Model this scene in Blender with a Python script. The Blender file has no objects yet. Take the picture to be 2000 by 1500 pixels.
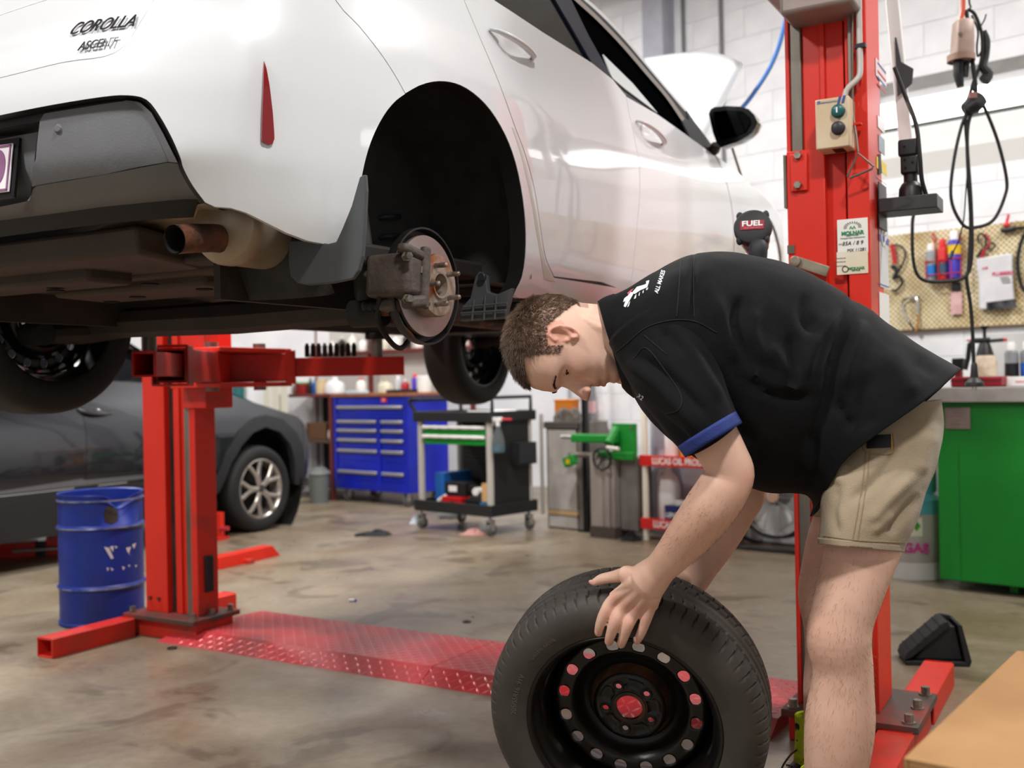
import bpy, bmesh, math, random
import numpy as np
from mathutils import Vector, Matrix, geometry as mgeo
random.seed(7); rng=np.random.default_rng(7)
SC=bpy.context.scene; COL=SC.collection
# ---------- camera: 36.9 mm on 36 mm sensor, 1.09 m above the floor, slight roll ----------
FPX=2050.; HY=750.; ROLL=.02; CAMZ=1.09
CR=np.array([math.cos(ROLL),0,-math.sin(ROLL)]); CU=np.array([math.sin(ROLL),0,math.cos(ROLL)]); CAMP=np.array([0,0,CAMZ])
cam=bpy.data.cameras.new('camera'); camo=bpy.data.objects.new('camera',cam); COL.objects.link(camo)
cam.sensor_width=36; cam.lens=FPX/2000*36; cam.clip_start=.05; cam.clip_end=200
camo.matrix_world=Matrix(((CR[0],CU[0],0,0),(CR[1],CU[1],-1,0),(CR[2],CU[2],0,CAMZ),(0,0,0,1)))
cam.dof.use_dof=True; cam.dof.focus_distance=2.35; cam.dof.aperture_fstop=3.2
SC.camera=camo
# ---------- daylight through the open workshop front ----------
W=bpy.data.worlds.new('daylight'); SC.world=W; W.use_nodes=True
bg=W.node_tree.nodes['Background']; bg.inputs[0].default_value=(.93,.96,1,1); bg.inputs[1].default_value=.5
SC.view_settings.view_transform='Standard'; SC.view_settings.look='None'; SC.view_settings.gamma=1
SC.view_settings.use_curve_mapping=False; SC.view_settings.exposure=-.05
LAMPS=[(.75,.35,4.05,115),(-2.6,.9,4.05,135),(3.2,3.4,4.05,105),(-3.0,4.6,4.05,110),(-.2,5.0,4.05,150),(-.7,8.6,4.05,150),(-4.6,8.2,4.05,110)]
# ---------- pixel helpers: a pixel is a direction; the distance comes from the floor, a plane or a known depth ----------
def ray(x,y): return np.array([0,1.,0])+CR*(x-1000)/FPX+CU*(HY-y)/FPX
def AT(x,y,Y): return CAMP+ray(x,y)*Y
def FLP(x,y,z=0.): d=ray(x,y); return CAMP+d*((z-CAMZ)/d[2])
def PLN(x,y,n,d0): d=ray(x,y); n=np.asarray(n,float); return CAMP+d*((d0-n@CAMP)/(n@d))
def ZAT(y,x,Y): return AT(x,y,Y)[2]
def pxof(p): d=np.asarray(p,float)-CAMP; return 1000+FPX*(d@CR)/d[1],HY-FPX*(d@CU)/d[1]
# ---------- materials ----------
def lin(c):
    if isinstance(c,str): c=[int(c[i:i+2],16)/255 for i in (0,2,4)]
    return tuple((v/12.92 if v<=.04045 else ((v+.055)/1.055)**2.4) for v in c)+(1,)
_mats={}
def M(name,col,rough=.5,metal=0.,col2=None,scale=6.,amt=(.35,.65),bump=0.,bscale=60.,coat=0.,spec=.5,trans=0.,ior=1.45,emit=0.,sss=0.,sheen=0.,detail=6.,stretch=None,rough2=None,alpha=1.):
    if name in _mats: return _mats[name]
    m=bpy.data.materials.new(name); m.use_nodes=True; nt=m.node_tree; b=nt.nodes['Principled BSDF']; I=b.inputs
    I['Base Color'].default_value=lin(col); I['Roughness'].default_value=rough; I['Metallic'].default_value=metal
    I['Coat Weight'].default_value=coat; I['Coat Roughness'].default_value=.04; I['Specular IOR Level'].default_value=spec
    I['Transmission Weight'].default_value=trans; I['IOR'].default_value=ior; I['Sheen Weight'].default_value=sheen; I['Alpha'].default_value=alpha
    if sss: I['Subsurface Weight'].default_value=sss; I['Subsurface Radius'].default_value=(.012,.004,.002); I['Subsurface Scale'].default_value=.6
    if emit: I['Emission Color'].default_value=lin(col); I['Emission Strength'].default_value=emit
    L=nt.links.new
    if col2 is not None or bump:
        tc=nt.nodes.new('ShaderNodeTexCoord'); src=tc.outputs['Object']
        if stretch:
            mp=nt.nodes.new('ShaderNodeMapping'); mp.inputs['Scale'].default_value=stretch; L(src,mp.inputs[0]); src=mp.outputs[0]
    if col2 is not None:
        n=nt.nodes.new('ShaderNodeTexNoise'); n.inputs['Scale'].default_value=scale; n.inputs['Detail'].default_value=detail; L(src,n.inputs['Vector'])
        r=nt.nodes.new('ShaderNodeValToRGB'); r.color_ramp.elements[0].position=amt[0]; r.color_ramp.elements[1].position=amt[1]
        r.color_ramp.elements[0].color=lin(col); r.color_ramp.elements[1].color=lin(col2); L(n.outputs['Fac'],r.inputs[0]); L(r.outputs[0],I['Base Color'])
        if rough2 is not None:
            mr=nt.nodes.new('ShaderNodeMapRange'); mr.inputs[1].default_value=amt[0]; mr.inputs[2].default_value=amt[1]; mr.inputs[3].default_value=rough; mr.inputs[4].default_value=rough2
            L(n.outputs['Fac'],mr.inputs[0]); L(mr.outputs[0],I['Roughness'])
    if bump:
        n2=nt.nodes.new('ShaderNodeTexNoise'); n2.inputs['Scale'].default_value=bscale; n2.inputs['Detail'].default_value=4; L(src,n2.inputs['Vector'])
        bp=nt.nodes.new('ShaderNodeBump'); bp.inputs['Strength'].default_value=bump; bp.inputs['Distance'].default_value=.01; L(n2.outputs['Fac'],bp.inputs['Height']); L(bp.outputs[0],I['Normal'])
    _mats[name]=m; return m
# ---------- mesh building ----------
def rotm(rx=0,ry=0,rz=0): return np.array(Matrix.Rotation(rz,3,'Z')@Matrix.Rotation(ry,3,'Y')@Matrix.Rotation(rx,3,'X'))
def frame(zax,xhint=(1,0,0)):
    z=np.asarray(zax,float); z=z/np.linalg.norm(z); x=np.asarray(xhint,float); x=x-z*(x@z)
    if np.linalg.norm(x)<1e-4: x=np.array([0,1.,0]); x=x-z*(x@z)
    x/=np.linalg.norm(x); return np.stack([x,np.cross(z,x),z],1)
class B:
    def __init__(s): s.v=[]; s.f=[]
    def add(s,v,f):
        o=len(s.v); s.v+= [tuple(map(float,p)) for p in v]; s.f+=[tuple(i+o for i in q) for q in f]; return s
    def box(s,size,c=(0,0,0),R=None,taper=1.):
        a,b,h=[k/2 for k in size]; V=np.array([(x*(taper if z>0 else 1),y*(taper if z>0 else 1),z) for z in(-h,h) for x,y in((-a,-b),(a,-b),(a,b),(-a,b))])
        if R is not None: V=V@np.asarray(R).T
        return s.add(V+np.asarray(c,float),[(3,2,1,0),(4,5,6,7),(0,1,5,4),(1,2,6,5),(2,3,7,6),(3,0,4,7)])
    def cyl(s,p0,p1,r0,r1=None,n=20,caps=True):
        r1=r0 if r1 is None else r1; p0=np.asarray(p0,float); p1=np.asarray(p1,float); Fm=frame(p1-p0)
        a=np.arange(n)*2*math.pi/n; c=np.stack([np.cos(a),np.sin(a),0*a],1)@Fm.T
        V=np.concatenate([p0+c*r0,p1+c*r1]); f=[(i,(i+1)%n,n+(i+1)%n,n+i) for i in range(n)]
        if caps: f+=[tuple(range(n))[::-1],tuple(range(n,2*n))]
        return s.add(V,f)
    def tube(s,pts,r,n=8,closed=False,caps=True,flat=1.):
        P=np.asarray(pts,float); m=len(P); r=np.broadcast_to(np.asarray(r,float),(m,)); V=[]; prev=None
        for i in range(m):
            t=(P[(i+1)%m]-P[i-1]) if closed else P[min(i+1,m-1)]-P[max(i-1,0)]
            t=t/(np.linalg.norm(t)+1e-12)
            x=np.array([1.,0,0]) if prev is None else prev
            if prev is None and abs(t@x)>.9: x=np.array([0,0,1.])
            x=x-t*(x@t); x/=np.linalg.norm(x)+1e-12; prev=x; y=np.cross(t,x)
            for k in range(n):
                a=2*math.pi*k/n; V.append(P[i]+r[i]*(math.cos(a)*x+math.sin(a)*y*flat))
        mm=m if closed else m-1
        f=[(i*n+k,i*n+(k+1)%n,((i+1)%m)*n+(k+1)%n,((i+1)%m)*n+k) for i in range(mm) for k in range(n)]
        if caps and not closed: f+=[tuple(range(n))[::-1],tuple(range((m-1)*n,m*n))]
        return s.add(V,f)
    def lathe(s,prof,o=(0,0,0),Fm=None,n=32,a0=0.,a1=2*math.pi,close=False):
        """prof: (r,h) rows revolved about the z column of frame Fm"""
        Fm=np.eye(3) if Fm is None else Fm; full=abs(a1-a0-2*math.pi)<1e-6; na=n if full else n+1
        V=[]
        for i in range(na):
            a=a0+(a1-a0)*i/n
            for r,h in prof: V.append(np.asarray(o,float)+Fm@np.array([r*math.cos(a),r*math.sin(a),h]))
        k=len(prof); f=[]; kk=k if close else k-1
        for i in range(n if full else na-1):
            j=(i+1)%na
            for q in range(kk): f.append((i*k+q,j*k+q,j*k+(q+1)%k,i*k+(q+1)%k))
        return s.add(V,f)
    def prism(s,poly,h,o=(0,0,0),Fm=None):
        Fm=np.eye(3) if Fm is None else Fm; n=len(poly); o=np.asarray(o,float)
        V=[o+Fm@np.array([p[0],p[1],0]) for p in poly]+[o+Fm@np.array([p[0],p[1],h]) for p in poly]
        return s.add(V,[tuple(range(n))[::-1],tuple(range(n,2*n))]+[(i,(i+1)%n,n+(i+1)%n,n+i) for i in range(n)])
    def loft(s,rings,caps=True,closed=True):
        n=len(rings[0]); V=[p for r in rings for p in r]; f=[]; nn=n if closed else n-1
        for i in range(len(rings)-1):
            for k in range(nn): f.append((i*n+k,i*n+(k+1)%n,(i+1)*n+(k+1)%n,(i+1)*n+k))
        if caps and closed: f+=[tuple(range(n))[::-1],tuple(range((len(rings)-1)*n,len(rings)*n))]
        return s.add(V,f)
    def sph(s,c,r,n=16,m=10,R=None):
        r=np.broadcast_to(np.asarray(r,float),(3,)); V=[]; 
        for i in range(m+1):
            t=math.pi*i/m
            for k in range(n):
                a=2*math.pi*k/n; V.append(np.array([math.sin(t)*math.cos(a),math.sin(t)*math.sin(a),math.cos(t)])*r)
        V=np.array(V); V=V if R is None else V@np.asarray(R).T
        return s.add(V+np.asarray(c,float),[(i*n+k,(i+1)*n+k,(i+1)*n+(k+1)%n,i*n+(k+1)%n) for i in range(m) for k in range(n)])
    def mesh(s,name,smooth=True,ang=35):
        me=bpy.data.meshes.new(name); me.from_pydata(s.v,[],s.f); me.validate()
        bm=bmesh.new(); bm.from_mesh(me); bmesh.ops.remove_doubles(bm,verts=bm.verts,dist=1e-6); bmesh.ops.recalc_face_normals(bm,faces=bm.faces); bm.to_mesh(me); bm.free()
        if smooth: me.shade_smooth(); me.set_sharp_from_angle(angle=math.radians(ang))
        return me
    def obj(s,name,mat,parent=None,smooth=True,ang=35,bevel=0.,seg=2,label=None):
        o=link(name,s.mesh(name,smooth,ang),mat,parent)
        if bevel:
            b=o.modifiers.new('bevel','BEVEL'); b.width=bevel; b.segments=seg; b.limit_method='ANGLE'; b.angle_limit=math.radians(40)
        if label: o['label']=label
        return o
def link(name,me,mat,parent=None):
    if mat is not None and len(me.materials)==0: me.materials.append(mat)
    o=bpy.data.objects.new(name,me); COL.objects.link(o); o.parent=parent; return o
def thing(name,label,cat,loc=(0,0,0),rz=0.,group=None,rot=None):
    o=bpy.data.objects.new(name,None); COL.objects.link(o); o.location=tuple(map(float,loc)); o.rotation_euler=rot or (0,0,rz); o.empty_display_size=.1
    o['label']=label; o['category']=cat
    if group: o['group']=group
    return o
def tag(o,label,cat,group=None):
    o['label']=label; o['category']=cat
    if group: o['group']=group
    return o
def struct(o): o['kind']='structure'; return o
def copytree(o,parent=None):
    c=o.copy(); COL.objects.link(c); c.parent=parent
    for k in o.children: copytree(k,c)
    return c
def text(name,s,size,mat,parent,loc,Fm=None,depth=.0006,align='CENTER',shear=0.,bold=0.,sx=1.,label=None):
    cu=bpy.data.curves.new(name,'FONT'); cu.body=s; cu.size=size; cu.extrude=depth; cu.align_x=align; cu.align_y='CENTER'; cu.shear=shear; cu.offset=bold
    t=bpy.data.objects.new(name,cu); COL.objects.link(t); dg=bpy.context.evaluated_depsgraph_get()
    me=bpy.data.meshes.new_from_object(t.evaluated_get(dg)); bpy.data.objects.remove(t); bpy.data.curves.remove(cu)
    Fm=np.eye(3) if Fm is None else np.asarray(Fm); A=np.array([v.co for v in me.vertices]) if len(me.vertices) else np.zeros((0,3))
    if len(A): A[:,0]*=sx; A=A@Fm.T+np.asarray(loc,float); me.vertices.foreach_set('co',A.ravel()); me.update()
    me.name=name; o=link(name,me,mat,parent)
    if label: o['label']=label
    return o
def cdt(poly,step,holes=()):
    """triangulate a 2D outline with an even interior grid"""
    def dens(Q):
        out=[]
        for i in range(len(Q)):
            a=np.asarray(Q[i]);b=np.asarray(Q[(i+1)%len(Q)]); n=max(1,int(np.linalg.norm(b-a)/step))
            out+=[a+(b-a)*k/n for k in range(n)]
        return out
    Q=dens(poly); nb=len(Q); pts=[Vector(q) for q in Q]; faces=[list(range(nb))]
    A=np.array(Q); lo=A.min(0); hi=A.max(0)
    def inside(p,Qp):
        x,y=p; c=False; n=len(Qp); j=n-1
        for i in range(n):
            if (Qp[i][1]>y)!=(Qp[j][1]>y) and x<(Qp[j][0]-Qp[i][0])*(y-Qp[i][1])/(Qp[j][1]-Qp[i][1])+Qp[i][0]: c=not c
            j=i
        return c
    g=[]
    for i,xx in enumerate(np.arange(lo[0]+step/2,hi[0],step)):
        for yy in np.arange(lo[1]+(step/2 if i%2 else step),hi[1],step):
            if inside((xx,yy),Q) and ((A-[xx,yy])**2).sum(1).min()>(step*.45)**2: g.append((xx,yy))
    pts+=[Vector(p) for p in g]
    r=mgeo.delaunay_2d_cdt(pts,[],faces,1,1e-7)
    return np.array([tuple(v) for v in r[0]]),[tuple(f) for f in r[2]]
def spl(P,n=8,closed=False):
    P=[np.asarray(p,float) for p in P]
    if closed: Q=catmull([P[-1]]+P+[P[0],P[1]],n); return Q[n:-n-1]
    return catmull(P,n)
# ---------- car body surface: plan curve swept with a height profile ----------
CAR_TH=math.radians(29.9); CAR_O=np.array([-.870,3.008,1.154])
CF=np.array([math.sin(CAR_TH),math.cos(CAR_TH),0.]); CL=np.array([-math.cos(CAR_TH),math.sin(CAR_TH),0.])
def c2w(p): p=np.asarray(p,float); return CAR_O+p[0]*CF+p[1]*CL+np.array([0,0,p[2]])
def w2c(p): d=np.asarray(p,float)-CAR_O; return np.array([d@CF,d@CL,d[2]])
def catmull(P,n=16):
    P=[np.asarray(p,float) for p in P]; P=[2*P[0]-P[1]]+P+[2*P[-1]-P[-2]]; out=[]
    for i in range(1,len(P)-2):
        for k in range(n):
            t=k/n; a,b,c,d=P[i-1:i+3]
            out.append(.5*((2*b)+(c-a)*t+(2*a-5*b+4*c-d)*t*t+(3*b-a-3*c+d)*t**3))
    out.append(P[-2]); return np.array(out)
_half=[(-.800,0),(-.795,.25),(-.775,.45),(-.735,.6),(-.66,.72),(-.54,.805),(-.38,.85),(-.15,.872),(.3,.882),(1.0,.885),(1.8,.885),(2.4,.88),(2.9,.86),(3.2,.80),(3.4,.66),(3.48,.4),(3.5,0)]
PLAN=catmull([(x,-w) for x,w in _half[1:5]][::-1]+_half)
_i0=int(np.argmin(np.abs(PLAN[:,1])+(PLAN[:,0]>0)*9))
_seg=np.linalg.norm(np.diff(PLAN,axis=0),axis=1); PU=np.concatenate([[0],np.cumsum(_seg)]); PU-=PU[_i0]
_T=np.gradient(PLAN,axis=0); _T/=np.linalg.norm(_T,axis=1)[:,None]; PN=np.stack([-_T[:,1],_T[:,0]],1)   # outward normal (x,w)
OS=np.array([(0,.2),(.15,.10),(.20,.06),(.28,.025),(.40,.008),(.55,0),(.70,.004),(.80,.02),(.90,.045),(.96,.06),(1.1,.12),(1.25,.20),(1.38,.29),(1.44,.42),(1.47,.6)])
OR=np.array([(0,.2),(.15,.15),(.20,.115),(.28,.070),(.36,.030),(.405,.003),(.45,0),(.55,0),(.62,.015),(.66,.03),(.70,.06),(.85,.09),(1.0,.13),(1.2,.25),(1.4,.45),(1.47,.6)])
def _gs(a,sig):
    k=np.arange(-int(3*sig),int(3*sig)+1); w=np.exp(-.5*(k/sig)**2); w/=w.sum(); return np.convolve(np.pad(a,len(k)//2,mode='edge'),w,'valid')
_ZZ=np.linspace(0,1.5,1501); OSs=_gs(np.interp(_ZZ,OS[:,0],OS[:,1]),22); ORs=_gs(np.interp(_ZZ,OR[:,0],OR[:,1]),9)
_UU=np.arange(PU[0],PU[-1],.002); PLANs=np.stack([_gs(np.interp(_UU,PU,PLAN[:,k]),26) for k in (0,1)],1)
_T=np.gradient(PLANs,axis=0); _T/=np.linalg.norm(_T,axis=1)[:,None]; PN=np.stack([_gs(-_T[:,1],20),_gs(_T[:,0],20)],1); PU,PLAN=_UU,PLANs
def _sm(T,z): return np.interp(z,_ZZ,OSs if T is OS else ORs)
def surf(u,z,off=0.):
    u=np.asarray(u,float); z=np.asarray(z,float)
    x=np.interp(u,PU,PLAN[:,0]); w=np.interp(u,PU,PLAN[:,1]); nx=np.interp(u,PU,PN[:,0]); nw=np.interp(u,PU,PN[:,1])
    ws=nw*nw; o=_sm(OR,z)*(1-ws)+_sm(OS,z)*ws+off
    return np.stack([x-nx*o,-(w-nw*o),z+0*u],-1)
_gu,_gz=np.meshgrid(np.linspace(PU[0],PU[-1]-.3,260),np.linspace(.1,1.46,90),indexing='ij')
def _pxs(Pc):
    d=CAR_O+Pc[...,0:1]*CF+Pc[...,1:2]*CL+Pc[...,2:3]*np.array([0,0,1.])-CAMP
    return np.stack([1000+FPX*(d@CR)/d[...,1],HY-FPX*(d@CU)/d[...,1]],-1)
_gpx=_pxs(surf(_gu,_gz))
def hit(x,y,off=0.,side=None):
    """pixel -> (u,z) on the body surface"""
    q=np.array([x,y],float); dd=((_gpx-q)**2).sum(-1)
    if side=='s': dd=np.where((_gu<.75)|(_gu>4.25),1e12,dd)
    i=np.unravel_index(np.argmin(dd),dd.shape); p=np.array([_gu[i],_gz[i]])
    for _ in range(14):
        f=lambda p:_pxs(surf(p[0],p[1],off))
        r=f(p)-q; e=1e-4
        if abs(r).max()<.02: break
        J=np.stack([(f(p+[e,0])-f(p-[e,0]))/(2*e),(f(p+[0,e])-f(p-[0,e]))/(2*e)],1)
        s=np.linalg.lstsq(J,r,rcond=1e-6)[0]; n=np.linalg.norm(s); p=p-s*min(1,.08/(n+1e-9))
    return p
# ---------- room ----------
def floor_mat():
    m=bpy.data.materials.new('stained_concrete'); m.use_nodes=True; nt=m.node_tree; b=nt.nodes['Principled BSDF']; L=nt.links.new
    tc=nt.nodes.new('ShaderNodeTexCoord').outputs['Object']
    def noise(s,d=6,dist=0.):
        n=nt.nodes.new('ShaderNodeTexNoise'); n.inputs['Scale'].default_value=s; n.inputs['Detail'].default_value=d; n.inputs['Distortion'].default_value=dist; L(tc,n.inputs['Vector']); return n.outputs['Fac']
    def ramp(f,stops):
        r=nt.nodes.new('ShaderNodeValToRGB'); e=r.color_ramp.elements
        while len(e)<len(stops): e.new(.5)
        for k,(p,c) in zip(e,stops): k.position=p; k.color=lin(c)
        L(f,r.inputs[0]); return r.outputs[0]
    def mix(f,a,c,t='MIX'):
        x=nt.nodes.new('ShaderNodeMix'); x.data_type='RGBA'; x.blend_type=t
        if isinstance(f,float): x.inputs[0].default_value=f
        else: L(f,x.inputs[0])
        L(a,x.inputs[6]); L(c,x.inputs[7]); return x.outputs[2]
    base=ramp(noise(.55,5,.6),[(.3,'7f7362'),(.5,'8b7b65'),(.7,'918574')])
    fine=ramp(noise(24,8),[(.3,'776b5b'),(.7,'9b8f7f')])
    c=mix(.38,base,fine)
    warm=ramp(noise(1.3,4,1.2),[(.45,'ffffff'),(.68,'c9b394')])
    c=mix(.6,c,warm,'MULTIPLY')
    oil=ramp(noise(1.9,9,1.6),[(.57,'ffffff'),(.62,'9c938a'),(.75,'7d746b')])
    c=mix(.5,c,oil,'MULTIPLY')
    spk=ramp(noise(95,3),[(.70,'ffffff'),(.74,'6d655e')]); c=mix(.7,c,spk,'MULTIPLY')
    L(c,b.inputs['Base Color'])
    rr=nt.nodes.new('ShaderNodeMapRange'); rr.inputs[1].default_value=.3; rr.inputs[2].default_value=.7; rr.inputs[3].default_value=.26; rr.inputs[4].default_value=.5; L(noise(2.2,7,.8),rr.inputs[0]); L(rr.outputs[0],b.inputs['Roughness'])
    bp=nt.nodes.new('ShaderNodeBump'); bp.inputs['Strength'].default_value=.12; bp.inputs['Distance'].default_value=.004; L(noise(40,6),bp.inputs['Height']); L(bp.outputs[0],b.inputs['Normal'])
    return m
WHITE=M('white_wall_paint','eeeef0',.6,col2='e2e2e6',scale=3,bump=.12,bscale=90)
BLOCKP=M('white_painted_block','f1f1f3',.55,col2='e6e7ea',scale=5,bump=.22,bscale=70)
B().box((18,22,.1),(0,5,-.05)).obj('floor',floor_mat(),smooth=False); struct(bpy.data.objects['floor'])
# the side wall: n.P = WD
WN=np.array([.670,.742,0.]); WN/=np.linalg.norm(WN); WT=np.array([-WN[1],WN[0],0.]); WD=6.35     # WT runs to the left, away from the camera
def WALLP(x,y,d=0.): return PLN(x,y,WN,WD-d)
WANG=math.atan2(-WT[1],-WT[0]) # local x axis runs right (towards the camera)
WRX=-WT; WEND=PLN(1148,740,WN,WD); s0=WEND@WRX
def WP(s,z,d=0.): return WN*(WD-d)+WRX*s+np.array([0,0,z])     # s along the wall, d out of the wall
def wframe(): return np.stack([WRX,np.array([0,0,1.]),-WN],1)   # x right, y up, z out of the wall
WF=wframe()
# window slot heights
_w1=WALLP(1885,128+14); _w2=WALLP(1885,232); WZ1=_w1[2]; WZ0=_w2[2]; WS0=WALLP(1700,170)@WRX; WS1=s0+8.2
RH=4.25
wall=B()
L_=8.6; T=.2
def wbox(b,sa,sb,za,zb,d0,d1): # box on wall coords, d out of wall
    c=WP((sa+sb)/2,(za+zb)/2,(d0+d1)/2); return b.box((sb-sa,zb-za,d1-d0),c,WF)
wbox(wall,s0,s0+L_,0,WZ0,-T,0); wbox(wall,s0,s0+L_,WZ1,RH,-T,0); wbox(wall,s0,WS0,WZ0,WZ1,-T,0)
wr=struct(wall.obj('wall_right',WHITE,smooth=False))
# painted blocks standing proud of their joints
def blocks():
    H=.2; Lb=.4; g=.003; me=B().box((Lb-g,H-g,.012)).mesh('block',False)
    cache={}
    r=0; z=0.
    while z<RH-.02:
        zt=min(z+H,RH)
        s=s0-(Lb/2 if r%2 else 0)
        while s<s0+L_:
            a=max(s,s0); e=min(s+Lb,s0+L_)
            for (za,zb) in ([(z,zt)] if (zt<=WZ0+.001 or z>=WZ1-.001 or e<=WS0) else [(z,min(zt,WZ0)),(max(z,WZ1),zt)]):
                if zb-za<.03 or e-a<.03: continue
                p=WP((a+e)/2,(za+zb)/2,.001); u,v=pxof(p)
                if not(1080<u<2150 and -120<v<1250): continue
                k=(round(e-a,3),round(zb-za,3))
                if k not in cache: cache[k]=B().box((k[0]-g,k[1]-g,.008)).mesh('block',False)
                o=link('block',cache[k],BLOCKP,wr); o.matrix_world=Matrix(np.vstack([np.hstack([WF,np.asarray(p)[:,None]]),[0,0,0,1]]).tolist())
                b=o.modifiers.new('bevel','BEVEL'); b.width=.002; b.segments=1
            s+=Lb
        z+=H; r+=1
blocks()
GREYF=M('grey_steel_frame','8d8a88',.5,col2='7a7674'); 
win=thing('window_1','narrow horizontal clerestory window strip with grey header high in the white block wall','window',WP((WS0+WS1)/2,WZ0)); win['kind']='structure'
wl=np.array(win.location)
def wpart(name,sa,sb,za,zb,d0,d1,mat,parent=None,base=None,bev=.0):
    b=B(); c=WP((sa+sb)/2,(za+zb)/2,(d0+d1)/2)-(wl if base is None else base); b.box((sb-sa,zb-za,d1-d0),c,WF); return b.obj(name,mat,parent or win,smooth=False,bevel=bev)
wpart('header',WS0,WS1,WZ1-.06,WZ1+.02,-.12,.05,GREYF)
wpart('window_frame',WS0,WS1,WZ0,WZ0+.03,-.14,-.02,M('dark_frame','4a4b46',.5))
wpart('pane',WS0,WS1,WZ0+.02,WZ1-.05,-.16,-.152,M('frosted_daylight_pane','ffffff',.4,emit=4.5))
sl=B(); sa=[WP(WS0,WZ0,.0)-wl,WP(WS1,WZ0,.0)-wl,WP(WS1,WZ0-.02,.05)-wl,WP(WS0,WZ0-.02,.05)-wl,WP(WS0,WZ0-.17,.05)-wl,WP(WS1,WZ0-.17,.05)-wl,WP(WS1,WZ0-.30,0)-wl,WP(WS0,WZ0-.30,0)-wl]
sl.add(sa,[(0,1,2,3),(3,2,5,4),(4,5,6,7),(0,3,4,7),(1,6,5,2),(0,7,6,1)]).obj('window_sill',M('sill_paint','e9e9e6',.5),win,smooth=False)
# concrete pier, its bracket and two surface conduits on the wall
p1=WALLP(1278,50)@WRX; p2=WALLP(1318,50)@WRX
pier=B(); wbox(pier,p1,p2,0,RH,0,.16); struct(pier.obj('trim_1',M('grey_pier_paint','b9bac6',.6,col2='aaabb8'),smooth=False,bevel=.006))
for k,(x,n) in enumerate(((1338,'trim_2'),(1412,'trim_3'))):
    s=WALLP(x,50)@WRX; b=B(); b.cyl(WP(s,1.0,.03),WP(s,RH,.03),.012,n=10)
    for z in (1.4,2.3,3.2,4.0): b.box((.06,.02,.03),WP(s,z,.015),WF)
    struct(b.obj(n,M('conduit_paint','8b8fa6' if k else '77757a',.4)))
# back wall of the store bay, left wall, ceiling
bw=B(); YB=11.1; bw.box((9.2,.2,RH),(-4.02,YB+.1,RH/2)); struct(bw.obj('wall_back',WHITE,smooth=False))
rt=B(); rt.box((.2,3.3,RH),(.72,9.72,RH/2)); struct(rt.obj('wall_return',WHITE,smooth=False))
lw=B(); lw.box((.2,12.6,RH),(-8.6,5.0,RH/2)); struct(lw.obj('wall_left',WHITE,smooth=False))
ce=B(); ce.box((18,16,.12),(0,3.6,RH+.06)); struct(ce.obj('ceiling',M('ceiling_sheet','e4e3df',.6,col2='d8d6d0',scale=4),smooth=False))
# steel beam under the ceiling along the wall
bm_=B(); bq=PLN(1190,6,WN,WD-.25); 
for dz,wd,hh in ((0,.16,.02),(.16,.02,.3),(.31,.16,.02)): bm_.box((6.,wd,hh),WN*(WD-.55)+WRX*(s0-1.2)+np.array([0,0,3.93+dz]),np.stack([WRX,WN,[0,0,1]],1))
struct(bm_.obj('trim_4',M('beam_paint','cfccc6',.5,col2='a9a29a'),smooth=False))
# ---------- high-bay lamps ----------
def highbay(x,y,z,pw):
    t=thing('high_bay_lamp','round grey high bay lamp with bright lens hanging from the ceiling','lamp',(x,y,z),group='high bay lamps under the ceiling')
    B().lathe([(.04,.19),(.09,.17),(.11,.10),(.24,.0),(.25,-.01),(.235,0),(.10,.09),(.0,.09)],n=32).obj('reflector',M('lamp_housing','7d8084',.35,metal=.6),t)
    B().lathe([(0,.012),(.20,.012),(.20,.004),(0,.0)],n=32).obj('lens',M('lamp_lens','fff6e8',.3,emit=14),t)
    B().cyl((0,0,.18),(0,0,RH-z),.012,n=8).obj('stem',M('lamp_housing','7d8084'),t)
    ld=bpy.data.lights.new('high_bay_light','AREA'); ld.shape='DISK'; ld.size=.42; ld.energy=pw; ld.color=(1,.985,.965)
    lo=bpy.data.objects.new('high_bay_light',ld); COL.objects.link(lo); lo.parent=t; lo.location=(0,0,-.02)
for a in LAMPS: highbay(*a)
# ---------- two-post lift: red columns either side of the raised car ----------
LX=-CL; LY=CF       # LX runs from the left column to the right one, LY away from the camera
LFR=np.stack([LX,LY,[0,0,1.]],1); LRZ=math.atan2(LX[1],LX[0])
RED=M('red_lift_paint','e0301c',.38,col2='cf2414',scale=3,amt=(.3,.8),bump=.05,bscale=25)
REDW=M('worn_red_paint','d42a1b',.45,col2='8e3a2c',scale=5,amt=(.5,.78),bump=.1,bscale=40)
DARKIN=M('dark_channel','2a1f1d',.6,col2='45302c')
STEELG=M('greasy_steel','8f8a80',.4,metal=.55,col2='5d554b',scale=9,stretch=(1,1,.15))
BOLT=M('zinc_bolt','a39d92',.38,metal=.8,col2='6f675c',scale=40)
BLACKP=M('black_plastic','1b1b1d',.45); BLACKR=M('black_rubber','161616',.65,bump=.1,bscale=80)
def la(x,y,K,z=None): # px -> distance along LX from K on the rear plane of a column
    p=PLN(x,y,LY,LY@K); return (p-K)@LX
KL=FLP(286,1192,.10); KR=FLP(1718,1394,.10)
HCOL=2.72
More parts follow.
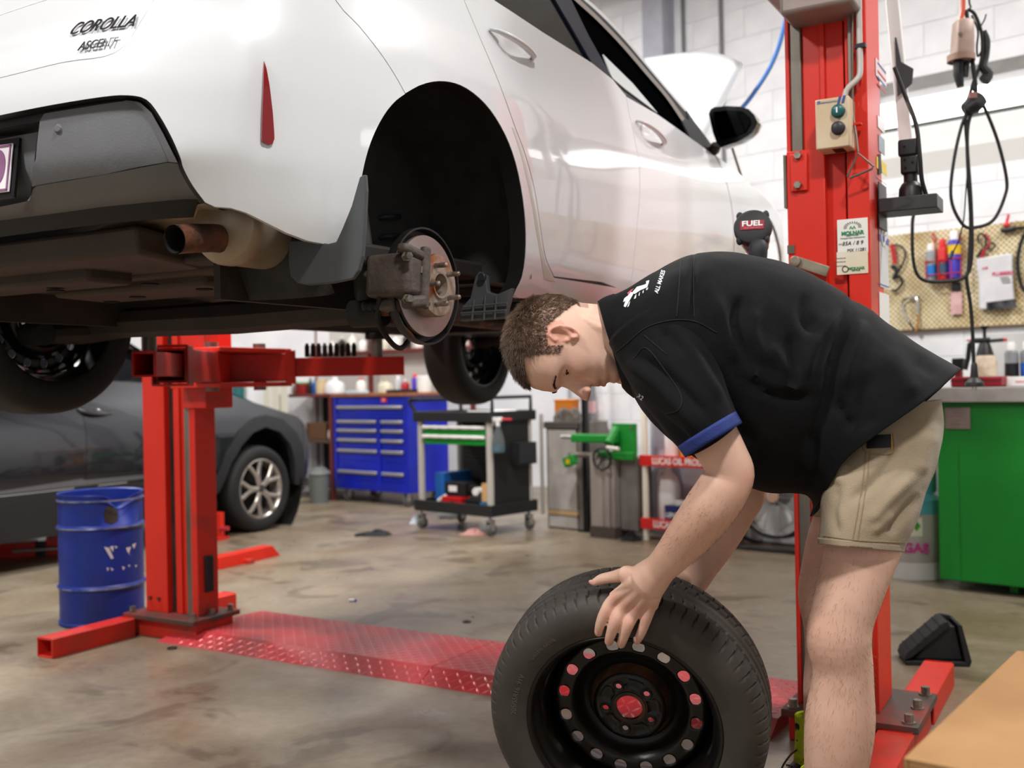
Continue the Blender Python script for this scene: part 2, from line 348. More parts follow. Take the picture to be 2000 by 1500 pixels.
def base_bits(t,aw,bd,near,far,side):
    # anchor plate, base channel and foot bars running front to back
    a0,a1=(-.06,aw+.05) if side<0 else (-aw-.03,.12)
    B().box((a1-a0,bd+.16,.022),((a0+a1)/2,bd/2,.089)).obj('base_plate',M('oily_red_plate','8b332b',.5,col2='4b403b',scale=7,amt=(.35,.6)),t,bevel=.003)
    ca,cb=(0.0,.17) if side<0 else (-.02,.10)
    B().box((a1-a0-.03,bd+.10,.078),((a0+a1)/2,bd/2,.039)).obj('base_channel',REDW,t,bevel=.004)
    am=-.03 if side<0 else .06
    for nm,(b0,b1) in (('foot_bar',(-near,-.08)),('foot_bar',(bd+.08,bd+far))):
        b=B(); w=.10;h=.08;th=.008; y=(b0+b1)/2; ln=b1-b0
        for dx,dz,sx,sz in ((-w/2+th/2,h/2,th,h),(w/2-th/2,h/2,th,h),(0,th/2,w-2*th,th),(0,h-th/2,w-2*th,th)): b.box((sx,ln,sz),(am+dx,y,dz))
        b.obj(nm,REDW,t,bevel=.003)
    for k in range(6):
        x=(a0+.03 if k%2==0 else a1-.03); y=-.05+(bd+.1)*(k//2)/2
        b=B(); b.lathe([(0,.022),(.013,.022),(.013,0),(.02,0),(.02,-.004),(0,-.004)],(x,y,.104),n=6); b.obj('anchor_bolt',BOLT,t,ang=20)
def column(K,side,name,label):
    t=thing(name,label,'car lift',(K[0],K[1],0),LRZ)
    s=side
    if s<0: # left: outer flange starts at K, features run +x
        f1=la(328,1201,K); g1=la(338,1202,K); r0=la(363,1200,K); r1=la(376,1200,K); W=la(388,1203,K)
        X=lambda a:a
    else:
        f1=-la(1675,1394,K); g1=f1+.008; r0=-la(1588,1394,K); r1=-la(1566,1394,K); W=r1+.012
        X=lambda a:-a
    D=.12 if s<0 else .20
    def bx(nm,a0,a1,b0,b1,z0,z1,mat,par=t,bev=.003):
        return B().box((abs(a1-a0),b1-b0,z1-z0),((X(a0)+X(a1))/2,(b0+b1)/2,(z0+z1)/2)).obj(nm,mat,par,smooth=False,bevel=bev)
    bx('column_flange',0,f1,0,D,.10,HCOL,RED)
    bx('channel_gap',f1,g1+.004,.03,D-.02,.10,HCOL,DARKIN,bev=0)
    bx('column_web',g1,r0,.022,D-.01,.10,HCOL,RED)
    m=(g1+r0)/2
    bx('column_rib',m-.008,m+.008,.012,.05,.10,HCOL,RED)
    bx('guide_rail',r0,r1,.01,D-.01,.10,HCOL,STEELG)
    bx('column_lip',r1,W,.0,D,.10,HCOL,REDW)
    return t,X,dict(f1=f1,g1=g1,r0=r0,r1=r1,W=W,D=D)
lc,XL,cl=column(KL,-1,'car_lift','red lift column beside the blue drum and the dark grey car')
base_bits(lc,cl['W'],cl['D'],.50,.42,-1)
B().box((.02,.045,.16),(cl['W']+.004,.06,.28)).obj('cable_slot',BLACKP,lc,bevel=.004)
for a in (.03,.085): B().lathe([(0,.008),(.009,.008),(.009,0)],(a,-.001,.16),frame((0,-1,0)),n=6).obj('bolt',M('dark_bolt','5a2a22',.5),lc)
rc,XR,cr=column(KR,1,'car_lift','red lift column with a beige push-button box behind the bending man')
base_bits(rc,cr['W'],cr['D'],.80,.55,1)
# far foot of the right base carries a ground plate with a nut
gp=B().box((.16,.14,.012),(.26,.02,.006)); gp.obj('ground_plate',M('oily_red_plate','8b332b'),rc,bevel=.003)
B().lathe([(0,.05),(.010,.05),(.010,.028),(.022,.028),(.022,.012),(.030,.012),(.030,.006),(0,.006)],(.27,.02,.006),n=6).obj('ground_bolt',M('dark_bolt','5a2a22'),rc,ang=20)
# ---- right column fittings, in local x (right), y (away), z ----
def rl(p): return (np.asarray(p)-np.array([KR[0],KR[1],0]))@LFR     # world -> local of the right column
def rp(x,y,b=0.): # px -> local on a plane parallel to the rear face, b in front of it
    return rl(PLN(x,y,LY,LY@KR-b))
# carriage
c0=rp(1537,298); c1=rp(1612,298); czt=c0[2]
B().box((c1[0]-c0[0],.09,czt-.95),((c0[0]+c1[0])/2,.035,(czt+.95)/2)).obj('carriage',RED,rc,bevel=.003)
B().box((.008,.03,.16),(c0[0]-.004,-.0,czt-.09)).obj('slide_block',STEELG,rc)
q0=rp(1543,302,.02); q1=rp(1577,371,.02)
pl=B().box((q1[0]-q0[0],.010,q0[2]-q1[2]),((q0[0]+q1[0])/2,-.016,(q0[2]+q1[2])/2)).obj('bolt_plate',RED,rc,bevel=.002)
for yy in (303,361):
    p=rp(1557.5,yy,.03); B().lathe([(0,.012),(.011,.012),(.012,.009),(.012,0)],(p[0],-.0215,p[2]),frame((0,-1,0)),n=6).obj('plate_bolt',BOLT,pl,ang=20)
p=rp(1547,488); B().box((.022,.004,.026),(p[0],-.012,p[2])).obj('patch',STEELG,rc)
# latch lever
a=rp(1552,510,.05); b_=rp(1615,530,.05)
lv=B(); dv=np.array([b_[0]-a[0],b_[2]-a[2]]); ln=np.linalg.norm(dv); ang=math.atan2(dv[1],dv[0]); Rv=rotm(0,-ang,0)
lv.box((ln,.006,.032),((a[0]+b_[0])/2,-.035,(a[2]+b_[2])/2),Rv); lv.cyl((a[0],-.05,a[2]),(a[0],-.02,a[2]),.016,n=20); lv.obj('latch_lever',M('grey_zinc','a39a88',.45,metal=.6,col2='7f7768'),rc,bevel=.002)
# motor cover on top
m0=rp(1497,-40,.14); m1=rp(1660,20,.14)
mm=B(); zb=rp(1520,28,.14)[2]; mm.box((rp(1665,10,.14)[0]-rp(1520,28,.14)[0],.36,.5),((rp(1665,10,.14)[0]+rp(1520,28,.14)[0])/2,.05,zb+.25)); mm.box((.10,.36,.42),(rp(1520,28,.14)[0]-.02,.05,zb+.30),rotm(0,.0,0)); mm.obj('motor_cover',M('motor_cover_paint','9b8d86',.45,metal=.3,col2='857871'),rc,bevel=.012)
# flexible conduit
fx=[rp(1677,-20,.022),rp(1678,40,.022),rp(1679,92,.022),rp(1680,120,.022),rp(1679,145,.025),rp(1672,157,.03),rp(1660,168,.035),rp(1652,180,.035),rp(1650,194,.035)]
P_=spl(fx,8); n=len(P_); d=np.concatenate([[0],np.cumsum(np.linalg.norm(np.diff(P_,axis=0),axis=1))]); ds=np.arange(0,d[-1],.0025); P2=np.stack([np.interp(ds,d,P_[:,k]) for k in range(3)],1)
B().tube(P2,[.0092 if i%2 else .0078 for i in range(len(P2))],n=10).obj('flexible_conduit',M('grey_conduit','c9c3bd',.4),rc,ang=180)
pc=rp(1681,90,.022); B().box((.03,.02,.012),(pc[0],-.022,pc[2])).obj('cable_clip',BLACKP,rc)
# push-button box
bx0=rp(1592,196,.085); bx1=rp(1660,285,.085)
bw_=bx1[0]-bx0[0]; bh=bx0[2]-bx1[2]; bc=((bx0[0]+bx1[0])/2,-.045,(bx0[2]+bx1[2])/2)
BEIGE=M('beige_plastic','d8c3a6',.42,col2='cdb593',scale=8); 
cbx=B().box((bw_,.085,bh),bc,taper=1).obj('push_button_box',BEIGE,rc,bevel=.004,label='beige push-button box with green start and black stop buttons')
B().box((.03,.05,.002),(bc[0]+.01,-.045,bc[2]-bh/2-.001)).obj('cable_port',BLACKP,cbx)
FB=frame((0,-1,0),(1,0,0))
for yy,mt,nm in ((217,M('teal_button','1c5f60',.35),'start_button'),(250,M('black_button','333034',.4),'stop_button')):
    p=rp(1637,yy,.09); o=B().lathe([(0,.020),(.012,.020),(.0165,.017),(.017,.004),(.020,.003),(.020,0)],(p[0],-.0875,p[2]),FB,n=28).obj(nm,mt,cbx)
    if nm=='start_button': B().box((.004,.001,.016),(p[0],-.1083,p[2])).obj('start_mark',M('white_mark','f2f2f2'),o)
p=rp(1640,195,.088); 
lg=B()
for dx in (-.008,.004): lg.prism([(dx,-.011),(dx+.008,-.011),(dx+.014,.011),(dx+.006,.011)],.0008,(p[0],-.0878,p[2]),np.stack([[1,0,0],[0,0,1],[0,-1,0]],1))
lg.obj('maker_mark',M('blue_print','3f4a86'),cbx)
FT=np.stack([[1,0,0],[0,0,1],[0,-1,0]],1).astype(float)
p=rp(1613,200,.088); text('maker_name','Telemecanique',.0095,M('blue_print','3f4a86'),cbx,(p[0]+.008,-.0878,p[2]),FT)
p=rp(1599,201,.088); B().box((.009,.001,.009),(p[0],-.0878,p[2])).obj('maker_square',M('blue_print2','5b6a9c'),cbx)
# release cable with triangular pull
tb=[rp(1667,-30,.03),rp(1665,60,.03),rp(1665,150,.03),rp(1666,215,.03),rp(1670,248,.035),rp(1673,270,.04),rp(1676,297,.045)]
B().tube(spl(tb,5),.0034,n=8).obj('release_rod',M('rusty_rod','84786f',.4,metal=.6,col2='5e4c42'),rc)
tri=[rp(1676,299,.05),rp(1655,345,.05),rp(1659,348,.05),rp(1703,330,.05),rp(1707,325,.05)]
B().tube(np.array(tri),.0036,n=8,closed=True).obj('pull_handle',M('rusty_rod','84786f'),rc,label='bent wire triangle pull handle')
g_=rp(1671,243,.03); B().box((.034,.02,.008),(g_[0],-.028,g_[2])).obj('rod_guide',RED,rc,bevel=.002)
g_=rp(1663,100); B().box((.008,.02,1.0),(g_[0]-.002,-.008,g_[2]+.2)).obj('rod_channel',STEELG,rc)
# service notice
# pale diagonal brace behind the column
b=B(); p0=rl(AT(1737,-60,3.75)); p1=rl(AT(1771,296,3.75)); dz_=p1-p0; b.box((.045,.02,np.linalg.norm(dz_)),(p0+p1)/2,frame(dz_,(1,0,0))); b.obj('brace_bar',M('brace_white','e6e3e1',.35),rc,bevel=.004)
b=B(); b.prism([(-.02,-.09),(.03,-.05),(.035,.0),(-.005,.03),(-.02,.12),(-.025,.12)],.008,rl(AT(1764,138,3.72)),np.stack([[1,0,0],[0,0,1],[0,-1,0]],1).astype(float)); b.obj('brace_lug',M('hinge_black','3c3d40',.5),rc)
LBL=M('paper_label','f0efe9',.6,col2='e8e5da'); LBL2=M('aged_paper_label','ece4d2',.6,col2='dccfb4')
INK=M('black_ink','26282a',.6); GRN=M('green_ink','3f8a5c',.6); LINE=M('grey_ink','9aa09a',.6)
def label_quad(nm,x0,y0,x1,y1,b,mat,par):
    p0=rp(x0,y0,b);p1=rp(x1,y1,b); return B().box((p1[0]-p0[0],.0016,p0[2]-p1[2]),((p0[0]+p1[0])/2,-b,(p0[2]+p1[2])/2)).obj(nm,mat,par,smooth=False)
n1=label_quad('service_notice',1635,430,1696,492,.002,LBL,rc); n2=label_quad('service_notice',1634,493,1696,533,.0022,LBL2,rc)
def rtext(s,x,y,size,mat,par,b=.004,**k): p=rp(x,y,b); return text('notice_text',s,size,mat,par,(p[0],-b,p[2]),FT,**k)
rtext('MOLNAR',1665,455,.0155,GRN,n1,bold=.0008); rtext('SERVICES',1665,459.5,.006,GRN,n1,sx=1.5); rtext('Managed fleet maintenance',1665,464,.0065,LINE,n1)
rtext('35A / 8 9',1665,475,.016,INK,n1,shear=.2); rtext('DATE',1643,477,.006,LINE,n1); rtext('MX 11281',1673,488,.013,INK,n1,shear=.15); rtext('MOLNAR',1673,524,.011,GRN,n2,bold=.0005); rtext('SERVICES',1672,528,.006,GRN,n2)
for yy in (504,511,519): rtext('Servicing due',1643,yy,.005,LINE,n2,align='CENTER')
em=B(); p=rp(1665,439.5,.003)
for k in range(13):
    a=math.radians(-10+k*200/12); r0,r1=.016,.026; c=np.array([p[0],-.0035,p[2]-.006]); da=.08
    em.add([c+[r0*math.cos(a-da),0,.62*r0*math.sin(a-da)],c+[r1*math.cos(a-da*.6),0,.62*r1*math.sin(a-da*.6)],c+[r1*math.cos(a+da),0,.62*r1*math.sin(a+da)],c+[r0*math.cos(a+da*.5),0,.62*r0*math.sin(a+da*.5)]],[(0,1,2,3)])
em.obj('emblem',INK,n1,smooth=False)
em=B(); p=rp(1651,526,.003); em.lathe([(.007,0),(.010,0)],(p[0],-.0036,p[2]),FT,n=20); em.obj('emblem',INK,n2,smooth=False)
em=B(); p=rp(1665,443.5,.003); em.prism([(a_*.7,b_*.7) for a_,b_ in ((-.014,-.008),(-.007,.006),(0,-.005),(.007,.006),(.014,-.008),(.009,-.008),(.007,-.001),(.001,-.010),(-.001,-.010),(-.007,-.001),(-.009,-.008))],.0005,(p[0],-.0035,p[2]),FT); em.obj('emblem',GRN,n1,smooth=False)
# stickers on the outer (right) side of the column: plane x = 0
def sd(x,y): return rl(PLN(x,y,LX,LX@KR))
def side_quad(nm,x0,x1,ya,yb,mat,e=.0015):
    pa=sd(x0,ya); pb=sd(x1,yb); return B().box((.0014,pb[1]-pa[1],pa[2]-pb[2]),(e,(pa[1]+pb[1])/2,(pa[2]+pb[2])/2)).obj(nm,mat,rc,smooth=False)
FS=np.stack([[0,1,0],[0,0,1],[1,0,0]],1).astype(float)
w1=side_quad('warning_sticker',1709,1730,112,172,M('pale_sticker','dfc9cc',.4))
for k,yy in enumerate((122,138,150,163)): p=sd(1712,yy); B().box((.001,.13,.006),(.0028,p[1]+.07,p[2])).obj('sticker_line',M('sticker_red','c23a3f') if k%2 else M('sticker_blue','5d629c'),w1)
side_quad('rating_plate',1713,1727,225,262,M('rating_plate','c9c2c0',.3,metal=.4)); side_quad('rating_plate',1715,1727,262,305,M('rating_plate_blue','7f8e99',.35,metal=.4))
y1=side_quad('yellow_sticker',1711,1731,305,345,M('yellow_sticker','e8c80c',.4)); p=sd(1714,320); B().prism([(-.02,-.035),(.03,-.02),(.015,.035),(-.02,.03)],.001,(.0024,p[1]+.02,p[2]),FS).obj('hazard_mark',INK,y1)
side_quad('lower_sticker',1711,1731,345,362,M('cream_sticker','e6ddb9'))
s1=side_quad('long_notice',1714,1735,365,566,M('notice_silver','d5d8dd',.35),.002)
for ya,yb in ((457,480),(553,562)): 
    pa=sd(1715,ya);pb=sd(1734,yb); B().box((.001,pb[1]-pa[1],pa[2]-pb[2]),(.0034,(pa[1]+pb[1])/2,(pa[2]+pb[2])/2)).obj('notice_band',M('notice_blue','6367ae'),s1)
p=sd(1724,467); text('notice_text','CP',.07,M('white_mark','f2f2f2'),s1,(.0042,p[1],p[2]),FS,bold=.002)
s2=side_quad('long_notice',1716,1736,570,640,M('notice_white','eceaea',.4),.002)
# lift arms
def arm(par,loc,pts,name='lift_arm'):
    """boxes between points (x,y,z,w,h)"""
    out=[]
    for (p,q,w,h,nm,mt) in pts:
        p=np.asarray(p,float);q=np.asarray(q,float); d=q-p; l=np.linalg.norm(d); d/=l; up=np.array([0,0,1.]); sx=np.cross(d,up); sx/=np.linalg.norm(sx); up=np.cross(sx,d)
        R=np.stack([d,-sx,up],1); R=R.T; R=(np.array([[1,0,0],[0,1,0],[0,0,1.]])@np.stack([d,-sx,up],1).T)  # world rows
        Rl=(np.stack([d,-sx,up],1)); Rl=LFR.T@Rl; c=LFR.T@((p+q)/2-loc)
        b=B(); th=.006
        for dy,dz,sy,sz in ((-w/2+th/2,0,th,h),(w/2-th/2,0,th,h),(0,-h/2+th/2,w-2*th,th),(0,h/2-th/2,w-2*th,th)):
            b.box((l,sy,sz),c+Rl@np.array([0,dy,dz]),Rl)
        out.append(b.obj(nm,mt,par,smooth=False,bevel=.003))
    return out
def pad(par,loc,p,ztop):
    c=LFR.T@(np.asarray(p,float)-loc); b=B()
    b.cyl(c,(c[0],c[1],ztop-.025-loc[2]),.026,n=16)
    b.obj('pad_post',STEELG,par); B().cyl((c[0],c[1],ztop-.03-loc[2]),(c[0],c[1],ztop-loc[2]-.001),.055,n=24).obj('lift_pad',BLACKR,par,bevel=.006)
LLOC=np.array([KL[0],KL[1],0.]); RLOC=np.array([KR[0],KR[1],0.])
def lp(a,b,z,K=KL): return np.array([K[0],K[1],0])+LX*a+LY*b+np.array([0,0,z])
SILLZ=CAR_O[2]+.185
pFL=c2w((1.72,.70,0)); pRL=c2w((.40,.70,0)); pRR=c2w((.62,-.70,0)); pFR=c2w((1.72,-.70,0))
# left carriage and arms
ZA=1.185
B().box((.14,.16,.62),(cl['W']+.01,.07,1.32)).obj('carriage',REDW,lc,bevel=.004)
B().box((.30,.44,.02),(cl['W']+.10,.13,ZA+.075)).obj('arm_yoke',RED,lc,bevel=.003); B().box((.30,.44,.02),(cl['W']+.10,.13,ZA-.075)).obj('arm_yoke',RED,lc,bevel=.003)
pvA=lp(cl['W']+.13,.27,ZA); pvB=lp(cl['W']+.13,-.02,ZA)
for pv in (pvA,pvB): c=LFR.T@(pv-LLOC); B().cyl((c[0],c[1],ZA-.10),(c[0],c[1],ZA+.11),.028,n=16).obj('pivot_pin',STEELG,lc)
eA=np.array([pFL[0],pFL[1],ZA]); eB=np.array([pRL[0],pRL[1],ZA])
def split(p,e,f): return p+(e-p)*f
dA=(eA-pvA)/np.linalg.norm(eA-pvA); dB=(eB-pvB)/np.linalg.norm(eB-pvB)
arm(lc,LLOC,[(pvA-dA*.30,split(pvA,eA,.27),.12,.125,'swing_arm',RED),(split(pvA,eA,.2),eA+dA*.12,.085,.085,'arm_extension',RED),(split(pvA,eA,.22),split(pvA,eA,.30),.14,.15,'arm_collar',RED)])
arm(lc,LLOC,[(pvB-dB*.06,split(pvB,eB,.70),.12,.125,'swing_arm',REDW),(split(pvB,eB,.5),eB+dB*.06,.085,.085,'arm_extension',REDW),(split(pvB,eB,.63),split(pvB,eB,.72),.14,.15,'arm_collar',REDW)])
c=LFR.T@(eB+dB*.055-LLOC); 
pad(lc,LLOC,eA+[0,0,.04],SILLZ); pad(lc,LLOC,eB+[0,0,.04],SILLZ)
rk=B()   # toothed restraint gear and spare pad extensions along the arm
for k in range(9):
    q=LFR.T@(split(pvA,eA,.40+.05*k)+np.array([0,0,.047])-LLOC); rk.lathe([(0,.0),(.011,0),(.011,.05),(.007,.055),(.007,.062),(0,.062)],q,n=10)
rk.obj('adapter_row',BLACKR,lc)
# right arms
B().box((.16,.30,.26),(-cr['W']-.02,.13,1.16)).obj('carriage',REDW,rc,bevel=.004)
pvC=lp(-cr['W']-.13,.27,ZA,KR); pvD=lp(-cr['W']-.13,-.02,ZA,KR)
B().box((.30,.44,.02),(-cr['W']-.10,.13,ZA+.075)).obj('arm_yoke',RED,rc,bevel=.003); B().box((.30,.44,.02),(-cr['W']-.10,.13,ZA-.075)).obj('arm_yoke',RED,rc,bevel=.003)
eC=np.array([pFR[0],pFR[1],ZA]); eD=np.array([pRR[0],pRR[1],ZA]); dC=(eC-pvC)/np.linalg.norm(eC-pvC); dD=(eD-pvD)/np.linalg.norm(eD-pvD)
for pv,e,d in ((pvC,eC,dC),(pvD,eD,dD)):
    arm(rc,RLOC,[(pv-d*.06,split(pv,e,.6),.12,.125,'swing_arm',RED),(split(pv,e,.45),e+d*.05,.085,.085,'arm_extension',RED),(split(pv,e,.54),split(pv,e,.62),.14,.15,'arm_collar',RED)])
    c=LFR.T@(pv-RLOC); B().cyl((c[0],c[1],ZA-.10),(c[0],c[1],ZA+.11),.028,n=16).obj('pivot_pin',STEELG,rc); pad(rc,RLOC,e+[0,0,.04],SILLZ)
# floor cover plate with raised tread bars
q0=FLP(305,1253); q1=FLP(950,1358.5); qf=FLP(470,1195)
ex=(q1-q0)/np.linalg.norm(q1-q0); Lp=(KR-q0)@ex-cr['W']-.06; wp=abs(np.cross(ex,qf-q0)[2]); ey=np.array([-ex[1],ex[0],0])
cp=thing('floor_cover_plate','long red diamond-tread cover plate on the floor between the lift columns','cover plate',q0,math.atan2(ex[1],ex[0]))
hc=.045; ch=.09; sk=.06
TREADP=M('red_tread_plate','c8333a',.4,col2='7d4a46',scale=3.2,amt=(.42,.72),bump=.05,bscale=40)
for nm,x0,x1 in (('plate_section',0,Lp*.52),('plate_section',Lp*.52+.004,Lp)):
    b=B(); s0_=sk if x0==0 else 0; 
    b.add([(x0,0,0),(x1,0,0),(x1,wp,0),(x0+s0_*2,wp,0),(x0+s0_,ch,hc),(x1,ch,hc),(x1,wp-ch,hc),(x0+s0_*2,wp-ch,hc)],[(0,1,5,4),(4,5,6,7),(7,6,2,3),(0,4,7,3),(1,2,6,5),(3,2,1,0)]); b.obj(nm,TREADP,cp,smooth=False)
tr=B(); hb=math.hypot(ch,hc)
def bar(x,y,ang,yslope):
    l=.019;w=.0045;h=.0022; ca,sa=math.cos(ang),math.sin(ang); V=[]
    for dx,dy,z in ((-l,-0,0),(0,-w,0),(l,0,0),(0,w,0),(0,0,h)):
        X=x+ca*dx-sa*dy; Yy=y+sa*dx+ca*dy
        if yslope: t_=Yy/hb; V.append((X,t_*ch,t_*hc+z*.9))
        else: V.append((X,Yy,hc+z))
    tr.add(V,[(0,1,4),(1,2,4),(2,3,4),(3,0,4)])
stp=.030
for i in range(int((Lp-.1)/stp)):
    for j in range(int((wp-2*ch)/stp)): 
        x=.1+stp*(i+.5); y=ch+stp*(j+.5)
        if x>sk*2+ .0+(y*.0): bar(x,y,math.radians(45 if (i+j)%2 else -45),False)
    for j in range(int(hb/stp)): bar(.09+stp*(i+.5),stp*(j+.5),math.radians(45 if (i+j)%2 else -45),True)
o=tr.obj('tread_bars',M('worn_tread','d8545a',.3,metal=.15,col2='c9a3a0',scale=5,amt=(.5,.75)),cp,smooth=False); o['kind']='stuff'
# ---------- wheels: tyre 205/55 R16 on a pressed steel rim ----------
TYRE=M('tyre_rubber','3b3733',.6,col2='433e39',scale=12,bump=.06,bscale=120); TREAD=M('tyre_tread','232323',.6,col2='2f2f2f',scale=30)
STEELB=M('black_steel_rim','0c0b0b',.32,col2='171210',scale=6,bump=.04,bscale=40); RUSTY=M('rusty_black','2a1c14',.55,col2='5d3a1f',scale=14,amt=(.4,.62),bump=.2,bscale=60)
def wheel_axis(A):  # frame whose z column is the outward wheel axis
    return frame(A,(0,0,1.))
def tyre_mesh(nt,detail):
    R=.316; hw=.1025
    # section (r, h) from the inner bead over the tread to the outer bead
    sec=[(.205,-.070),(.212,-.088),(.235,-.100),(.262,-.105),(.285,-.100),(.300,-.090)]
    trd=[(.3075,-.080),(.3125,-.066),(.3150,-.050),(.3158,-.030),(.316,-.012),(.316,.012),(.3158,.030),(.3150,.050),(.3125,.066),(.3075,.080)]
    if detail:
        t=np.array(trd); l=np.linspace(-.080,.080,41); r=np.interp(l,t[:,1],t[:,0]); trd=list(zip(r,l))
        A=catmull([(.205,-.070),(.212,-.088),(.235,-.100),(.262,-.105),(.285,-.100),(.300,-.090)],3); sec=[tuple(x) for x in A]
    prof=np.array(sec+trd+[(r,-h) for r,h in sec[::-1]]); V=[]; k=len(prof)
    for i in range(nt):
        a=2*math.pi*i/nt; ca,sa=math.cos(a),math.sin(a)
        for q,(r,h) in enumerate(prof):
            d=0.
            if detail:
                ah=abs(h)
                if ah<.081 and r>.29:
                    for g in (-.045,-.016,.016,.045):
                        if abs(h-g)<.0042: d=.0065
                    ph=(math.degrees(a)/5.0)
                    if ah>.050:
                        f=(ph+ .10*math.sin(ah*40))%1
                        if f<.13 : d=max(d,.005)
                    elif ah>.018:
                        f=(ph*1.0+ (h*9 if h>0 else -h*9)+.35)%1
                        if f<.12: d=max(d,.004)
                elif .081<=ah<.0965 and r>.28:
                    f=(math.degrees(a)/5.0)%1
                    if f<.13 : d=.0025
                if .0985<ah and abs(r-.277)<.002: d-=.0012
                if abs(r-.236)<.0035 and ah>.09: d-=.0010
            V.append(((r-d)*ca,(r-d)*sa,h if True else h))
    f=[(i*k+q,((i+1)%nt)*k+q,((i+1)%nt)*k+q+1,i*k+q+1) for i in range(nt) for q in range(k-1)]
    me=bpy.data.meshes.new('tyre'); me.from_pydata(V,[],f); me.shade_smooth(); me.set_sharp_from_angle(angle=math.radians(40 if detail else 30)); return me
def rim_parts():
    """returns (barrel mesh, disc mesh, hub mesh); outward is +z"""
    bar=B().lathe([(.2205,.086),(.2215,.092),(.218,.0955),(.212,.093),(.208,.084),(.203,.072),(.197,.066),(.193,.040),(.190,.02),(.189,-.03),(.195,-.06),(.203,-.072),(.212,-.09),(.2205,-.092),(.2205,-.086),(.210,-.07),(.199,-.058),(.1935,-.028),(.1935,.018),(.196,.04),(.200,.064),(.212,.078),(.2205,.086)],n=96).mesh('rim_barrel',True,50)
    # pressed disc with vent holes, bolt holes and bore
    hp=np.array([(.030,.030),(.036,.036),(.040,.037),(.060,.036),(.076,.036),(.084,.030),(.094,.006),(.104,-.004),(.118,.004),(.128,.022),(.136,.034),(.140,.036),(.170,.036),(.180,.024),(.190,.004)])
    holes=[]
    for k in range(16): a=2*math.pi*(k+.5)/16+.063; holes.append((.1535*math.cos(a),.1535*math.sin(a),.0145))
    for k in range(5): a=2*math.pi*(k/5)+math.pi/2+.15; holes.append((.0555*math.cos(a),.0555*math.sin(a),.0070))
    pts=[]
    for r in np.concatenate([np.linspace(.030,.190,27)]):
        n=int(2*math.pi*r/.0075)+8
        for i in range(n):
            a=2*math.pi*(i+.5*(int(r*1e4)%2))/n; p=np.array([r*math.cos(a),r*math.sin(a)])
            if .0305<r<.1895 and any(math.hypot(p[0]-h[0],p[1]-h[1])<h[2]*1.14 for h in holes): continue
            pts.append(p)
    for x,y,r in holes: pts+=[np.array([x+r*math.cos(t),y+r*math.sin(t)]) for t in np.arange(20)*2*math.pi/20]
    rr=mgeo.delaunay_2d_cdt([Vector(p) for p in pts],[],[],0,1e-7); P=np.array([tuple(v) for v in rr[0]]); F=[]
    for f in rr[2]:
        c=P[list(f)].mean(0)
        if np.linalg.norm(c)<.030 or any(math.hypot(c[0]-h[0],c[1]-h[1])<h[2]*.985 for h in holes): continue
        F.append(tuple(f))
    r=np.linalg.norm(P,axis=1); z=np.interp(r,hp[:,0],hp[:,1]); a=np.arctan2(P[:,1],P[:,0])
    w=np.clip((r-.042)/.006,0,1)*np.clip((.072-r)/.006,0,1); z=z-.006*w*(np.cos(5*(a-math.pi/2-.15))<-.15)   # stamped pockets between the bolts
    me=bpy.data.meshes.new('rim_disc'); me.from_pydata([(p[0],p[1],h-.030) for p,h in zip(P,z)],[],F); me.shade_smooth(); me.set_sharp_from_angle(angle=math.radians(45))
    return bar,me
WT_D=tyre_mesh(720,True); WT_S=tyre_mesh(120,False); RB,RD=rim_parts()
def put(o,c,Fm): o.matrix_basis=Matrix(np.vstack([np.hstack([np.asarray(Fm),np.asarray(c,float)[:,None]]),[0,0,0,1]]).tolist())
WT_M=WT_S.copy()
def wheel_on(parent,c,axis,det=False,roll=0.,tm=None):
    Fm=wheel_axis(axis)@rotm(0,0,roll)
    t=link('tyre',WT_D if det else (WT_M if tm else WT_S),tm or TYRE,parent); put(t,c,Fm)
    r=link('rim',RB,STEELB,parent); put(r,c,Fm)
    d=link('rim_disc',RD,STEELB,r); s=d.modifiers.new('thickness','SOLIDIFY'); s.thickness=.0035; s.offset=-1
    return t,r,d
# ---------- white hatchback on the lift ----------
CARW=M('white_car_paint','e2e4e7',.28,coat=1.,spec=.5); GPL=M('grey_bumper_plastic','707174',.5,bump=.08,bscale=220,col2='66676a',scale=3)
DPL=M('dark_trim_plastic','2c2d30',.5); BLK=M('black_trim','101012',.35); UND=M('underseal','231e1b',.7,col2='362c26',scale=4,bump=.2,bscale=30)
TRAY=M('brown_undertray','3d322b',.7,col2='4a3d34',scale=3,bump=.1,bscale=50); GLS=M('dark_glass','0a0c11',.06,spec=.3)
LINER=M('felt_arch_liner','2c2b2a',.9,col2='363432',scale=16,bump=.3,bscale=160); CHROME=M('chrome','dadcdf',.10,metal=1.); RUBG=M('grey_rubber','4c4e50',.55,col2='434547',scale=5)
car=thing('hatchback_car','white hatchback raised on the red lift with its rear wheel removed and bonnet open','car',CAR_O,math.pi/2-CAR_TH)
def uz(p,off=0.,side=None):
    return np.array(p[1:],float) if p[0]=='u' else hit(p[0],p[1],off,side)
def inset(Q,d):
    Q=np.asarray(Q); n=len(Q); A=.5*sum(Q[i][0]*Q[(i+1)%n][1]-Q[(i+1)%n][0]*Q[i][1] for i in range(n)); s=1 if A>0 else -1; out=[]
    for i in range(n):
        a,b,c=Q[i-1],Q[i],Q[(i+1)%n]; t=(b-a)/(np.linalg.norm(b-a)+1e-9); t2=(c-b)/(np.linalg.norm(c-b)+1e-9)
        nn=np.array([-t[1],t[0]])+np.array([-t2[1],t2[0]]); L=np.linalg.norm(nn); nn=nn/(L+1e-9); out.append(b+s*nn*d/max(.4,L/2))
    return np.array(out)
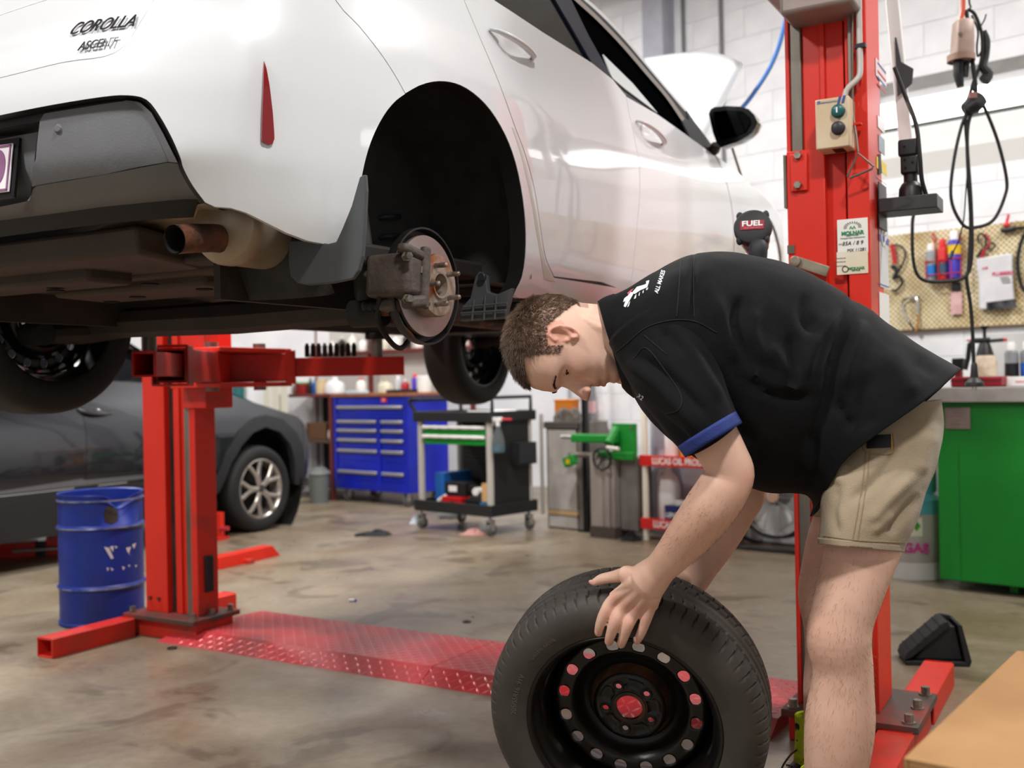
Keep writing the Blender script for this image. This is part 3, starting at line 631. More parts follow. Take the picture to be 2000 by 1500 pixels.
def panel(name,poly,mat,off=0.,thick=.014,step=.03,gap=.0018,side=None,parent=None,dents=(),label=None,smoothpoly=False):
    Q=[uz(p,off,side) for p in poly]
    Q=inset(Q,gap) if gap else np.array(Q)
    P,F=cdt(Q,step); o=np.zeros(len(P))+off
    for (du,dz,ru,rz,dp) in dents: o=o+dp*np.exp(-(((P[:,0]-du)/ru)**2+((P[:,1]-dz)/rz)**2)**2)
    V=[tuple(v) for v in surf(P[:,0],P[:,1],o)]
    cnt={}
    for f in F:
        for i in range(3):
            e=(f[i],f[(i+1)%3]); k=tuple(sorted(e)); cnt.setdefault(k,[]).append(e)
    bi={}; F2=list(F)
    for k,es in cnt.items():
        if len(es)==1:
            a,b=es[0]
            for v in (a,b):
                if v not in bi: bi[v]=len(V); V.append(tuple(surf(P[v,0],P[v,1],o[v]+thick)))
            F2.append((b,a,bi[a],bi[b]))
    b=B(); b.v=V; b.f=F2; ob=b.obj(name,mat,parent or car,ang=38,label=label); return ob
SB=[(600,-110),(655,0),(700,50),(740,100),(770,145),(792,184)]
ARCH=[(792,184),(818,169),(845,161),(868,160),(890,164),(912,174),(936,192),(958,216),(978,247),(994,280),(1007,318),(1017,362),(1024,410),(1027,455),(1026,500),(1020,540),(1010,562),(1003,577)]
ARCHL=[(792,184),(775,196),(757,216),(742,240),(730,265),(720,292),(712,322),(706,352)]
SQ=[(850,-130),(885,-50),(906,0),(940,80),(974,160),(1006,248),(1024,296),(1040,352),(1050,404),(1058,460),(1066,504),(1082,541)]
DD=[(1223,188),(1229,224),(1241,280),(1249,328),(1250,368),(1245,432),(1238,500),(1233,548),(1230,573)]
BELT1=[(845,-90),(966,0),(1060,62),(1156,122),(1196,154),(1223,187)]; BELT2=[(1223,188),(1283,222),(1320,248),(1360,277),(1396,304)]
SB=[tuple(p) for p in spl(SB,3)]; ARCH=[tuple(p) for p in spl(ARCH,2)]; ARCHL=[tuple(p) for p in spl(ARCHL,2)]; SQ=[tuple(p) for p in spl(SQ,3)]
uq=uz(SQ[0])
panel('quarter_panel',SB+ARCH[1:]+[(1012,583),(1084,588),('u',2.5,.178),('u',3.1,.178),('u',3.60,.178),('u',3.62,.256),('u',3.1,.250),('u',2.5,.246)]+SQ[::-1]+[('u',uq[0],1.05),('u',1.05,1.05)],CARW,step=.028)
hr=hit(996,86); hf=hit(1266,258)
panel('rear_door',SQ[::-1]+BELT1[1:]+DD[1:]+[('u',2.3,.252)],CARW,side='s',step=.022,dents=[(hr[0]+.005,hr[1]-.012,.062,.028,.016)])
panel('front_door',DD[::-1]+BELT2[1:]+[('u',3.47,.80),('u',3.53,.62),('u',3.55,.40),('u',3.52,.260),('u',3.0,.254)],CARW,side='s',step=.022,dents=[(hf[0]+.005,hf[1]-.012,.062,.028,.016)])
fa=[('u',4.044+.365*math.cos(a),.325+.365*math.sin(a)) for a in np.radians(np.linspace(188,-5,26))]
panel('front_fender',[('u',3.54,.268),('u',3.555,.40),('u',3.535,.62),('u',3.475,.80),('u',3.42,.858),('u',3.65,.835),('u',4.0,.79),('u',4.45,.72),('u',4.5,.45)]+fa[::-1],CARW,side='s',step=.03)
VT=[(-330,298),(-150,258),(0,226),(100,206),(200,190),(250,187),(285,195),(310,225),(335,270),(352,310),(357,328),(375,362),(400,396)]
HATCH=[(-330,225),(-150,185),(0,152),(122,122),(205,110),(245,87),(273,45),(300,0),(330,-60),(350,-110)]
VT=[tuple(p) for p in spl(VT,3)]; HATCH=[tuple(p) for p in spl(HATCH,3)]
LOWB=[(420,405),(450,407),(480,416),(520,436),(560,456),(600,471),(640,479),(660,474),(672,448),(690,402)]
rt=hit(505,130); rb=hit(516,200)
panel('rear_bumper',HATCH+SB[:1]+SB[1:]+ARCHL[1:]+LOWB[::-1]+VT[::-1],CARW,step=.025,gap=.001,dents=[(rb[0]-.004,rb[1]-.01,.022,.11,.006)])
panel('hatch_lid',HATCH[::-1]+[('u',-.35,.585),('u',-.35,.75),('u',.85,.80)],CARW,step=.014,gap=.0007,off=.001)
panel('upper_tail',[('u',.80,.80),('u',-.35,.75),('u',-.35,1.2),('u',1.0,1.2)],CARW,step=.05,off=.004)
panel('reflector',[(516,119),(521,135),(527,170),(533,220),(536,262),(536,272),(532,281),(526,283),(514,277),(511,272),(512,230),(514,180),(515,140)],M('red_reflector','86050a',.2,coat=.8),off=-.0035,thick=.006,step=.012,gap=0,label='tall red reflector in the bumper corner')
panel('paint_film',[(999,247),(1006,251),(1022,301),(1037,362),(1048,420),(1056,470),(1065,514),(1080,543),(1086,551),(1062,546),(1055,500),(1045,440),(1033,370),(1018,304)],M('film_grey','cfc9bf',.35),off=-.0008,thick=.001,step=.012,gap=.0012)
# belt trims and window glass
def strip(name,rows,mat,parent=None,n=40,smooth=True,label=None):
    """rows: [(px polyline, offset)] resampled to n points on the offset surface"""
    R=[]
    for pl,off in rows:
        A=np.array(pl,float); d=np.concatenate([[0],np.cumsum(np.linalg.norm(np.diff(A,axis=0),axis=1))]); t=np.linspace(0,d[-1],n)
        q=np.stack([np.interp(t,d,A[:,k]) for k in (0,1)],1); R.append([tuple(surf(*hit(x,y,off),off)) for x,y in q])
    return B().loft(R,closed=False,caps=False).obj(name,mat,parent or car,ang=40,label=label)
# side glazing lies in one inclined plane that follows the tumblehome
GN=np.array([0,-1.,.42]); GN/=np.linalg.norm(GN); GC=np.array([0,-.832,.90]); GNW=GN[1]*CL+GN[2]*np.array([0,0,1.])
def gpt(x,y,off=0.): return w2c(PLN(x,y,GNW,GNW@c2w(GC)-off))
GV=np.cross(np.array([1.,0,0]),GN)
def glaze(name,poly,mat,off=0.,th=.006,parent=None):
    P=[gpt(x,y,off) for x,y in poly]; n=len(P); b=B(); b.add([tuple(p) for p in P]+[tuple(p-GN*th) for p in P],[tuple(range(n)),tuple(range(n,2*n))[::-1]]+[(i,(i+1)%n,n+(i+1)%n,n+i) for i in range(n)]); o=b.obj(name,mat,parent or car,smooth=False)
    bm=bmesh.new(); bm.from_mesh(o.data); bmesh.ops.triangulate(bm,faces=bm.faces); bm.to_mesh(o.data); bm.free(); return o
def gstrip(name,a,b_,mat,oa,ob,th=0.):
    A=spl([np.array(p,float) for p in a],5); C=spl([np.array(p,float) for p in b_],5); return B().loft([[tuple(gpt(x,y,oa)) for x,y in A],[tuple(gpt(x,y,ob)) for x,y in C]],closed=False,caps=False).obj(name,mat,car,ang=60)
CAB=M('dark_cabin','050506',1.,spec=0.)
glaze('door_glass',[(820,-110),(966,0),(1060,62),(1155,121),(1120,60),(1084,-2),(1050,-60),(1000,-130),(900,-170)],GLS,.012)
glaze('pillar_trim',[(1155,121),(1197,154),(1150,70),(1116,0),(1080,-62),(1040,-130),(1000,-130),(1050,-60),(1084,-2),(1120,60)],M('navy_black_trim','191b30',.3),.004)
glaze('window_opening',[(1197,154),(1222,176),(1284,222),(1320,248),(1348,268),(1342,240),(1304,186),(1265,141),(1213,84),(1163,35),(1119,-2),(1080,-62),(1116,0),(1150,70)],CAB,.03)
glaze('lowered_glass',[(1178,106),(1196,152),(1222,174),(1284,220),(1236,163)],M('painted_reflection_glass','dfe6e6',.05,spec=.8),.012,.004)  # opaque pale colour paints the bright reflection on the glass
gstrip('window_channel',[(1084,-36),(1122,0),(1166,40),(1214,90),(1264,148),(1300,190),(1333,238)],[(1090,-40),(1128,-5),(1172,36),(1219,85),(1268,142),(1305,186),(1338,232)],M('grey_channel','8d8681',.4),.016,.012)
gstrip('pillar_rubber',[(1090,-40),(1128,-5),(1172,36),(1219,85),(1268,142),(1305,186),(1338,232)],[(1096,-46),(1132,-8),(1172,28),(1220,78),(1272,140),(1318,194),(1348,232)],BLK,.012,.006)
gstrip('roof_rail',[(1096,-46),(1132,-8),(1172,28),(1220,78),(1272,140),(1318,194),(1340,219)],[(1100,-48),(1137,-10),(1176,24),(1224,75),(1277,139),(1321,190),(1342,214)],CARW,.006,.004)
gstrip('roof_rail',[(1100,-48),(1137,-10),(1176,24),(1224,75),(1277,139),(1321,190),(1342,214)],[(1099,-48),(1136,-10),(1175,24),(1223,75),(1276,139),(1320,190),(1341,214)],CARW,.004,.08)
glaze('mirror_sail',[(1340,216),(1346,234),(1332,236),(1348,268),(1396,304),(1403,300),(1388,280),(1366,250)],DPL,.004)
# door handles
for h,xs,ys in ((hr,(953,57,1038,116),0),(hf,(1242,236,1293,283),0)):
    a=hit(xs[0],xs[1]); b=hit(xs[2],xs[3]); pts=[];rad=[]
    for t in np.linspace(0,1,15):
        q=a+(b-a)*t; pts.append(surf(q[0],q[1],-.004-.026*math.sin(math.pi*min(1,max(0,t)))**.5)); rad.append(.014-.006*abs(2*t-1)**3)
    B().tube(pts,rad,n=14,flat=.55).obj('door_handle',CARW,car,ang=180)
# lower valance
VTI=[(-330,308),(-150,268),(0,236),(100,215),(200,199),(248,196),(277,203),(301,231),(327,275),(344,312),(350,330),(368,364),(394,398)]; VTI=[tuple(p) for p in spl(VTI,3)]
strip('valance_seal',[(VT,-.001),(VTI,.016)],BLK,n=60)
panel('valance_face',[(78,235),(86,222),(160,210),(240,198),(262,200),(280,216),(302,256),(330,316),(200,342),(62,364),(70,310)],GPL,off=.016,thick=.05,step=.02,gap=0)
strip('valance_chamfer',[([(240,198),(262,200),(280,216),(302,256),(330,316)],.016),([(246,196),(272,199),(295,219),(318,260),(347,318)],.006)],M('grey_bumper_edge','75767a',.45),n=24)
panel('plate_recess',[(-330,320),(-100,268),(78,233),(66,330),(60,392),(-100,425),(-330,475)],GPL,off=.055,thick=.01,step=.03,gap=0)
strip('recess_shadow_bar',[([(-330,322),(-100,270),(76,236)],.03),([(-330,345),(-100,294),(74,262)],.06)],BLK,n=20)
strip('valance_lip',[([(-330,478),(-150,438),(0,404),(58,392),(66,364),(200,342),(330,317),(348,320),(358,334),(400,397)],.014),([(-330,490),(-150,450),(0,418),(58,403),(72,388),(200,372),(330,352),(362,352),(374,366),(404,399)],.025),([(-330,505),(-150,462),(0,428),(100,415),(200,400),(300,390),(360,384),(385,384),(396,392),(410,400)],.07),([(-330,520),(-150,474),(0,439),(100,427),(200,416),(300,407),(370,403),(395,402),(404,402),(412,402)],.13)],GPL,n=70)
p=hit(115,252,.016); q=surf(p[0],p[1],.016); B().lathe([(0,.006),(.006,.006),(.009,.002),(.011,0)],q,frame((-1,-.35,0)),n=16).obj('tow_eye_cap',GPL,car)
# number plate
pa=surf(*hit(28,280,.045),.045); pb=surf(*hit(6,392,.045),.045); pn=np.array([-1.,-.10,.12]); pn/=np.linalg.norm(pn); Fp=frame(pn,(0,-1,0)); Fp=np.stack([Fp[:,0],Fp[:,1],Fp[:,2]],1)
pw,ph=.372,.107; pcen=pa-Fp[:,0]*(pw/2)-Fp[:,1]*(ph/2-.0)
npl=B().prism([(-pw/2,-ph/2),(pw/2,-ph/2),(pw/2,ph/2),(-pw/2,ph/2)],.004,pcen,Fp).obj('number_plate',M('plate_white','eee8ea',.35),car,bevel=.0015,label='white number plate with maroon rim')
PURP=M('plate_maroon','8d5f86',.4)
b=B()
for x,y,w,h in ((0,ph/2-.005,pw-.006,.004),(0,-ph/2+.005,pw-.006,.004),(pw/2-.005,0,.004,ph-.006),(-pw/2+.005,0,.004,ph-.006)): b.box((w,h,.002),pcen+Fp@np.array([x,y,.005]),Fp)
b.obj('plate_rim',PURP,npl,smooth=False); text('plate_digit','0',.105,PURP,npl,pcen+Fp@np.array([pw/2-.042,-.002,.005]),Fp,bold=.003)
B().prism([(-pw/2-.012,-ph/2-.012),(pw/2+.012,-ph/2-.012),(pw/2+.012,ph/2+.012),(-pw/2-.012,ph/2+.012)],.006,pcen-Fp[:,2]*.007,Fp).obj('plate_holder',BLK,car)
# badges follow the hatch surface
def badge(s,xa,ya,xb,yb,h,name,bold):
    a=hit(xa,ya);b=hit(xb,yb); cu=bpy.data.curves.new('t','FONT'); cu.body=s; cu.size=1; cu.extrude=.06; cu.shear=.28; cu.offset=bold; cu.align_y='CENTER'; cu.bevel_depth=.004; cu.resolution_u=6
    t=bpy.data.objects.new('t',cu); COL.objects.link(t); me=bpy.data.meshes.new_from_object(t.evaluated_get(bpy.context.evaluated_depsgraph_get())); bpy.data.objects.remove(t)
    A=np.array([v.co for v in me.vertices]); x=(A[:,0]-A[:,0].min())/(np.ptp(A[:,0])); yy=A[:,1]; yy=(yy-yy.min())/np.ptp(yy)-.5; zz=(A[:,2]-A[:,2].min())/np.ptp(A[:,2])
    L=a[None]+(b-a)[None]*x[:,None]; V=surf(L[:,0],L[:,1]+yy*h,-.0022*zz-.003); me.vertices.foreach_set('co',V.ravel()); me.update(); link(name,me,M('badge_chrome','5d6066',.16,metal=1.),car)['label']='chrome lettering on the hatch lid'  # dark metal colour stands in for the dark ceiling mirrored in the chrome
badge('COROLLA',145,58,268,41,.031,'badge_lettering',.0); badge('ASCENT',156,92,232,81,.019,'badge_lettering',.0)
# bonnet, screen, roof, mirrored left side
hood=[]
for i,t in enumerate(np.linspace(0,1,14)):
    row=[]
    for v in np.linspace(-1,1,25):
        y=v*(.71-.03*t); x=2.12+.90*t-.10*t*(abs(v)**2.5)+.05*(1-abs(v)**2)*(1-t)*-1; z=.93+.70*t+.03*math.sin(math.pi*t)*(1-v*v)-.05*abs(v)**6-.10*t*abs(v)**3
        row.append((x,y,z))
    hood.append(row)
hd=B().loft(hood,closed=False,caps=False).obj('bonnet',CARW,car,ang=60,label='raised white bonnet'); s=hd.modifiers.new('th','SOLIDIFY'); s.thickness=.02
RAIL=[(1099,-48),(1136,-10),(1175,24),(1223,75),(1276,139),(1320,190),(1341,214)]
AP=[gpt(x,y,.06) for x,y in RAIL+[(1366,252),(1392,288)]]
ws=[]
for p in AP: ws.append([(p[0]+.22*(1-(v*v)),p[1]*v*-1*-1 if False else p[1]*v,p[2]+.03*(1-v*v)) for v in np.linspace(1,-1,11)])
B().loft(ws,closed=False,caps=False).obj('windscreen',M('screen_glass','3a4648',.04,spec=.7,trans=.6),car,ang=80)
rf=[]
xt=AP[0]
for t in np.linspace(0,1,8):
    x=xt[0]-.02-t*(xt[0]+.55); z=xt[2]+.04*math.sin(math.pi*t*.6)-.10*t**3; rf.append([(x,(xt[1]+.02*t)*v,z+.05*(1-v*v)) for v in np.linspace(1,-1,11)])
B().loft(rf,closed=False,caps=False).obj('roof',CARW,car,ang=80)
us=np.linspace(.30,4.6,70); zs=np.concatenate([np.linspace(.32,.9,12)]); 
lf=[[tuple(surf(u,z,.01)*np.array([1,-1,1])) for z in zs] for u in us]
b=B(); F_=[]
for i in range(len(us)-1):
    for k in range(len(zs)-1):
        cx=np.mean([lf[i][k][0],lf[i+1][k][0]]); cz=(zs[k]+zs[k+1])/2
        if min(math.hypot(cx,cz-.32),math.hypot(cx-2.6,cz-.32))<.37: continue
        n=len(zs); F_.append((i*n+k,(i+1)*n+k,(i+1)*n+k+1,i*n+k+1))
b.add([q for r in lf for q in r],F_); b.obj('left_side_panel',CARW,car,ang=60)
# inner structure behind the shut lines
panel('inner_structure',[('u',1.60,.95),('u',1.70,.62),('u',1.84,.45),('u',1.87,.22),('u',3.52,.22),('u',3.55,.5),('u',3.45,.84),('u',2.6,.90),('u',2.0,.96)],BLK,off=.02,thick=.004,step=.06,gap=0,side='s')
panel('inner_tail',[('u',.95,.35),('u',1.08,.45),('u',1.2,.60),('u',1.42,.70),('u',1.55,1.0),('u',.9,1.0),('u',-.3,.75),('u',-.3,.50),('u',.60,.50)],BLK,off=.02,thick=.004,step=.05,gap=0)
# door mirror
def mp(x,y,xc): return w2c(PLN(x,y,CF,CF@c2w((xc,0,0))))
mo=[(1384,222),(1388,213),(1396,209),(1420,207),(1445,208),(1462,213),(1473,224),(1480,239),(1474,252),(1462,264),(1445,275),(1425,282),(1408,288),(1400,280),(1392,258)]
r0=[mp(x,y,1.90) for x,y in mo]; c0_=np.mean(r0,axis=0)
rings=[r0]+[[c0_+(p-c0_)*k+np.array([dx,0,0]) for p in r0] for k,dx in ((1.02,.03),(.97,.07),(.82,.11),(.5,.14))]
mir=B().loft(rings).obj('door_mirror',M('gloss_black','0b0b0c',.12,coat=1.),car,ang=50,label='black door mirror')
mg=[(1393,219),(1420,215),(1450,217),(1463,228),(1466,240),(1455,258),(1432,267),(1407,272),(1398,246)]
B().prism([(0,0)]*3,.001) if False else None
g=[mp(x,y,1.893) for x,y in mg]; B().add([tuple(p) for p in g],[tuple(range(len(g)))]).obj('mirror_glass',M('mirror_glass','3b3d40',.03,metal=1.),mir,smooth=False)
B().tube([mp(1400,282,1.95),mp(1394,294,1.96),mp(1384,298,1.98)],[.03,.035,.04],n=12,flat=.6).obj('mirror_foot',BLK,mir)
B().sph(mp(1479,240,1.94),(.02,.012,.02),n=12,m=8).obj('indicator_lens',M('clear_lens','d9d2c8',.1,coat=1.),mir)
# mud flap
def fp(x,y,xc): return w2c(PLN(x,y,CF,CF@c2w((xc,0,0))))
flap=[(712,340),(714,372),(711,440),(707,500),(700,528),(688,545),(650,553),(600,557),(580,553),(567,540),(563,510),(563,470),(600,470),(640,476),(656,472),(668,446),(686,402),(702,345)]
r0=[fp(x,y,-.43) for x,y in flap]
b=B(); n=len(r0); b.add([tuple(p) for p in r0]+[tuple(p+np.array([.012,0,0])) for p in r0],[tuple(range(n)),tuple(range(n,2*n))[::-1]]+[(i,(i+1)%n,n+(i+1)%n,n+i) for i in range(n)]); b.obj('mud_flap',RUBG,car,smooth=False,bevel=.003,label='grey rubber mud flap')
# wheel arch liner and inner wall
an=np.radians(np.linspace(-12,205,40)); b=B(); R_=.405
rows=[]
for y,rr in ((-.842,.405),(-.835,.415),(-.80,.42),(-.70,.42),(-.60,.41),(-.54,.38),(-.53,.0)):
    rows.append([(rr*math.cos(a)+.005,y+max(0,-rr*math.cos(a)-.20)*.45,.315+rr*math.sin(a)*1.0+.0*rr) for a in an])
b.loft(rows,closed=False,caps=False).obj('arch_liner',LINER,car,ang=60)
# lip of the arch opening: from panel edge inward
AL=ARCHL[:9][::-1]+ARCH[1:]; lip=[]
for off,sh in ((.001,0),(.02,.004),(.05,.02)):
    lip.append([tuple(surf(*(q:=hit(x,y)),off)+np.array([q[0]*0,0,0])) for x,y in AL])
B().loft(lip,closed=False,caps=False).obj('arch_lip',M('arch_edge','121212',.6),car,ang=60)
lb=[fp(x,y,.34) for x,y in ((898,628),(902,600),(918,582),(928,540),(936,530),(948,538),(952,570),(970,575),(1000,562),(993,590),(985,622),(940,625))]
n=len(lb); b=B(); b.add([tuple(p) for p in lb]+[tuple(p+np.array([.02,0,0])) for p in lb],[tuple(range(n)),tuple(range(n,2*n))[::-1]]+[(i,(i+1)%n,n+(i+1)%n,n+i) for i in range(n)]); sg=b.obj('stone_guard',M('guard_plastic','55585a',.6,col2='494c4e',scale=10),car,smooth=False,bevel=.003,label='ribbed grey stone guard')
for (xa,ya,xb,yb) in ((905,600,990,592),(900,612,988,606),(926,585,922,626),(948,578,945,625),(970,577,966,624)): B().tube([fp(xa,ya,.332),fp(xb,yb,.332)],.0035,n=6).obj('rib',M('guard_plastic','55585a'),sg)
pb_=fp(941,541,.332); B().lathe([(0,-.004),(.010,-.004),(.012,-.002),(.012,.006)],pb_,frame((1,0,0)),n=20).obj('push_clip',DPL,sg)
B().box((.9,.02,.62),(.0,-.50,.45)).obj('inner_arch_wall',UND,car)
B().box((.14,.05,.14),(-.34,-.66,.36)).obj('body_rail',M('beige_underseal','8a7660',.7,col2='3a3028',scale=8),car,bevel=.01)
b=B(); 
for (x0,x1,z0,z1) in ((-.40,-.385,.28,.44),(-.27,-.255,.28,.44),(-.40,-.255,.43,.445),(-.40,-.255,.275,.29)): b.box((x1-x0,.03,z1-z0),((x0+x1)/2,-.72,(z0+z1)/2))
b.obj('vent_frame',UND,car,bevel=.003)
# rear brake: disc, hat, shield, caliper, studs
HC=w2c(np.array([-.176,2.609,1.339])); HB=np.array([0.,HC[1],HC[2]]); HB[0]=HC[0]; FA=frame((0,-1,0),(0,0,1))
def hl(prof,name,mat,n=64,par=car,ang=35,label=None): return B().lathe(prof,HB,FA,n=n).obj(name,mat,par,ang=ang,label=label)
disc=hl([(.075,-.030),(.075,-.036),(.1265,-.036),(.1270,-.037),(.1270,-.045),(.1265,-.046),(.075,-.046)],'brake_disc',M('ground_disc_steel','a9a4a2',.34,metal=.75,col2='98918e',scale=3),96,label='shiny worn brake disc')
hat=hl([(.0775,-.036),(.079,-.006),(.076,-.001),(.070,0),(.034,0),(.033,.006),(.0285,.006),(.0285,-.03),(.026,-.034),(0,-.034)],'disc_hat',M('rusty_hub','9c8e80',.45,metal=.35,col2='8a4e28',scale=16,amt=(.48,.62),bump=.15,bscale=90),64)
hl([(.10,-.06),(.131,-.062),(.139,-.060),(.1415,-.048),(.1425,-.036),(.147,-.036),(.1465,-.056),(.139,-.068),(.10,-.068)],'dust_shield',M('shield_black','1b1b1b',.5),64)
STUD=M('wheel_stud','aca39a',.35,metal=.8,col2='7d6a5c',scale=60,bump=.3,bscale=300)
for k in range(5):
    a=2*math.pi*k/5+.33; p=HB+FA@np.array([.050*math.cos(a),.050*math.sin(a),0]); 
    B().lathe([(0,.034),(.0052,.034),(.0064,.032)]+[(.0066 if i%2 else .0059,.030-.0014*i) for i in range(18)]+[(.0064,.0)],p,FA,n=14).obj('wheel_stud',STUD,hat,ang=60)
CALP=M('cast_caliper','5d524c',.6,col2='463d38',scale=14,bump=.25,bscale=90)
def cb(sz,x,y,z,ry=0,nm='caliper',mat=CALP,bev=.008,par=None): return B().box(sz,HB+np.array([x,y,z]),rotm(0,ry,0)).obj(nm,mat,par or car,bevel=bev,seg=3)
cal=cb((.085,.13,.105),-.118,.045,.014,.10,'brake_caliper',bev=.016)
cb((.028,.018,.150),-.092,-.020,.010,.10,'caliper_bracket',par=cal,bev=.006)
cb((.060,.045,.030),-.115,.06,-.055,.1,'caliper_arm',par=cal); 
for dz in (.058,-.052):
    B().lathe([(0,0),(.010,.0),(.013,.008),(.010,.016),(.013,.024),(.010,.032),(.013,.040),(.009,.048),(.009,.06)],HB+np.array([-.135,.135,dz]),frame((0.25,-1,0)),n=16).obj('slide_pin_boot',BLACKR,cal)
    B().tube([HB+np.array([-.125,.02,dz]),HB+np.array([-.09,-.01,dz+.002]),HB+np.array([-.072,-.016,dz*.95])],[.011,.013,.008],n=10).obj('bracket_arm',CALP,cal)
B().sph(HB+np.array([-.115,.075,.03]),(.03,.045,.03)).obj('caliper_piston',CALP,cal)
text('caliper_cast_mark','36',.016,M('cast_dark','2f2926'),cal,HB+np.array([-.140,-.0085,-.012]),np.stack([[.99,0,-.1],[.1,0,.99],[0,-1,0]],1),depth=.001)
cb((.10,.03,.022),-.125,-.012,.068,.18,'caliper_bridge',par=cal,bev=.008); cb((.07,.035,.03),-.13,-.015,-.05,-.12,'caliper_bridge',par=cal,bev=.010)
for dx,dz in ((-.165,.055),(-.165,-.045)): B().lathe([(0,.016),(.009,.016),(.009,0),(.012,0),(.012,-.004)],HB+np.array([dx,-.02,dz]),frame((-.5,-1,0)),n=6).obj('caliper_bolt',BOLT,cal,ang=20)
B().box((.016,.003,.016),HB+np.array([-.100,-.0215,.028]),rotm(0,.1,0)).obj('cast_pad',M('pad_light','857970',.6),cal)
# suspension
b=B(); b.tube([HB+[0,.09,0],HB+[.02,.10,-.03],(.30,-.60,.15),(.55,-.55,.17)],[.045,.045,.035,.035],n=12); b.obj('trailing_arm',UND,car)
B().tube([(.10,-.62,.155),(.12,0,.15),(.10,.62,.155)],[.05,.055,.05],n=8,flat=.9).obj('torsion_beam',UND,car,ang=30)
for sy in (-1,1):
    B().tube([(-.10,sy*.60,.56),(-.09,sy*.62,.36),(-.075,sy*.635,.145)],[.028,.028,.030],n=14).obj('damper',M('damper_grey','3d3d3d',.5,col2='2a2a2a'),car)
    B().tube([(-.085,sy*.60,.12),(-.085,sy*.69,.12)],.036,n=18).obj('damper_bush',BLACKR,car); B().cyl((-.085,sy*.685,.12),(-.085,sy*.712,.12),.012,n=6).obj('damper_bolt',M('rusty_bolt','8e5a36',.5),car)
    sp=[(.16+.055*math.cos(t),sy*.50+.055*math.sin(t),.20+.0085*t) for t in np.linspace(0,8*math.pi,110)]
    B().tube(sp,.0075,n=7).obj('coil_spring',M('spring_black','202022',.4),car)
    B().tube([(-.085,sy*.65,.12),(.05,sy*.62,.13),(.25,sy*.60,.16)],[.03,.04,.04],n=10).obj('lower_arm',UND,car)
hos=[HB+np.array(p) for p in ((-.15,.07,-.03),(-.12,.10,-.09),(-.04,.12,-.14),(.03,.14,-.15),(.10,.16,-.12))]; B().tube(spl(hos,6),.007,n=8).obj('brake_hose',BLACKR,car)
B().tube(spl([HB+np.array(p) for p in ((-.07,.06,-.105),(-.055,.055,-.12),(-.035,.06,-.13))],5),.0075,n=8).obj('hose_clip',M('orange_clip','c77a2a',.5),car)
# exhaust
MUF=M('heat_tinted_muffler','b9ab95',.45,metal=.5,col2='93806a',scale=5,amt=(.4,.7)); RST=M('rusty_tailpipe','6e4430',.6,metal=.3,col2='3b2a22',scale=22,amt=(.4,.6),bump=.2,bscale=120)
B().lathe([(0,0),(.06,.004),(.088,.018),(.094,.03),(.094,.05),(.092,.055),(.092,.34),(.08,.36),(0,.37)],(-.545,-.600,.288),np.stack([[0,1,0],[0,0,.9],[1,0,0]],1).astype(float),n=40).obj('muffler',MUF,car)
B().tube([(-.40,-.60,.262),(-.56,-.60,.258),(-.61,-.60,.252),(-.665,-.602,.243)],.030,n=28,caps=False).obj('tailpipe',RST,car,label='rusty tailpipe'); 
b=B(); b.tube([(-.665,-.602,.243),(-.59,-.60,.254)],.0278,n=28,caps=False); b.obj('tailpipe_bore',M('soot_and_hollow_black','0a0908',.9),car)
ex=[(-.06,-.56,.27),(.10,-.40,.26),(.35,-.1,.24),(.8,.02,.22),(1.6,.05,.2),(2.3,.05,.2)]; B().tube(spl(ex,6),.028,n=14).obj('exhaust_pipe',RST,car)
B().box((1.95,.10,.16),(1.34,.78,.268)).obj('left_sill',UND,car,bevel=.01); B().box((.9,.02,.62),(0,.46,.45)).obj('inner_arch_wall',UND,car)
# floor pan and trays
B().box((3.3,1.34,.05),(1.25,0,.265)).obj('floor_pan',UND,car,bevel=.01)
for sy in (-1,1): B().box((1.75,.05,.10),(1.37,sy*.73,.235)).obj('sill_flange',UND,car,bevel=.008)
hs=[]
for i,x in enumerate(np.linspace(-.58,-.30,14)): hs.append([(x,y,.312+.008*math.sin(9*x*8)*math.cos(y*20)+.015*math.sin(y*9)) for y in np.linspace(-.62,-.20,16)])
B().loft(hs,closed=False,caps=False).obj('heat_shield',MUF,car,ang=60)
def slab(name,pts,z0,z1,mat=TRAY):
    b=B(); b.prism(pts,z1-z0,(0,0,z0)); return b.obj(name,mat,car,bevel=.012,seg=2)
t1=slab('rear_undertray',[(-.60,-.42),(-.62,.65),(-.35,.66),(-.30,-.30)],.235,.30); slab('spare_wheel_tray',[(-.30,-.36),(-.34,.62),(.02,.56),(.08,.30),(.08,-.30),(-.05,-.44)],.225,.30)
slab('tray_step',[(-.48,-.10),(-.50,.50),(-.36,.50),(-.34,-.10)],.205,.26); slab('tray_pan',[(-.26,-.26),(-.28,.30),(-.06,.34),(-.02,-.30)],.200,.25)
for x,y in ((-.20,-.20),(-.16,.10),(-.42,.1),(-.38,-.2),(-.1,.28)): B().cyl((x,y,.197),(x,y,.2005),.022,n=18).obj('drain_hole',M('soot_and_hollow_black','0a0908'),t1)  # flat black discs draw the drain holes
B().box((.8,.16,.04),(1.0,-.50,.225)).obj('floor_rail',UND,car,bevel=.01); B().box((.8,.16,.04),(1.0,.50,.225)).obj('floor_rail',UND,car,bevel=.01)
slab('front_tray',[(2.1,-.62),(2.1,.62),(3.2,.55),(3.2,-.55)],.18,.24,BLK)
for y in (-.35,.35): B().tube([(2.6,y*.6,.2),(2.6,y*2.0,.16)],.03,n=10).obj('control_arm',UND,car)
panel('inner_valance',[('u',-.40,.30),('u',.66,.30),('u',.72,.40),('u',.62,.53),('u',-.40,.53)],BLK,off=.085,thick=.004,step=.06,gap=0)
B().box((.22,1.25,.03),(-.54,-.02,.385)).obj('bumper_floor',UND,car)
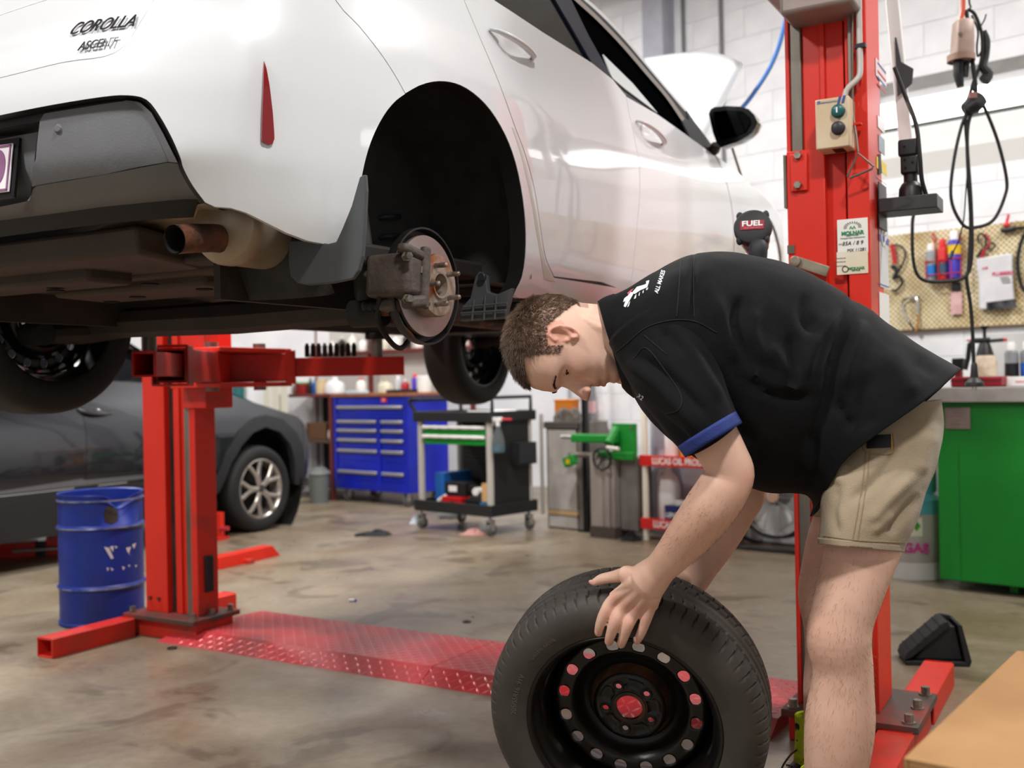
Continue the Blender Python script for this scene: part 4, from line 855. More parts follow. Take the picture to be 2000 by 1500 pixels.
# mounted wheels
MTY=M('shaded_tyre','1d1b1a',.7)  # darker copy of the tyre rubber, with the underbody shade in its colour
for x,y,z in ((0,.755,HB[2]),(2.6,.755,HB[2]-.04),(2.6,-.755,HB[2]-.04)):
    wheel_on(car,(x,y,z),(0,math.copysign(1,y),0),False,0.,MTY)
b=B(); b.lathe([(.392,-.02),(.392,.26),(.3,.28)],(2.6,-.83,.315),frame((0,1,0),(1,0,0)),n=40,a0=math.radians(-10),a1=math.radians(190)); b.obj('arch_liner',LINER,car)
# ---------- loose wheel ----------
WA=np.array([-.276,-.93,-.23]); WA/=np.linalg.norm(WA); WS=1.02; W0=AT(1230,1381,2.455); W0[2]=WS*(.316*math.sqrt(1-WA[2]**2)+.078*abs(WA[2]))
whl=thing('loose_wheel','car wheel with black steel rim and worn tyre standing upright under the man\'s hands','wheel',(W0[0],W0[1],0))
_wl=W0-np.array([W0[0],W0[1],0]); ty,ri,rd=wheel_on(whl,_wl,WA,True,-.063)
for o in (ty,ri): o.scale=(WS,)*3
WF_=wheel_axis(WA)@rotm(0,0,-.063)
rd.modifiers['thickness'].thickness=.004
B().lathe([(.030,.0085),(.036,.0085),(.038,.0075),(.030,.0075)],n=48).obj('bore_edge',RUSTY,ri)
B().lathe([(.084,.0012),(.090,-.012),(.096,-.0255),(.0955,-.027),(.084,-.0015)],n=64).obj('rust_ring',RUSTY,ri)
for k in range(5):
    a=2*math.pi*(k/5)+math.pi/2+.15; c=np.array([.0555*math.cos(a),.0555*math.sin(a),.0062]); B().lathe([(.0072,.001),(.0115,.003),(.0135,.0012),(.0135,0),(.0072,0)],c,n=20).obj('bolt_seat',STEELB,ri)
wb=math.pi*1.12; c=np.array([.2165*math.cos(wb),.2165*math.sin(wb),.0965]); B().box((.006,.022,.007),c,rotm(0,0,wb)).obj('balance_weight',M('lead_weight','6f6a64',.45,metal=.5),ri,bevel=.001)
# raised sidewall lettering
def sidewall(s,r,a0,size,name='sidewall_lettering'):
    cu=bpy.data.curves.new('t','FONT'); cu.body=s; cu.size=size; cu.extrude=.0012; cu.align_y='CENTER'; cu.align_x='CENTER'; t=bpy.data.objects.new('t',cu); COL.objects.link(t)
    me=bpy.data.meshes.new_from_object(t.evaluated_get(bpy.context.evaluated_depsgraph_get())); bpy.data.objects.remove(t)
    A=np.array([v.co for v in me.vertices]); rr=r+A[:,1]; an=a0-A[:,0]/r; hh=np.interp(rr,[.212,.235,.262,.285,.30],[.088,.100,.105,.100,.09])+.0004+A[:,2]
    me.vertices.foreach_set('co',np.stack([rr*np.cos(an),rr*np.sin(an),hh],1).ravel()); me.update(); link(name,me,M('tyre_letter','5f5952',.5),ty)
# wheel frame angle of image direction: solve from projected axes
def wang(dx,dz): v=np.array([dx,0,dz]); return math.atan2(v@WF_[:,1],v@WF_[:,0])
sidewall('205/55R16  91V',.247,wang(-.97,.22),.016); sidewall('TUBELESS  RADIAL',.250,wang(-.70,.72),.010)
# ---------- the mechanic ----------
PL0=AT(1640,1255,2.3); PLOC=np.array([PL0[0],PL0[1],0.])
man=thing('person','man in black work shirt and khaki shorts bending over a loose wheel','person',PLOC)
def loc(P): return np.asarray(P,float)-PLOC
SKIN=bpy.data.materials.new('skin'); SKIN.use_nodes=True
_n=SKIN.node_tree; _b=_n.nodes['Principled BSDF']; _at=_n.nodes.new('ShaderNodeAttribute'); _at.attribute_name='tint'
_tc=_n.nodes.new('ShaderNodeTexCoord'); _nz=_n.nodes.new('ShaderNodeTexNoise'); _nz.inputs['Scale'].default_value=28; _nz.inputs['Detail'].default_value=5; _n.links.new(_tc.outputs['Object'],_nz.inputs['Vector'])
_rp=_n.nodes.new('ShaderNodeValToRGB'); _rp.color_ramp.elements[0].position=.3; _rp.color_ramp.elements[1].position=.72; _rp.color_ramp.elements[0].color=(.90,.87,.86,1); _rp.color_ramp.elements[1].color=(1,1,1,1); _n.links.new(_nz.outputs['Fac'],_rp.inputs[0])
_mx=_n.nodes.new('ShaderNodeMix'); _mx.data_type='RGBA'; _mx.blend_type='MULTIPLY'; _mx.inputs[0].default_value=.8; _n.links.new(_at.outputs['Color'],_mx.inputs[6]); _n.links.new(_rp.outputs[0],_mx.inputs[7]); _n.links.new(_mx.outputs[2],_b.inputs['Base Color'])
_b.inputs['Roughness'].default_value=.48; _b.inputs['Subsurface Weight'].default_value=.18; _b.inputs['Subsurface Radius'].default_value=(.9,.35,.18); _b.inputs['Subsurface Scale'].default_value=.008; _b.inputs['Specular IOR Level'].default_value=.35
_nb=_n.nodes.new('ShaderNodeTexNoise'); _nb.inputs['Scale'].default_value=420; _n.links.new(_tc.outputs['Object'],_nb.inputs['Vector']); _bp=_n.nodes.new('ShaderNodeBump'); _bp.inputs['Strength'].default_value=.12; _bp.inputs['Distance'].default_value=.002; _n.links.new(_nb.outputs['Fac'],_bp.inputs['Height']); _n.links.new(_bp.outputs[0],_b.inputs['Normal'])
def limb(rows,n=44,ratio=.9,cap=True,ex=2.0):
    """rows: (px x, px y, depth, half width px[, depth half-width m]) -> closed tube following the picture outline"""
    C=[AT(r[0],r[1],r[2]) for r in rows]; out=[]
    for i,r in enumerate(rows):
        t=C[min(i+1,len(C)-1)]-C[max(i-1,0)]; t/=np.linalg.norm(t); v=C[i]-CAMP; v/=np.linalg.norm(v); v=v-t*(v@t); v/=np.linalg.norm(v); s=np.cross(t,v)
        w=r[3]*r[2]/FPX; d=r[4] if len(r)>4 else w*ratio
        ring=[]
        for k in range(n):
            a=2*math.pi*k/n; ca,sa=math.cos(a),math.sin(a); e=2/ex
            ring.append(C[i]+s*w*math.copysign(abs(ca)**e,ca)+v*d*math.copysign(abs(sa)**e,sa))
        out.append(ring)
    # rounded ends
    def cap_(i,j):
        c=C[i]; return [[c+(p-c)*k+(C[i]-C[j])/np.linalg.norm(C[i]-C[j])*m*rows[i][3]*rows[i][2]/FPX for p in out[i]] for k,m in ((.8,.45),(.4,.75))]
    if cap: out=cap_(0,1)[::-1]+out+cap_(-1,-2)
    return out
def dens(rows,m=4):
    A=[list(r)+[None]*(5-len(r)) for r in rows]; has=A[0][4] is not None
    Q=catmull([tuple(r[:5] if has else r[:4]) for r in A],m); return [tuple(q) for q in Q]
bod=B()
def addlimb(rows,m=4,**k): bod.loft(limb(dens(rows,m),**k))
# legs (left is nearer the camera)
LEGL=[(1740,890,2.26,66),(1718,960,2.21,74),(1688,1060,2.17,71),(1664,1140,2.155,64),(1645,1205,2.15,60),(1638,1250,2.15,62),(1646,1300,2.155,57),(1645,1345,2.16,60),(1641,1400,2.165,66),(1636,1460,2.17,64),(1628,1530,2.18,55),(1618,1600,2.19,42),(1613,1650,2.195,38),(1612,1700,2.2,40)]
LEGR=[(1725,880,2.41,62),(1698,940,2.45,68),(1650,1040,2.49,66),(1625,1110,2.50,58),(1612,1165,2.50,52),(1620,1215,2.51,50),(1628,1280,2.52,54),(1622,1350,2.53,52),(1608,1420,2.54,38),(1598,1475,2.55,31),(1592,1530,2.55,30),(1590,1570,2.55,33)]
addlimb(LEGL); addlimb(LEGR)
# kneecap, calf shape
bod.sph(AT(1623,1250,2.148),(.047,.046,.062),n=24,m=16)
# torso core inside the shirt
CORE=[(1175,672,2.27,70,.062),(1230,672,2.275,75,.075),(1290,690,2.28,110,.15),(1370,705,2.285,140,.165),(1480,735,2.30,150,.16),(1580,770,2.32,135,.145),(1660,815,2.33,112,.14),(1722,862,2.33,84,.13)]
addlimb(CORE,3)
# left arm
ARML=[(1290,665,2.20,46),(1312,712,2.14,54),(1350,780,2.10,55),(1388,845,2.085,50),(1416,895,2.08,46),(1427,925,2.08,46),(1412,955,2.085,50),(1385,995,2.10,50),(1352,1038,2.13,45),(1318,1080,2.17,37),(1293,1107,2.205,32,.023),(1279,1121,2.222,35,.019),(1266,1134,2.238,39,.014)]
addlimb(ARML,ex=2.1); bod.sph(AT(1445,934,2.085),(.026,.024,.028))
# right arm
ARMR=[(1300,650,2.40,60),(1360,760,2.46,54),(1420,870,2.50,48),(1455,945,2.52,44),(1432,990,2.53,46),(1398,1055,2.55,41),(1370,1105,2.565,33),(1354,1135,2.575,30,.022)]
addlimb(ARMR)
# hands
def finger(pts,rad,m=5):
    """pts: (px,py,depth) chain from the knuckle; rad in metres"""
    P=catmull([AT(*p) for p in pts],m); r=catmull([(k,0) for k in rad],m)[:,0]
    d=P[-1]-P[-2]; d/=np.linalg.norm(d); P=np.vstack([P,P[-1]+d*r[-1]*.45,P[-1]+d*r[-1]*.8]); r=np.concatenate([r,[r[-1]*.82,r[-1]*.42]])
    bod.tube(P,r,n=12)
WY=2.275
FI=[[(1262,1128,2.225),(1200,1170,2.275),(1181,1198,2.278),(1172,1221,2.288),(1169,1236,2.297)],
    [(1268,1132,2.225),(1219,1183,2.268),(1202,1214,2.268),(1193,1239,2.280),(1189,1254,2.290)],
    [(1276,1134,2.225),(1244,1188,2.262),(1227,1220,2.262),(1218,1244,2.275),(1213,1259,2.286)],
    [(1284,1136,2.225),(1270,1187,2.255),(1259,1218,2.258),(1251,1239,2.268),(1244,1252,2.278)]]
FR_=[[.016,.0140,.0130,.0112,.0098],[.017,.0145,.0136,.0116,.0100],[.017,.0143,.0132,.0114,.0098],[.015,.0128,.0116,.0102,.0088]]
for p,r in zip(FI,FR_): finger(p,r)
finger([(1262,1122,2.235),(1226,1122,2.27),(1196,1127,2.30),(1176,1131,2.315),(1160,1138,2.325)],[.019,.0175,.0132,.0122,.0085])
# palm: back of the hand between wrist and knuckles
pal=[]
for t in np.linspace(0,1,9):
    a=np.array([1249+(1190-1249)*t,1112+(1158-1112)*t]); b=np.array([1303+(1284-1303)*t,1136+(1190-1136)*t]); c=(a+b)/2; Yc=2.225+.04*t-.012*math.sin(math.pi*t)
    row=[]; hw=np.linalg.norm(b-a)/2*Yc/FPX; th=.017-.003*t; C=AT(c[0],c[1],Yc+.004); s=AT(b[0],b[1],Yc-.012*t)-AT(a[0],a[1],Yc+.012*t); s/=np.linalg.norm(s); nv=np.array([0,1.,0]); nv=nv-s*(nv@s); nv/=np.linalg.norm(nv)
    for k in range(16):
        an=2*math.pi*k/16; row.append(C+s*hw*math.copysign(abs(math.cos(an))**.8,math.cos(an))+nv*th*math.copysign(abs(math.sin(an))**.8,math.sin(an)))
    pal.append(row)
bod.loft(pal)
bod.sph(AT(1232,1126,2.25),(.030,.018,.022),R=rotm(0,.5,0))
# right hand laid on the far shoulder of the tyre
bod.sph(AT(1345,1140,2.585),(.040,.026,.034),R=rotm(0,.6,0))
for k,(x,y) in enumerate(((1352,1150),(1340,1154),(1328,1154),(1316,1150))):
    finger([(1350-4*k,1136,2.585),(x,y,2.60),(x-6,y+24,2.615),(x-9,y+46,2.622),(x-11,y+60,2.62)],[.015,.012,.011,.0102,.0085])
finger([(1352,1132,2.56),(1330,1130,2.55),(1306,1132,2.53),(1290,1136,2.515)],[.017,.015,.0125,.009])
# ---- head in its own frame: a up to the vertex, b forward out of the face, c to the left side ----
HO=AT(1098,666,2.262); psi=math.radians(13)
hA=np.array([-.995,.02,-.02]); hA/=np.linalg.norm(hA); hB=np.array([-.02,-math.sin(psi),-math.cos(psi)]); hB=hB-hA*(hA@hB); hB/=np.linalg.norm(hB); hC=np.cross(hA,hB)
HM=np.stack([hA,hB,hC],1); HSC=1.02
def hw_(p): return HO+HM@(np.asarray(p,float)*HSC)
PF=np.array([(-.124,.050),(-.120,.074),(-.114,.090),(-.106,.0955),(-.098,.0925),(-.092,.0935),(-.086,.0985),(-.080,.0975),(-.075,.0955),(-.070,.0985),(-.063,.1005),(-.055,.0965),(-.045,.094),(-.03,.092),(-.015,.0915),(0,.0945),(.008,.100),(.016,.1055),(.026,.107),(.045,.1045),(.065,.098),(.082,.086),(.096,.066),(.107,.040),(.113,.018),(.1155,0)])
PB=np.array([(-.124,.048),(-.115,.040),(-.10,.025),(-.085,.0),(-.07,-.035),(-.05,-.066),(-.03,-.084),(0,-.096),(.03,-.0985),(.06,-.091),(.08,-.077),(.096,-.056),(.107,-.032),(.113,-.014),(.1155,0)])
PW=np.array([(-.124,.010),(-.118,.024),(-.110,.034),(-.095,.046),(-.075,.056),(-.05,.0645),(-.02,.0705),(.01,.0755),(.04,.0765),(.06,.074),(.08,.066),(.096,.052),(.107,.034),(.113,.017),(.1155,.002)])
def head_pt(a,ph):
    f=np.interp(a,PF[:,0],PF[:,1]); k=np.interp(a,PB[:,0],PB[:,1]); w=np.interp(a,PW[:,0],PW[:,1]); cy=(f+k)/2; ry=(f-k)/2
    e=.86; cb,sb=math.cos(ph),math.sin(ph); b=cy+ry*math.copysign(abs(cb)**(e+.06),cb); c=w*math.copysign(abs(sb)**e,sb)
    g=lambda a0,c0,sa,sc:math.exp(-((a-a0)/sa)**2-((abs(c)-c0)/sc)**2)
    if cb>0:
        b-=.0150*g(.000,.033,.013,.016)            # eye sockets
        b+=.0030*g(.018,.030,.008,.022)            # brow ridge
        b+=.0060*g(-.026,.047,.018,.020)           # cheekbones
        b-=.0050*g(-.066,.040,.022,.014)           # hollow beside the mouth
        b-=.0040*g(-.0755,.0,.0022,.024)           # lip line
        b-=.003*g(-.094,.0,.006,.02)
    return np.array([a,b,c])
hr_=[]
for a in np.concatenate([np.linspace(-.124,.100,90),np.linspace(.102,.1155,12)]): hr_.append([hw_(head_pt(a,2*math.pi*k/72)) for k in range(72)])
bod.loft(hr_)
# nose
ns=[]
for a,b,w,dp in ((.008,.098,.0075,.016),(-.006,.1035,.008,.020),(-.018,.1125,.0098,.028),(-.030,.1225,.0118,.036),(-.039,.1305,.0140,.042),(-.0455,.1325,.0150,.043),(-.0505,.1285,.0140,.036),(-.0545,.116,.0115,.024)):
    ns.append([hw_((a+(.002*math.sin(t) if False else 0),b-dp/2+dp/2*math.cos(t),w*math.sin(t))) for t in np.arange(16)*2*math.pi/16])
bod.loft(ns)
for s in (1,-1): bod.sph(hw_((-.0465,.1120,s*.0140)),(.0095,.0095,.0075)); 
# lips
for a0,b0,rr in ((-.0705,.0955,.0050),(-.0825,.0955,.0058)):
    bod.tube([hw_((a0-.002*abs(t)*0,b0-.020*t*t+.002,.023*t)) for t in np.linspace(-1,1,13)],[max(.0012,rr*(1-.75*abs(t)**2.2)) for t in np.linspace(-1,1,13)],n=10)
# eyelids
for s in (1,-1):
  ec=np.array([-.001,.0675,s*.0325])
  for p0_,p1_ in ((-.26,1.3),(-1.25,-.66)):
    lid=[]
    for th in np.linspace(-1.25,1.25,14):
        row=[]
        for ph in np.linspace(p0_,p1_,10): row.append(ec+.0137*np.array([math.sin(ph)*1.0,math.cos(ph)*math.cos(th),math.cos(ph)*math.sin(th)*1.08]))
        lid.append(row)
    n_=len(lid[0]); o_=len(bod.v)
    in_=[[ec+(p-ec)*.80 for p in r] for r in lid]
    V=[hw_(p) for r in lid for p in r]+[hw_(p) for r in in_ for p in r]; N=len(lid)*n_; F_=[]
    for i in range(len(lid)-1):
        for k in range(n_-1): F_+=[(i*n_+k,i*n_+k+1,(i+1)*n_+k+1,(i+1)*n_+k),(N+i*n_+k,N+(i+1)*n_+k,N+(i+1)*n_+k+1,N+i*n_+k+1)]
    for i in range(len(lid)-1): F_+=[(i*n_,(i+1)*n_,N+(i+1)*n_,N+i*n_),(i*n_+n_-1,N+i*n_+n_-1,N+(i+1)*n_+n_-1,(i+1)*n_+n_-1)]
    for k in range(n_-1): F_+=[(k,N+k,N+k+1,k+1),((len(lid)-1)*n_+k,(len(lid)-1)*n_+k+1,N+(len(lid)-1)*n_+k+1,N+(len(lid)-1)*n_+k)]
    bod.add(V,F_)
# ears: rim, inner ridge, bowl back plate, lobe
for s in (1,-1):
    def ea(u,v,c): # u up, v towards the back, tilted
        u*=.88; v*=.86; return hw_((u*.97-v*.18+.002,.0175-v*.97-u*.16,s*(.0700+c*.9)))
    rim=[ea(.030*math.cos(t)*1.05-(.004 if math.cos(t)<0 else 0),.012+.0185*math.sin(t),.006+.010*max(0,math.sin(t))+.004*math.cos(t)) for t in np.radians(np.linspace(-68,205,26))]
    bod.tube(rim,[.0036+.0006*math.sin(i) *0 for i in range(26)],n=10)
    bod.tube([ea(.017,.022,.011),ea(.006,.0235,.012),(ea(-.006,.0215,.0115)),ea(-.016,.0155,.009),ea(-.020,.008,.007)],[.0032,.0036,.0036,.0034,.003],n=9)
    bod.sph(ea(-.028,.009,.006),(.0078,.0085,.0050),n=14,m=10); bod.sph(ea(-.012,.000,.004),(.0055,.004,.005),n=10,m=8)
    pl_=[]
    for c in (.000,.0045): pl_.append([ea(.030*math.cos(t)-.001,.013+.0175*math.sin(t),c+.006*max(0,math.sin(t))) for t in np.arange(20)*2*math.pi/20])
    bod.loft(pl_)
# neck
addlimb([(1112,655,2.262,66,.056),(1150,660,2.264,67,.060),(1185,666,2.268,72,.066),(1225,672,2.272,80,.075)],4)
bod.tube([hw_((-.03,-.035,.050)),hw_((-.075,-.012,.046)),hw_((-.12,.015,.035))],[.012,.016,.018],n=12)
# union everything into one continuous skin
me=bod.mesh('body'); tmp=bpy.data.objects.new('tmp',me); COL.objects.link(tmp)
rm=tmp.modifiers.new('r','REMESH'); rm.mode='VOXEL'; rm.voxel_size=.0026; sm=tmp.modifiers.new('s','SMOOTH'); sm.factor=.5; sm.iterations=4
dg=bpy.context.evaluated_depsgraph_get(); bme=bpy.data.meshes.new_from_object(tmp.evaluated_get(dg)); bpy.data.objects.remove(tmp); bme.name='body'
VV=np.empty(len(bme.vertices)*3,np.float32); bme.vertices.foreach_get('co',VV); VV=VV.reshape(-1,3).astype(float)
hp_=(VV-HO)@HM/HSC; inh=(np.abs(hp_[:,0]+.005)<.125)&(np.abs(hp_[:,2])<.10)&(hp_[:,1]>-.12)&(hp_[:,1]<.15)&(VV[:,0]<AT(1200,666,2.26)[0])
base=np.array(lin('e8bfaa')[:3]); T=np.tile(base,(len(VV),1))
def gmix(w,col): 
    global T
    w=np.clip(w,0,1)[:,None]; T=T*(1-w)+np.array(lin(col)[:3])*w
def gh(a,b,c,sa,sb=None,sc=None,mask=inh): return np.where(mask,np.exp(-((hp_[:,0]-a)/sa)**2-((hp_[:,1]-b)/(sb or sa))**2-((np.abs(hp_[:,2])-c)/(sc or sa))**2),0)
gmix(.55*gh(-.045,.118,0,.018,.02,.016),'cc7f6c'); gmix(.35*gh(-.03,.085,.045,.03),'d2907c')
gmix(.85*gh(-.0765,.1,0,.0085,.016,.022),'b5635a'); gmix(.7*np.where(inh&(np.abs(hp_[:,2])>.0725)&(np.abs(hp_[:,1]-.004)<.028)&(np.abs(hp_[:,0])<.036),.75,0),'dc917e')
# stubble on the jaw
gmix(np.where(inh,.22*np.exp(-((hp_[:,0]+.085)/.03)**2)*(hp_[:,1]>-.01),0),'8d6f60')
def hairline(a,b,c):
    ac=abs(c)
    if b>.046 or (ac<.045 and b>0): return a>.071+.012*min(1,ac/.06)
    if ac<.045: return a>-.058
    if b>.029: return a>.002+(b-.029)*.6
    if b>-.012: return a>.034
    return a>max(.034-(-.012-b)/.86,-.058)
# scalp tint under the hair
sc_=np.array([inh[i] and np.linalg.norm(hp_[i]/np.array([.13,.115,.09]))>.78 and abs(hp_[i,2])<.0795 and hairline(*hp_[i]) for i in range(len(VV))])
gmix(np.where(sc_,.5,0),'6b5141')
# hands and knees slightly redder, tanned forearms
dk=lambda p,s:np.exp(-(((VV-np.asarray(p))**2).sum(1))/s**2)
for x,y,Y in ((1200,1170,2.27),(1219,1184,2.26),(1244,1189,2.26),(1270,1188,2.25),(1181,1198,2.27),(1202,1214,2.26),(1227,1220,2.26),(1258,1219,2.25)): gmix(.5*dk(AT(x,y,Y-.01),.016),'cf8a76')
for f in FI: gmix(.6*dk(AT(f[-1][0],f[-1][1],f[-1][2]-.008),.012),'c98473')
gmix(.45*dk(AT(1600,1255,2.09),.06),'cf8e78'); gmix(.5*dk(AT(1450,936,2.06),.03),'d08571'); gmix(.35*np.exp(-((VV[:,2]-AT(1350,1040,2.1)[2])/.07)**2)*(VV[:,0]<AT(1440,1000,2.1)[0]),'c08b6c')
leg=VV[:,2]<AT(1640,1080,2.2)[2]; gmix(np.where(leg&(VV[:,0]>AT(1560,1100,2.2)[0]),.45,0),'dab19c')
ca=bme.color_attributes.new('tint','FLOAT_COLOR','POINT'); ca.data.foreach_set('color',np.hstack([T,np.ones((len(T),1))]).astype(np.float32).ravel())
bme.vertices.foreach_set('co',(VV-PLOC).astype(np.float32).ravel()); bme.materials.clear(); bme.update(); bme.shade_smooth(); link('body',bme,SKIN,man)
# eyes, lashes, brow, finger nails
for s in (1,-1):
    e=B().sph(loc(hw_((-.001,.0675,s*.0325))),.0121,n=20,m=14).obj('eye',M('eye_white','b9aca4',.2),man,ang=180)
    B().sph(loc(hw_((-.006,.0768,s*.0325))),(.0045,.0045,.0045),n=14,m=8).obj('iris',M('iris_brown','2b1a12',.15),e,ang=180)
    ph=-.30; B().tube([loc(hw_(np.array([-.001,.0675,s*.0325])+.0141*np.array([math.sin(ph),math.cos(ph)*math.cos(t),math.cos(ph)*math.sin(t)*1.08]))) for t in np.linspace(-1.1,1.1,12)],.0011,n=6).obj('eyelashes',M('lash_brown','20140e',.6),man)
    br=B()
    for i in range(300):
        t=rng.random(); c=.014+.036*t; a=.0175+.005*math.sin(math.pi*min(1,t*1.1))*.9+rng.normal(0,.0015*(1-.5*t)); ph=math.atan2(c,.1)
        p=head_pt(a,math.asin(min(1,(c/np.interp(a,PW[:,0],PW[:,1]))**(1/.86)))); d=np.array([.0010,.0014,.006]); p[2]*=s; d[2]*=s
        br.tube([loc(hw_(p)),loc(hw_(p+d*.5+[0,.0008,0])),loc(hw_(p+d))],[.0004,.00035,.0001],n=3,caps=False)
    br.obj('eyebrow',M('brow_hair','3a261a',.6),man)
NAIL=M('nail','d9a598',.3,coat=.3)
for k,(x,y,Y,r,an) in enumerate(((1168,1234,2.297,.0078,.2),(1189,1252,2.290,.008,.25),(1213,1257,2.286,.0078,.3),(1243,1250,2.278,.0068,.45))):
    B().sph(loc(AT(x-1,y-1,Y-.0085)),(r*.8,.0022,r*1.05),n=14,m=8,R=rotm(0,-an,0)).obj('finger_nail',NAIL,man,ang=180)
B().sph(loc(AT(1157,1138,2.316)),(.009,.0025,.0055),n=14,m=8,R=rotm(0,.5,0)).obj('finger_nail',NAIL,man,ang=180)
# ---- hair ----
hb=B(); cnt=0
HAIRC=M('brown_hair','4a3527',.5,col2='7d6550',scale=60,amt=(.35,.7))
while cnt<19000:
    a=rng.uniform(-.075,.1154); ph=rng.uniform(0,2*math.pi); p=head_pt(a,ph)
    w_=np.interp(a,PW[:,0],PW[:,1]); 
    if rng.random()>min(1,w_/.07+.15): continue
    if not hairline(*p): continue
    q=head_pt(min(a+.002,.1155),ph); q2=head_pt(a,ph+.02); nrm=np.cross(q-p,q2-p); 
    if np.linalg.norm(nrm)<1e-9: continue
    nrm/=np.linalg.norm(nrm); 
    if nrm@(p-np.array([0,0,0]))<0: nrm=-nrm
    top=np.clip((a-.045)/.05,0,1); front=np.clip((p[1]-.02)/.06,0,1)
    Lh=(.0065+.017*top*(1-.35*front))*(.75+.5*rng.random())*np.clip((a+.075)/.05,.25,1)
    flow=np.array([-.35+.0*top,.9*top+.15,0.])+np.array([-.5*(1-top),-.25*(1-top),0]); flow+=rng.normal(0,.28,3)
    flow=flow-nrm*(flow@nrm); flow/=np.linalg.norm(flow)+1e-9
    up=.62+.45*top; d=nrm*up+flow; d/=np.linalg.norm(d); d2=d*.75+flow*.35+np.array([0,.12*top,0]); d2/=np.linalg.norm(d2)
    r_=.00042
    hb.tube([loc(hw_(p-nrm*.001)),loc(hw_(p+d*Lh*.5)),loc(hw_(p+d*Lh*.5+d2*Lh*.5))],[r_,r_*.8,r_*.2],n=3,caps=False); cnt+=1
ho=hb.obj('hair',HAIRC,man,ang=180,label='short brown hair')
# ---------- clothing ----------
from mathutils import noise as mnoise
from mathutils.bvhtree import BVHTree
def rings2(rows,n,m,ex=2.2):
    """rows: (top px xy, bottom px xy, centre depth, half depth m)"""
    Q=catmull([(*r[0],*r[1],r[2],r[3]) for r in rows],m); out=[]
    for q in Q:
        a=AT(q[0],q[1],q[4]); b=AT(q[2],q[3],q[4]); c=(a+b)/2; s=(a-b)/2; v=(c-CAMP)/(c-CAMP)[1]*q[5]; ring=[]
        for k in range(n):
            t=2*math.pi*k/n; ca,sa=math.cos(t),math.sin(t); e=2/ex
            ring.append(c+s*math.copysign(abs(ca)**e,ca)+v*math.copysign(abs(sa)**e,sa))
        out.append(ring)
    return np.array(out)
def folds(R,FO,nz=((6,.0045),(14,.0024),(32,.0010)),seed=0.,stretch=(1,1,1)):
    """push ring vertices along their normals: fold lines given in the picture plus soft cloth noise"""
    R=R.copy(); c=R.mean(1,keepdims=True); 
    du=np.roll(R,-1,1)-np.roll(R,1,1); dv=np.gradient(R,axis=0); N=np.cross(du,dv); N/=np.linalg.norm(N,axis=2,keepdims=True)+1e-9
    sg=np.sign(((R-c)*N).sum(2,keepdims=True)); N*=np.where(sg==0,1,sg)
    d=R-CAMP; px_=np.stack([1000+FPX*(d@CR)/d[...,1],HY-FPX*(d@CU)/d[...,1]],-1); near=np.clip(-N[...,1]*2.5+.4,0,1)
    D=np.zeros(R.shape[:2])
    for pts,w,amp in FO:
        P=catmull(pts,8); dm=np.full(D.shape,1e9); tt=np.zeros(D.shape)
        for i in range(len(P)-1):
            a,b=P[i],P[i+1]; ab=b-a; t=np.clip(((px_-a)@ab)/(ab@ab),0,1); dd=np.linalg.norm(px_-a-t[...,None]*ab,axis=-1); m_=dd<dm; dm=np.where(m_,dd,dm); tt=np.where(m_,(i+t)/(len(P)-1),tt)
        D+=1.7*amp*np.exp(-(dm/w)**2)*near*np.clip(np.sin(math.pi*np.clip(tt,.04,.96))*1.6,0,1)
    for i in range(R.shape[0]):
        for k in range(R.shape[1]):
            p=R[i,k]*np.array(stretch)
            for f,am in nz: D[i,k]+=am*mnoise.noise(Vector(p*f)+Vector((seed,seed,seed)))
    return R+N*D[...,None]
def cloth(name,Rs,mat,parent,th=.002,closed=True):
    b=B()
    for R in Rs: b.loft([[loc(p) for p in r] for r in R],caps=False)
    o=b.obj(name,mat,parent,ang=60); s=o.modifiers.new('th','SOLIDIFY'); s.thickness=th; s.offset=1 if False else -1; return o,b
def bvh_of(b,off=PLOC): return BVHTree.FromPolygons([tuple(np.asarray(v)+off) for v in b.v],b.f)
def hitb(bv,x,y,lift):
    d=ray(x,y); h=bv.ray_cast(Vector(CAMP),Vector(d))
    if h[0] is None: return None
    p=np.array(h[0]); return p-d/np.linalg.norm(d)*lift
def decal(name,poly,bv,mat,parent,base,lift=.002,step=5.):
    P,F=cdt([np.array(p,float) for p in poly],step); V=[hitb(bv,x,y,lift) for x,y in P]; ok=[v is not None for v in V]; F=[f for f in F if all(ok[i] for i in f)]
    b=B(); b.v=[tuple((v if v is not None else np.zeros(3))-base) for v in V]; b.f=F; return b.obj(name,mat,parent,ang=80)
def decal_text(name,s,x,y,size,ang,bv,mat,parent,base,lift=.002,sx=1.,bold=0.,shear=0.):
    cu=bpy.data.curves.new('t','FONT'); cu.body=s; cu.size=size; cu.align_x='CENTER'; cu.align_y='CENTER'; cu.offset=bold; cu.shear=shear; cu.resolution_u=4; t=bpy.data.objects.new('t',cu); COL.objects.link(t)
    me=bpy.data.meshes.new_from_object(t.evaluated_get(bpy.context.evaluated_depsgraph_get())); bpy.data.objects.remove(t)
    A=np.array([v.co for v in me.vertices]); ca,sa=math.cos(ang),math.sin(ang); X=x+ca*A[:,0]*sx+sa*A[:,1]; Y=y+sa*A[:,0]*sx-ca*A[:,1]
    last=None; V=[]
    for q in zip(X,Y):
        h=hitb(bv,*q,lift); h=last if h is None else h; last=h; V.append(h)
    if any(v is None for v in V): return None
    me.vertices.foreach_set('co',(np.array(V)-base).ravel()); me.update(); me.name=name; return link(name,me,mat,parent)
SHIRT=M('black_work_cotton','090a0c',.8,col2='0d0e10',scale=7,bump=.18,bscale=420,sheen=.03,spec=.18)
KHAKI=M('khaki_cotton','a09079',.85,col2='92836b',scale=6,bump=.25,bscale=380,sheen=.2,spec=.25)
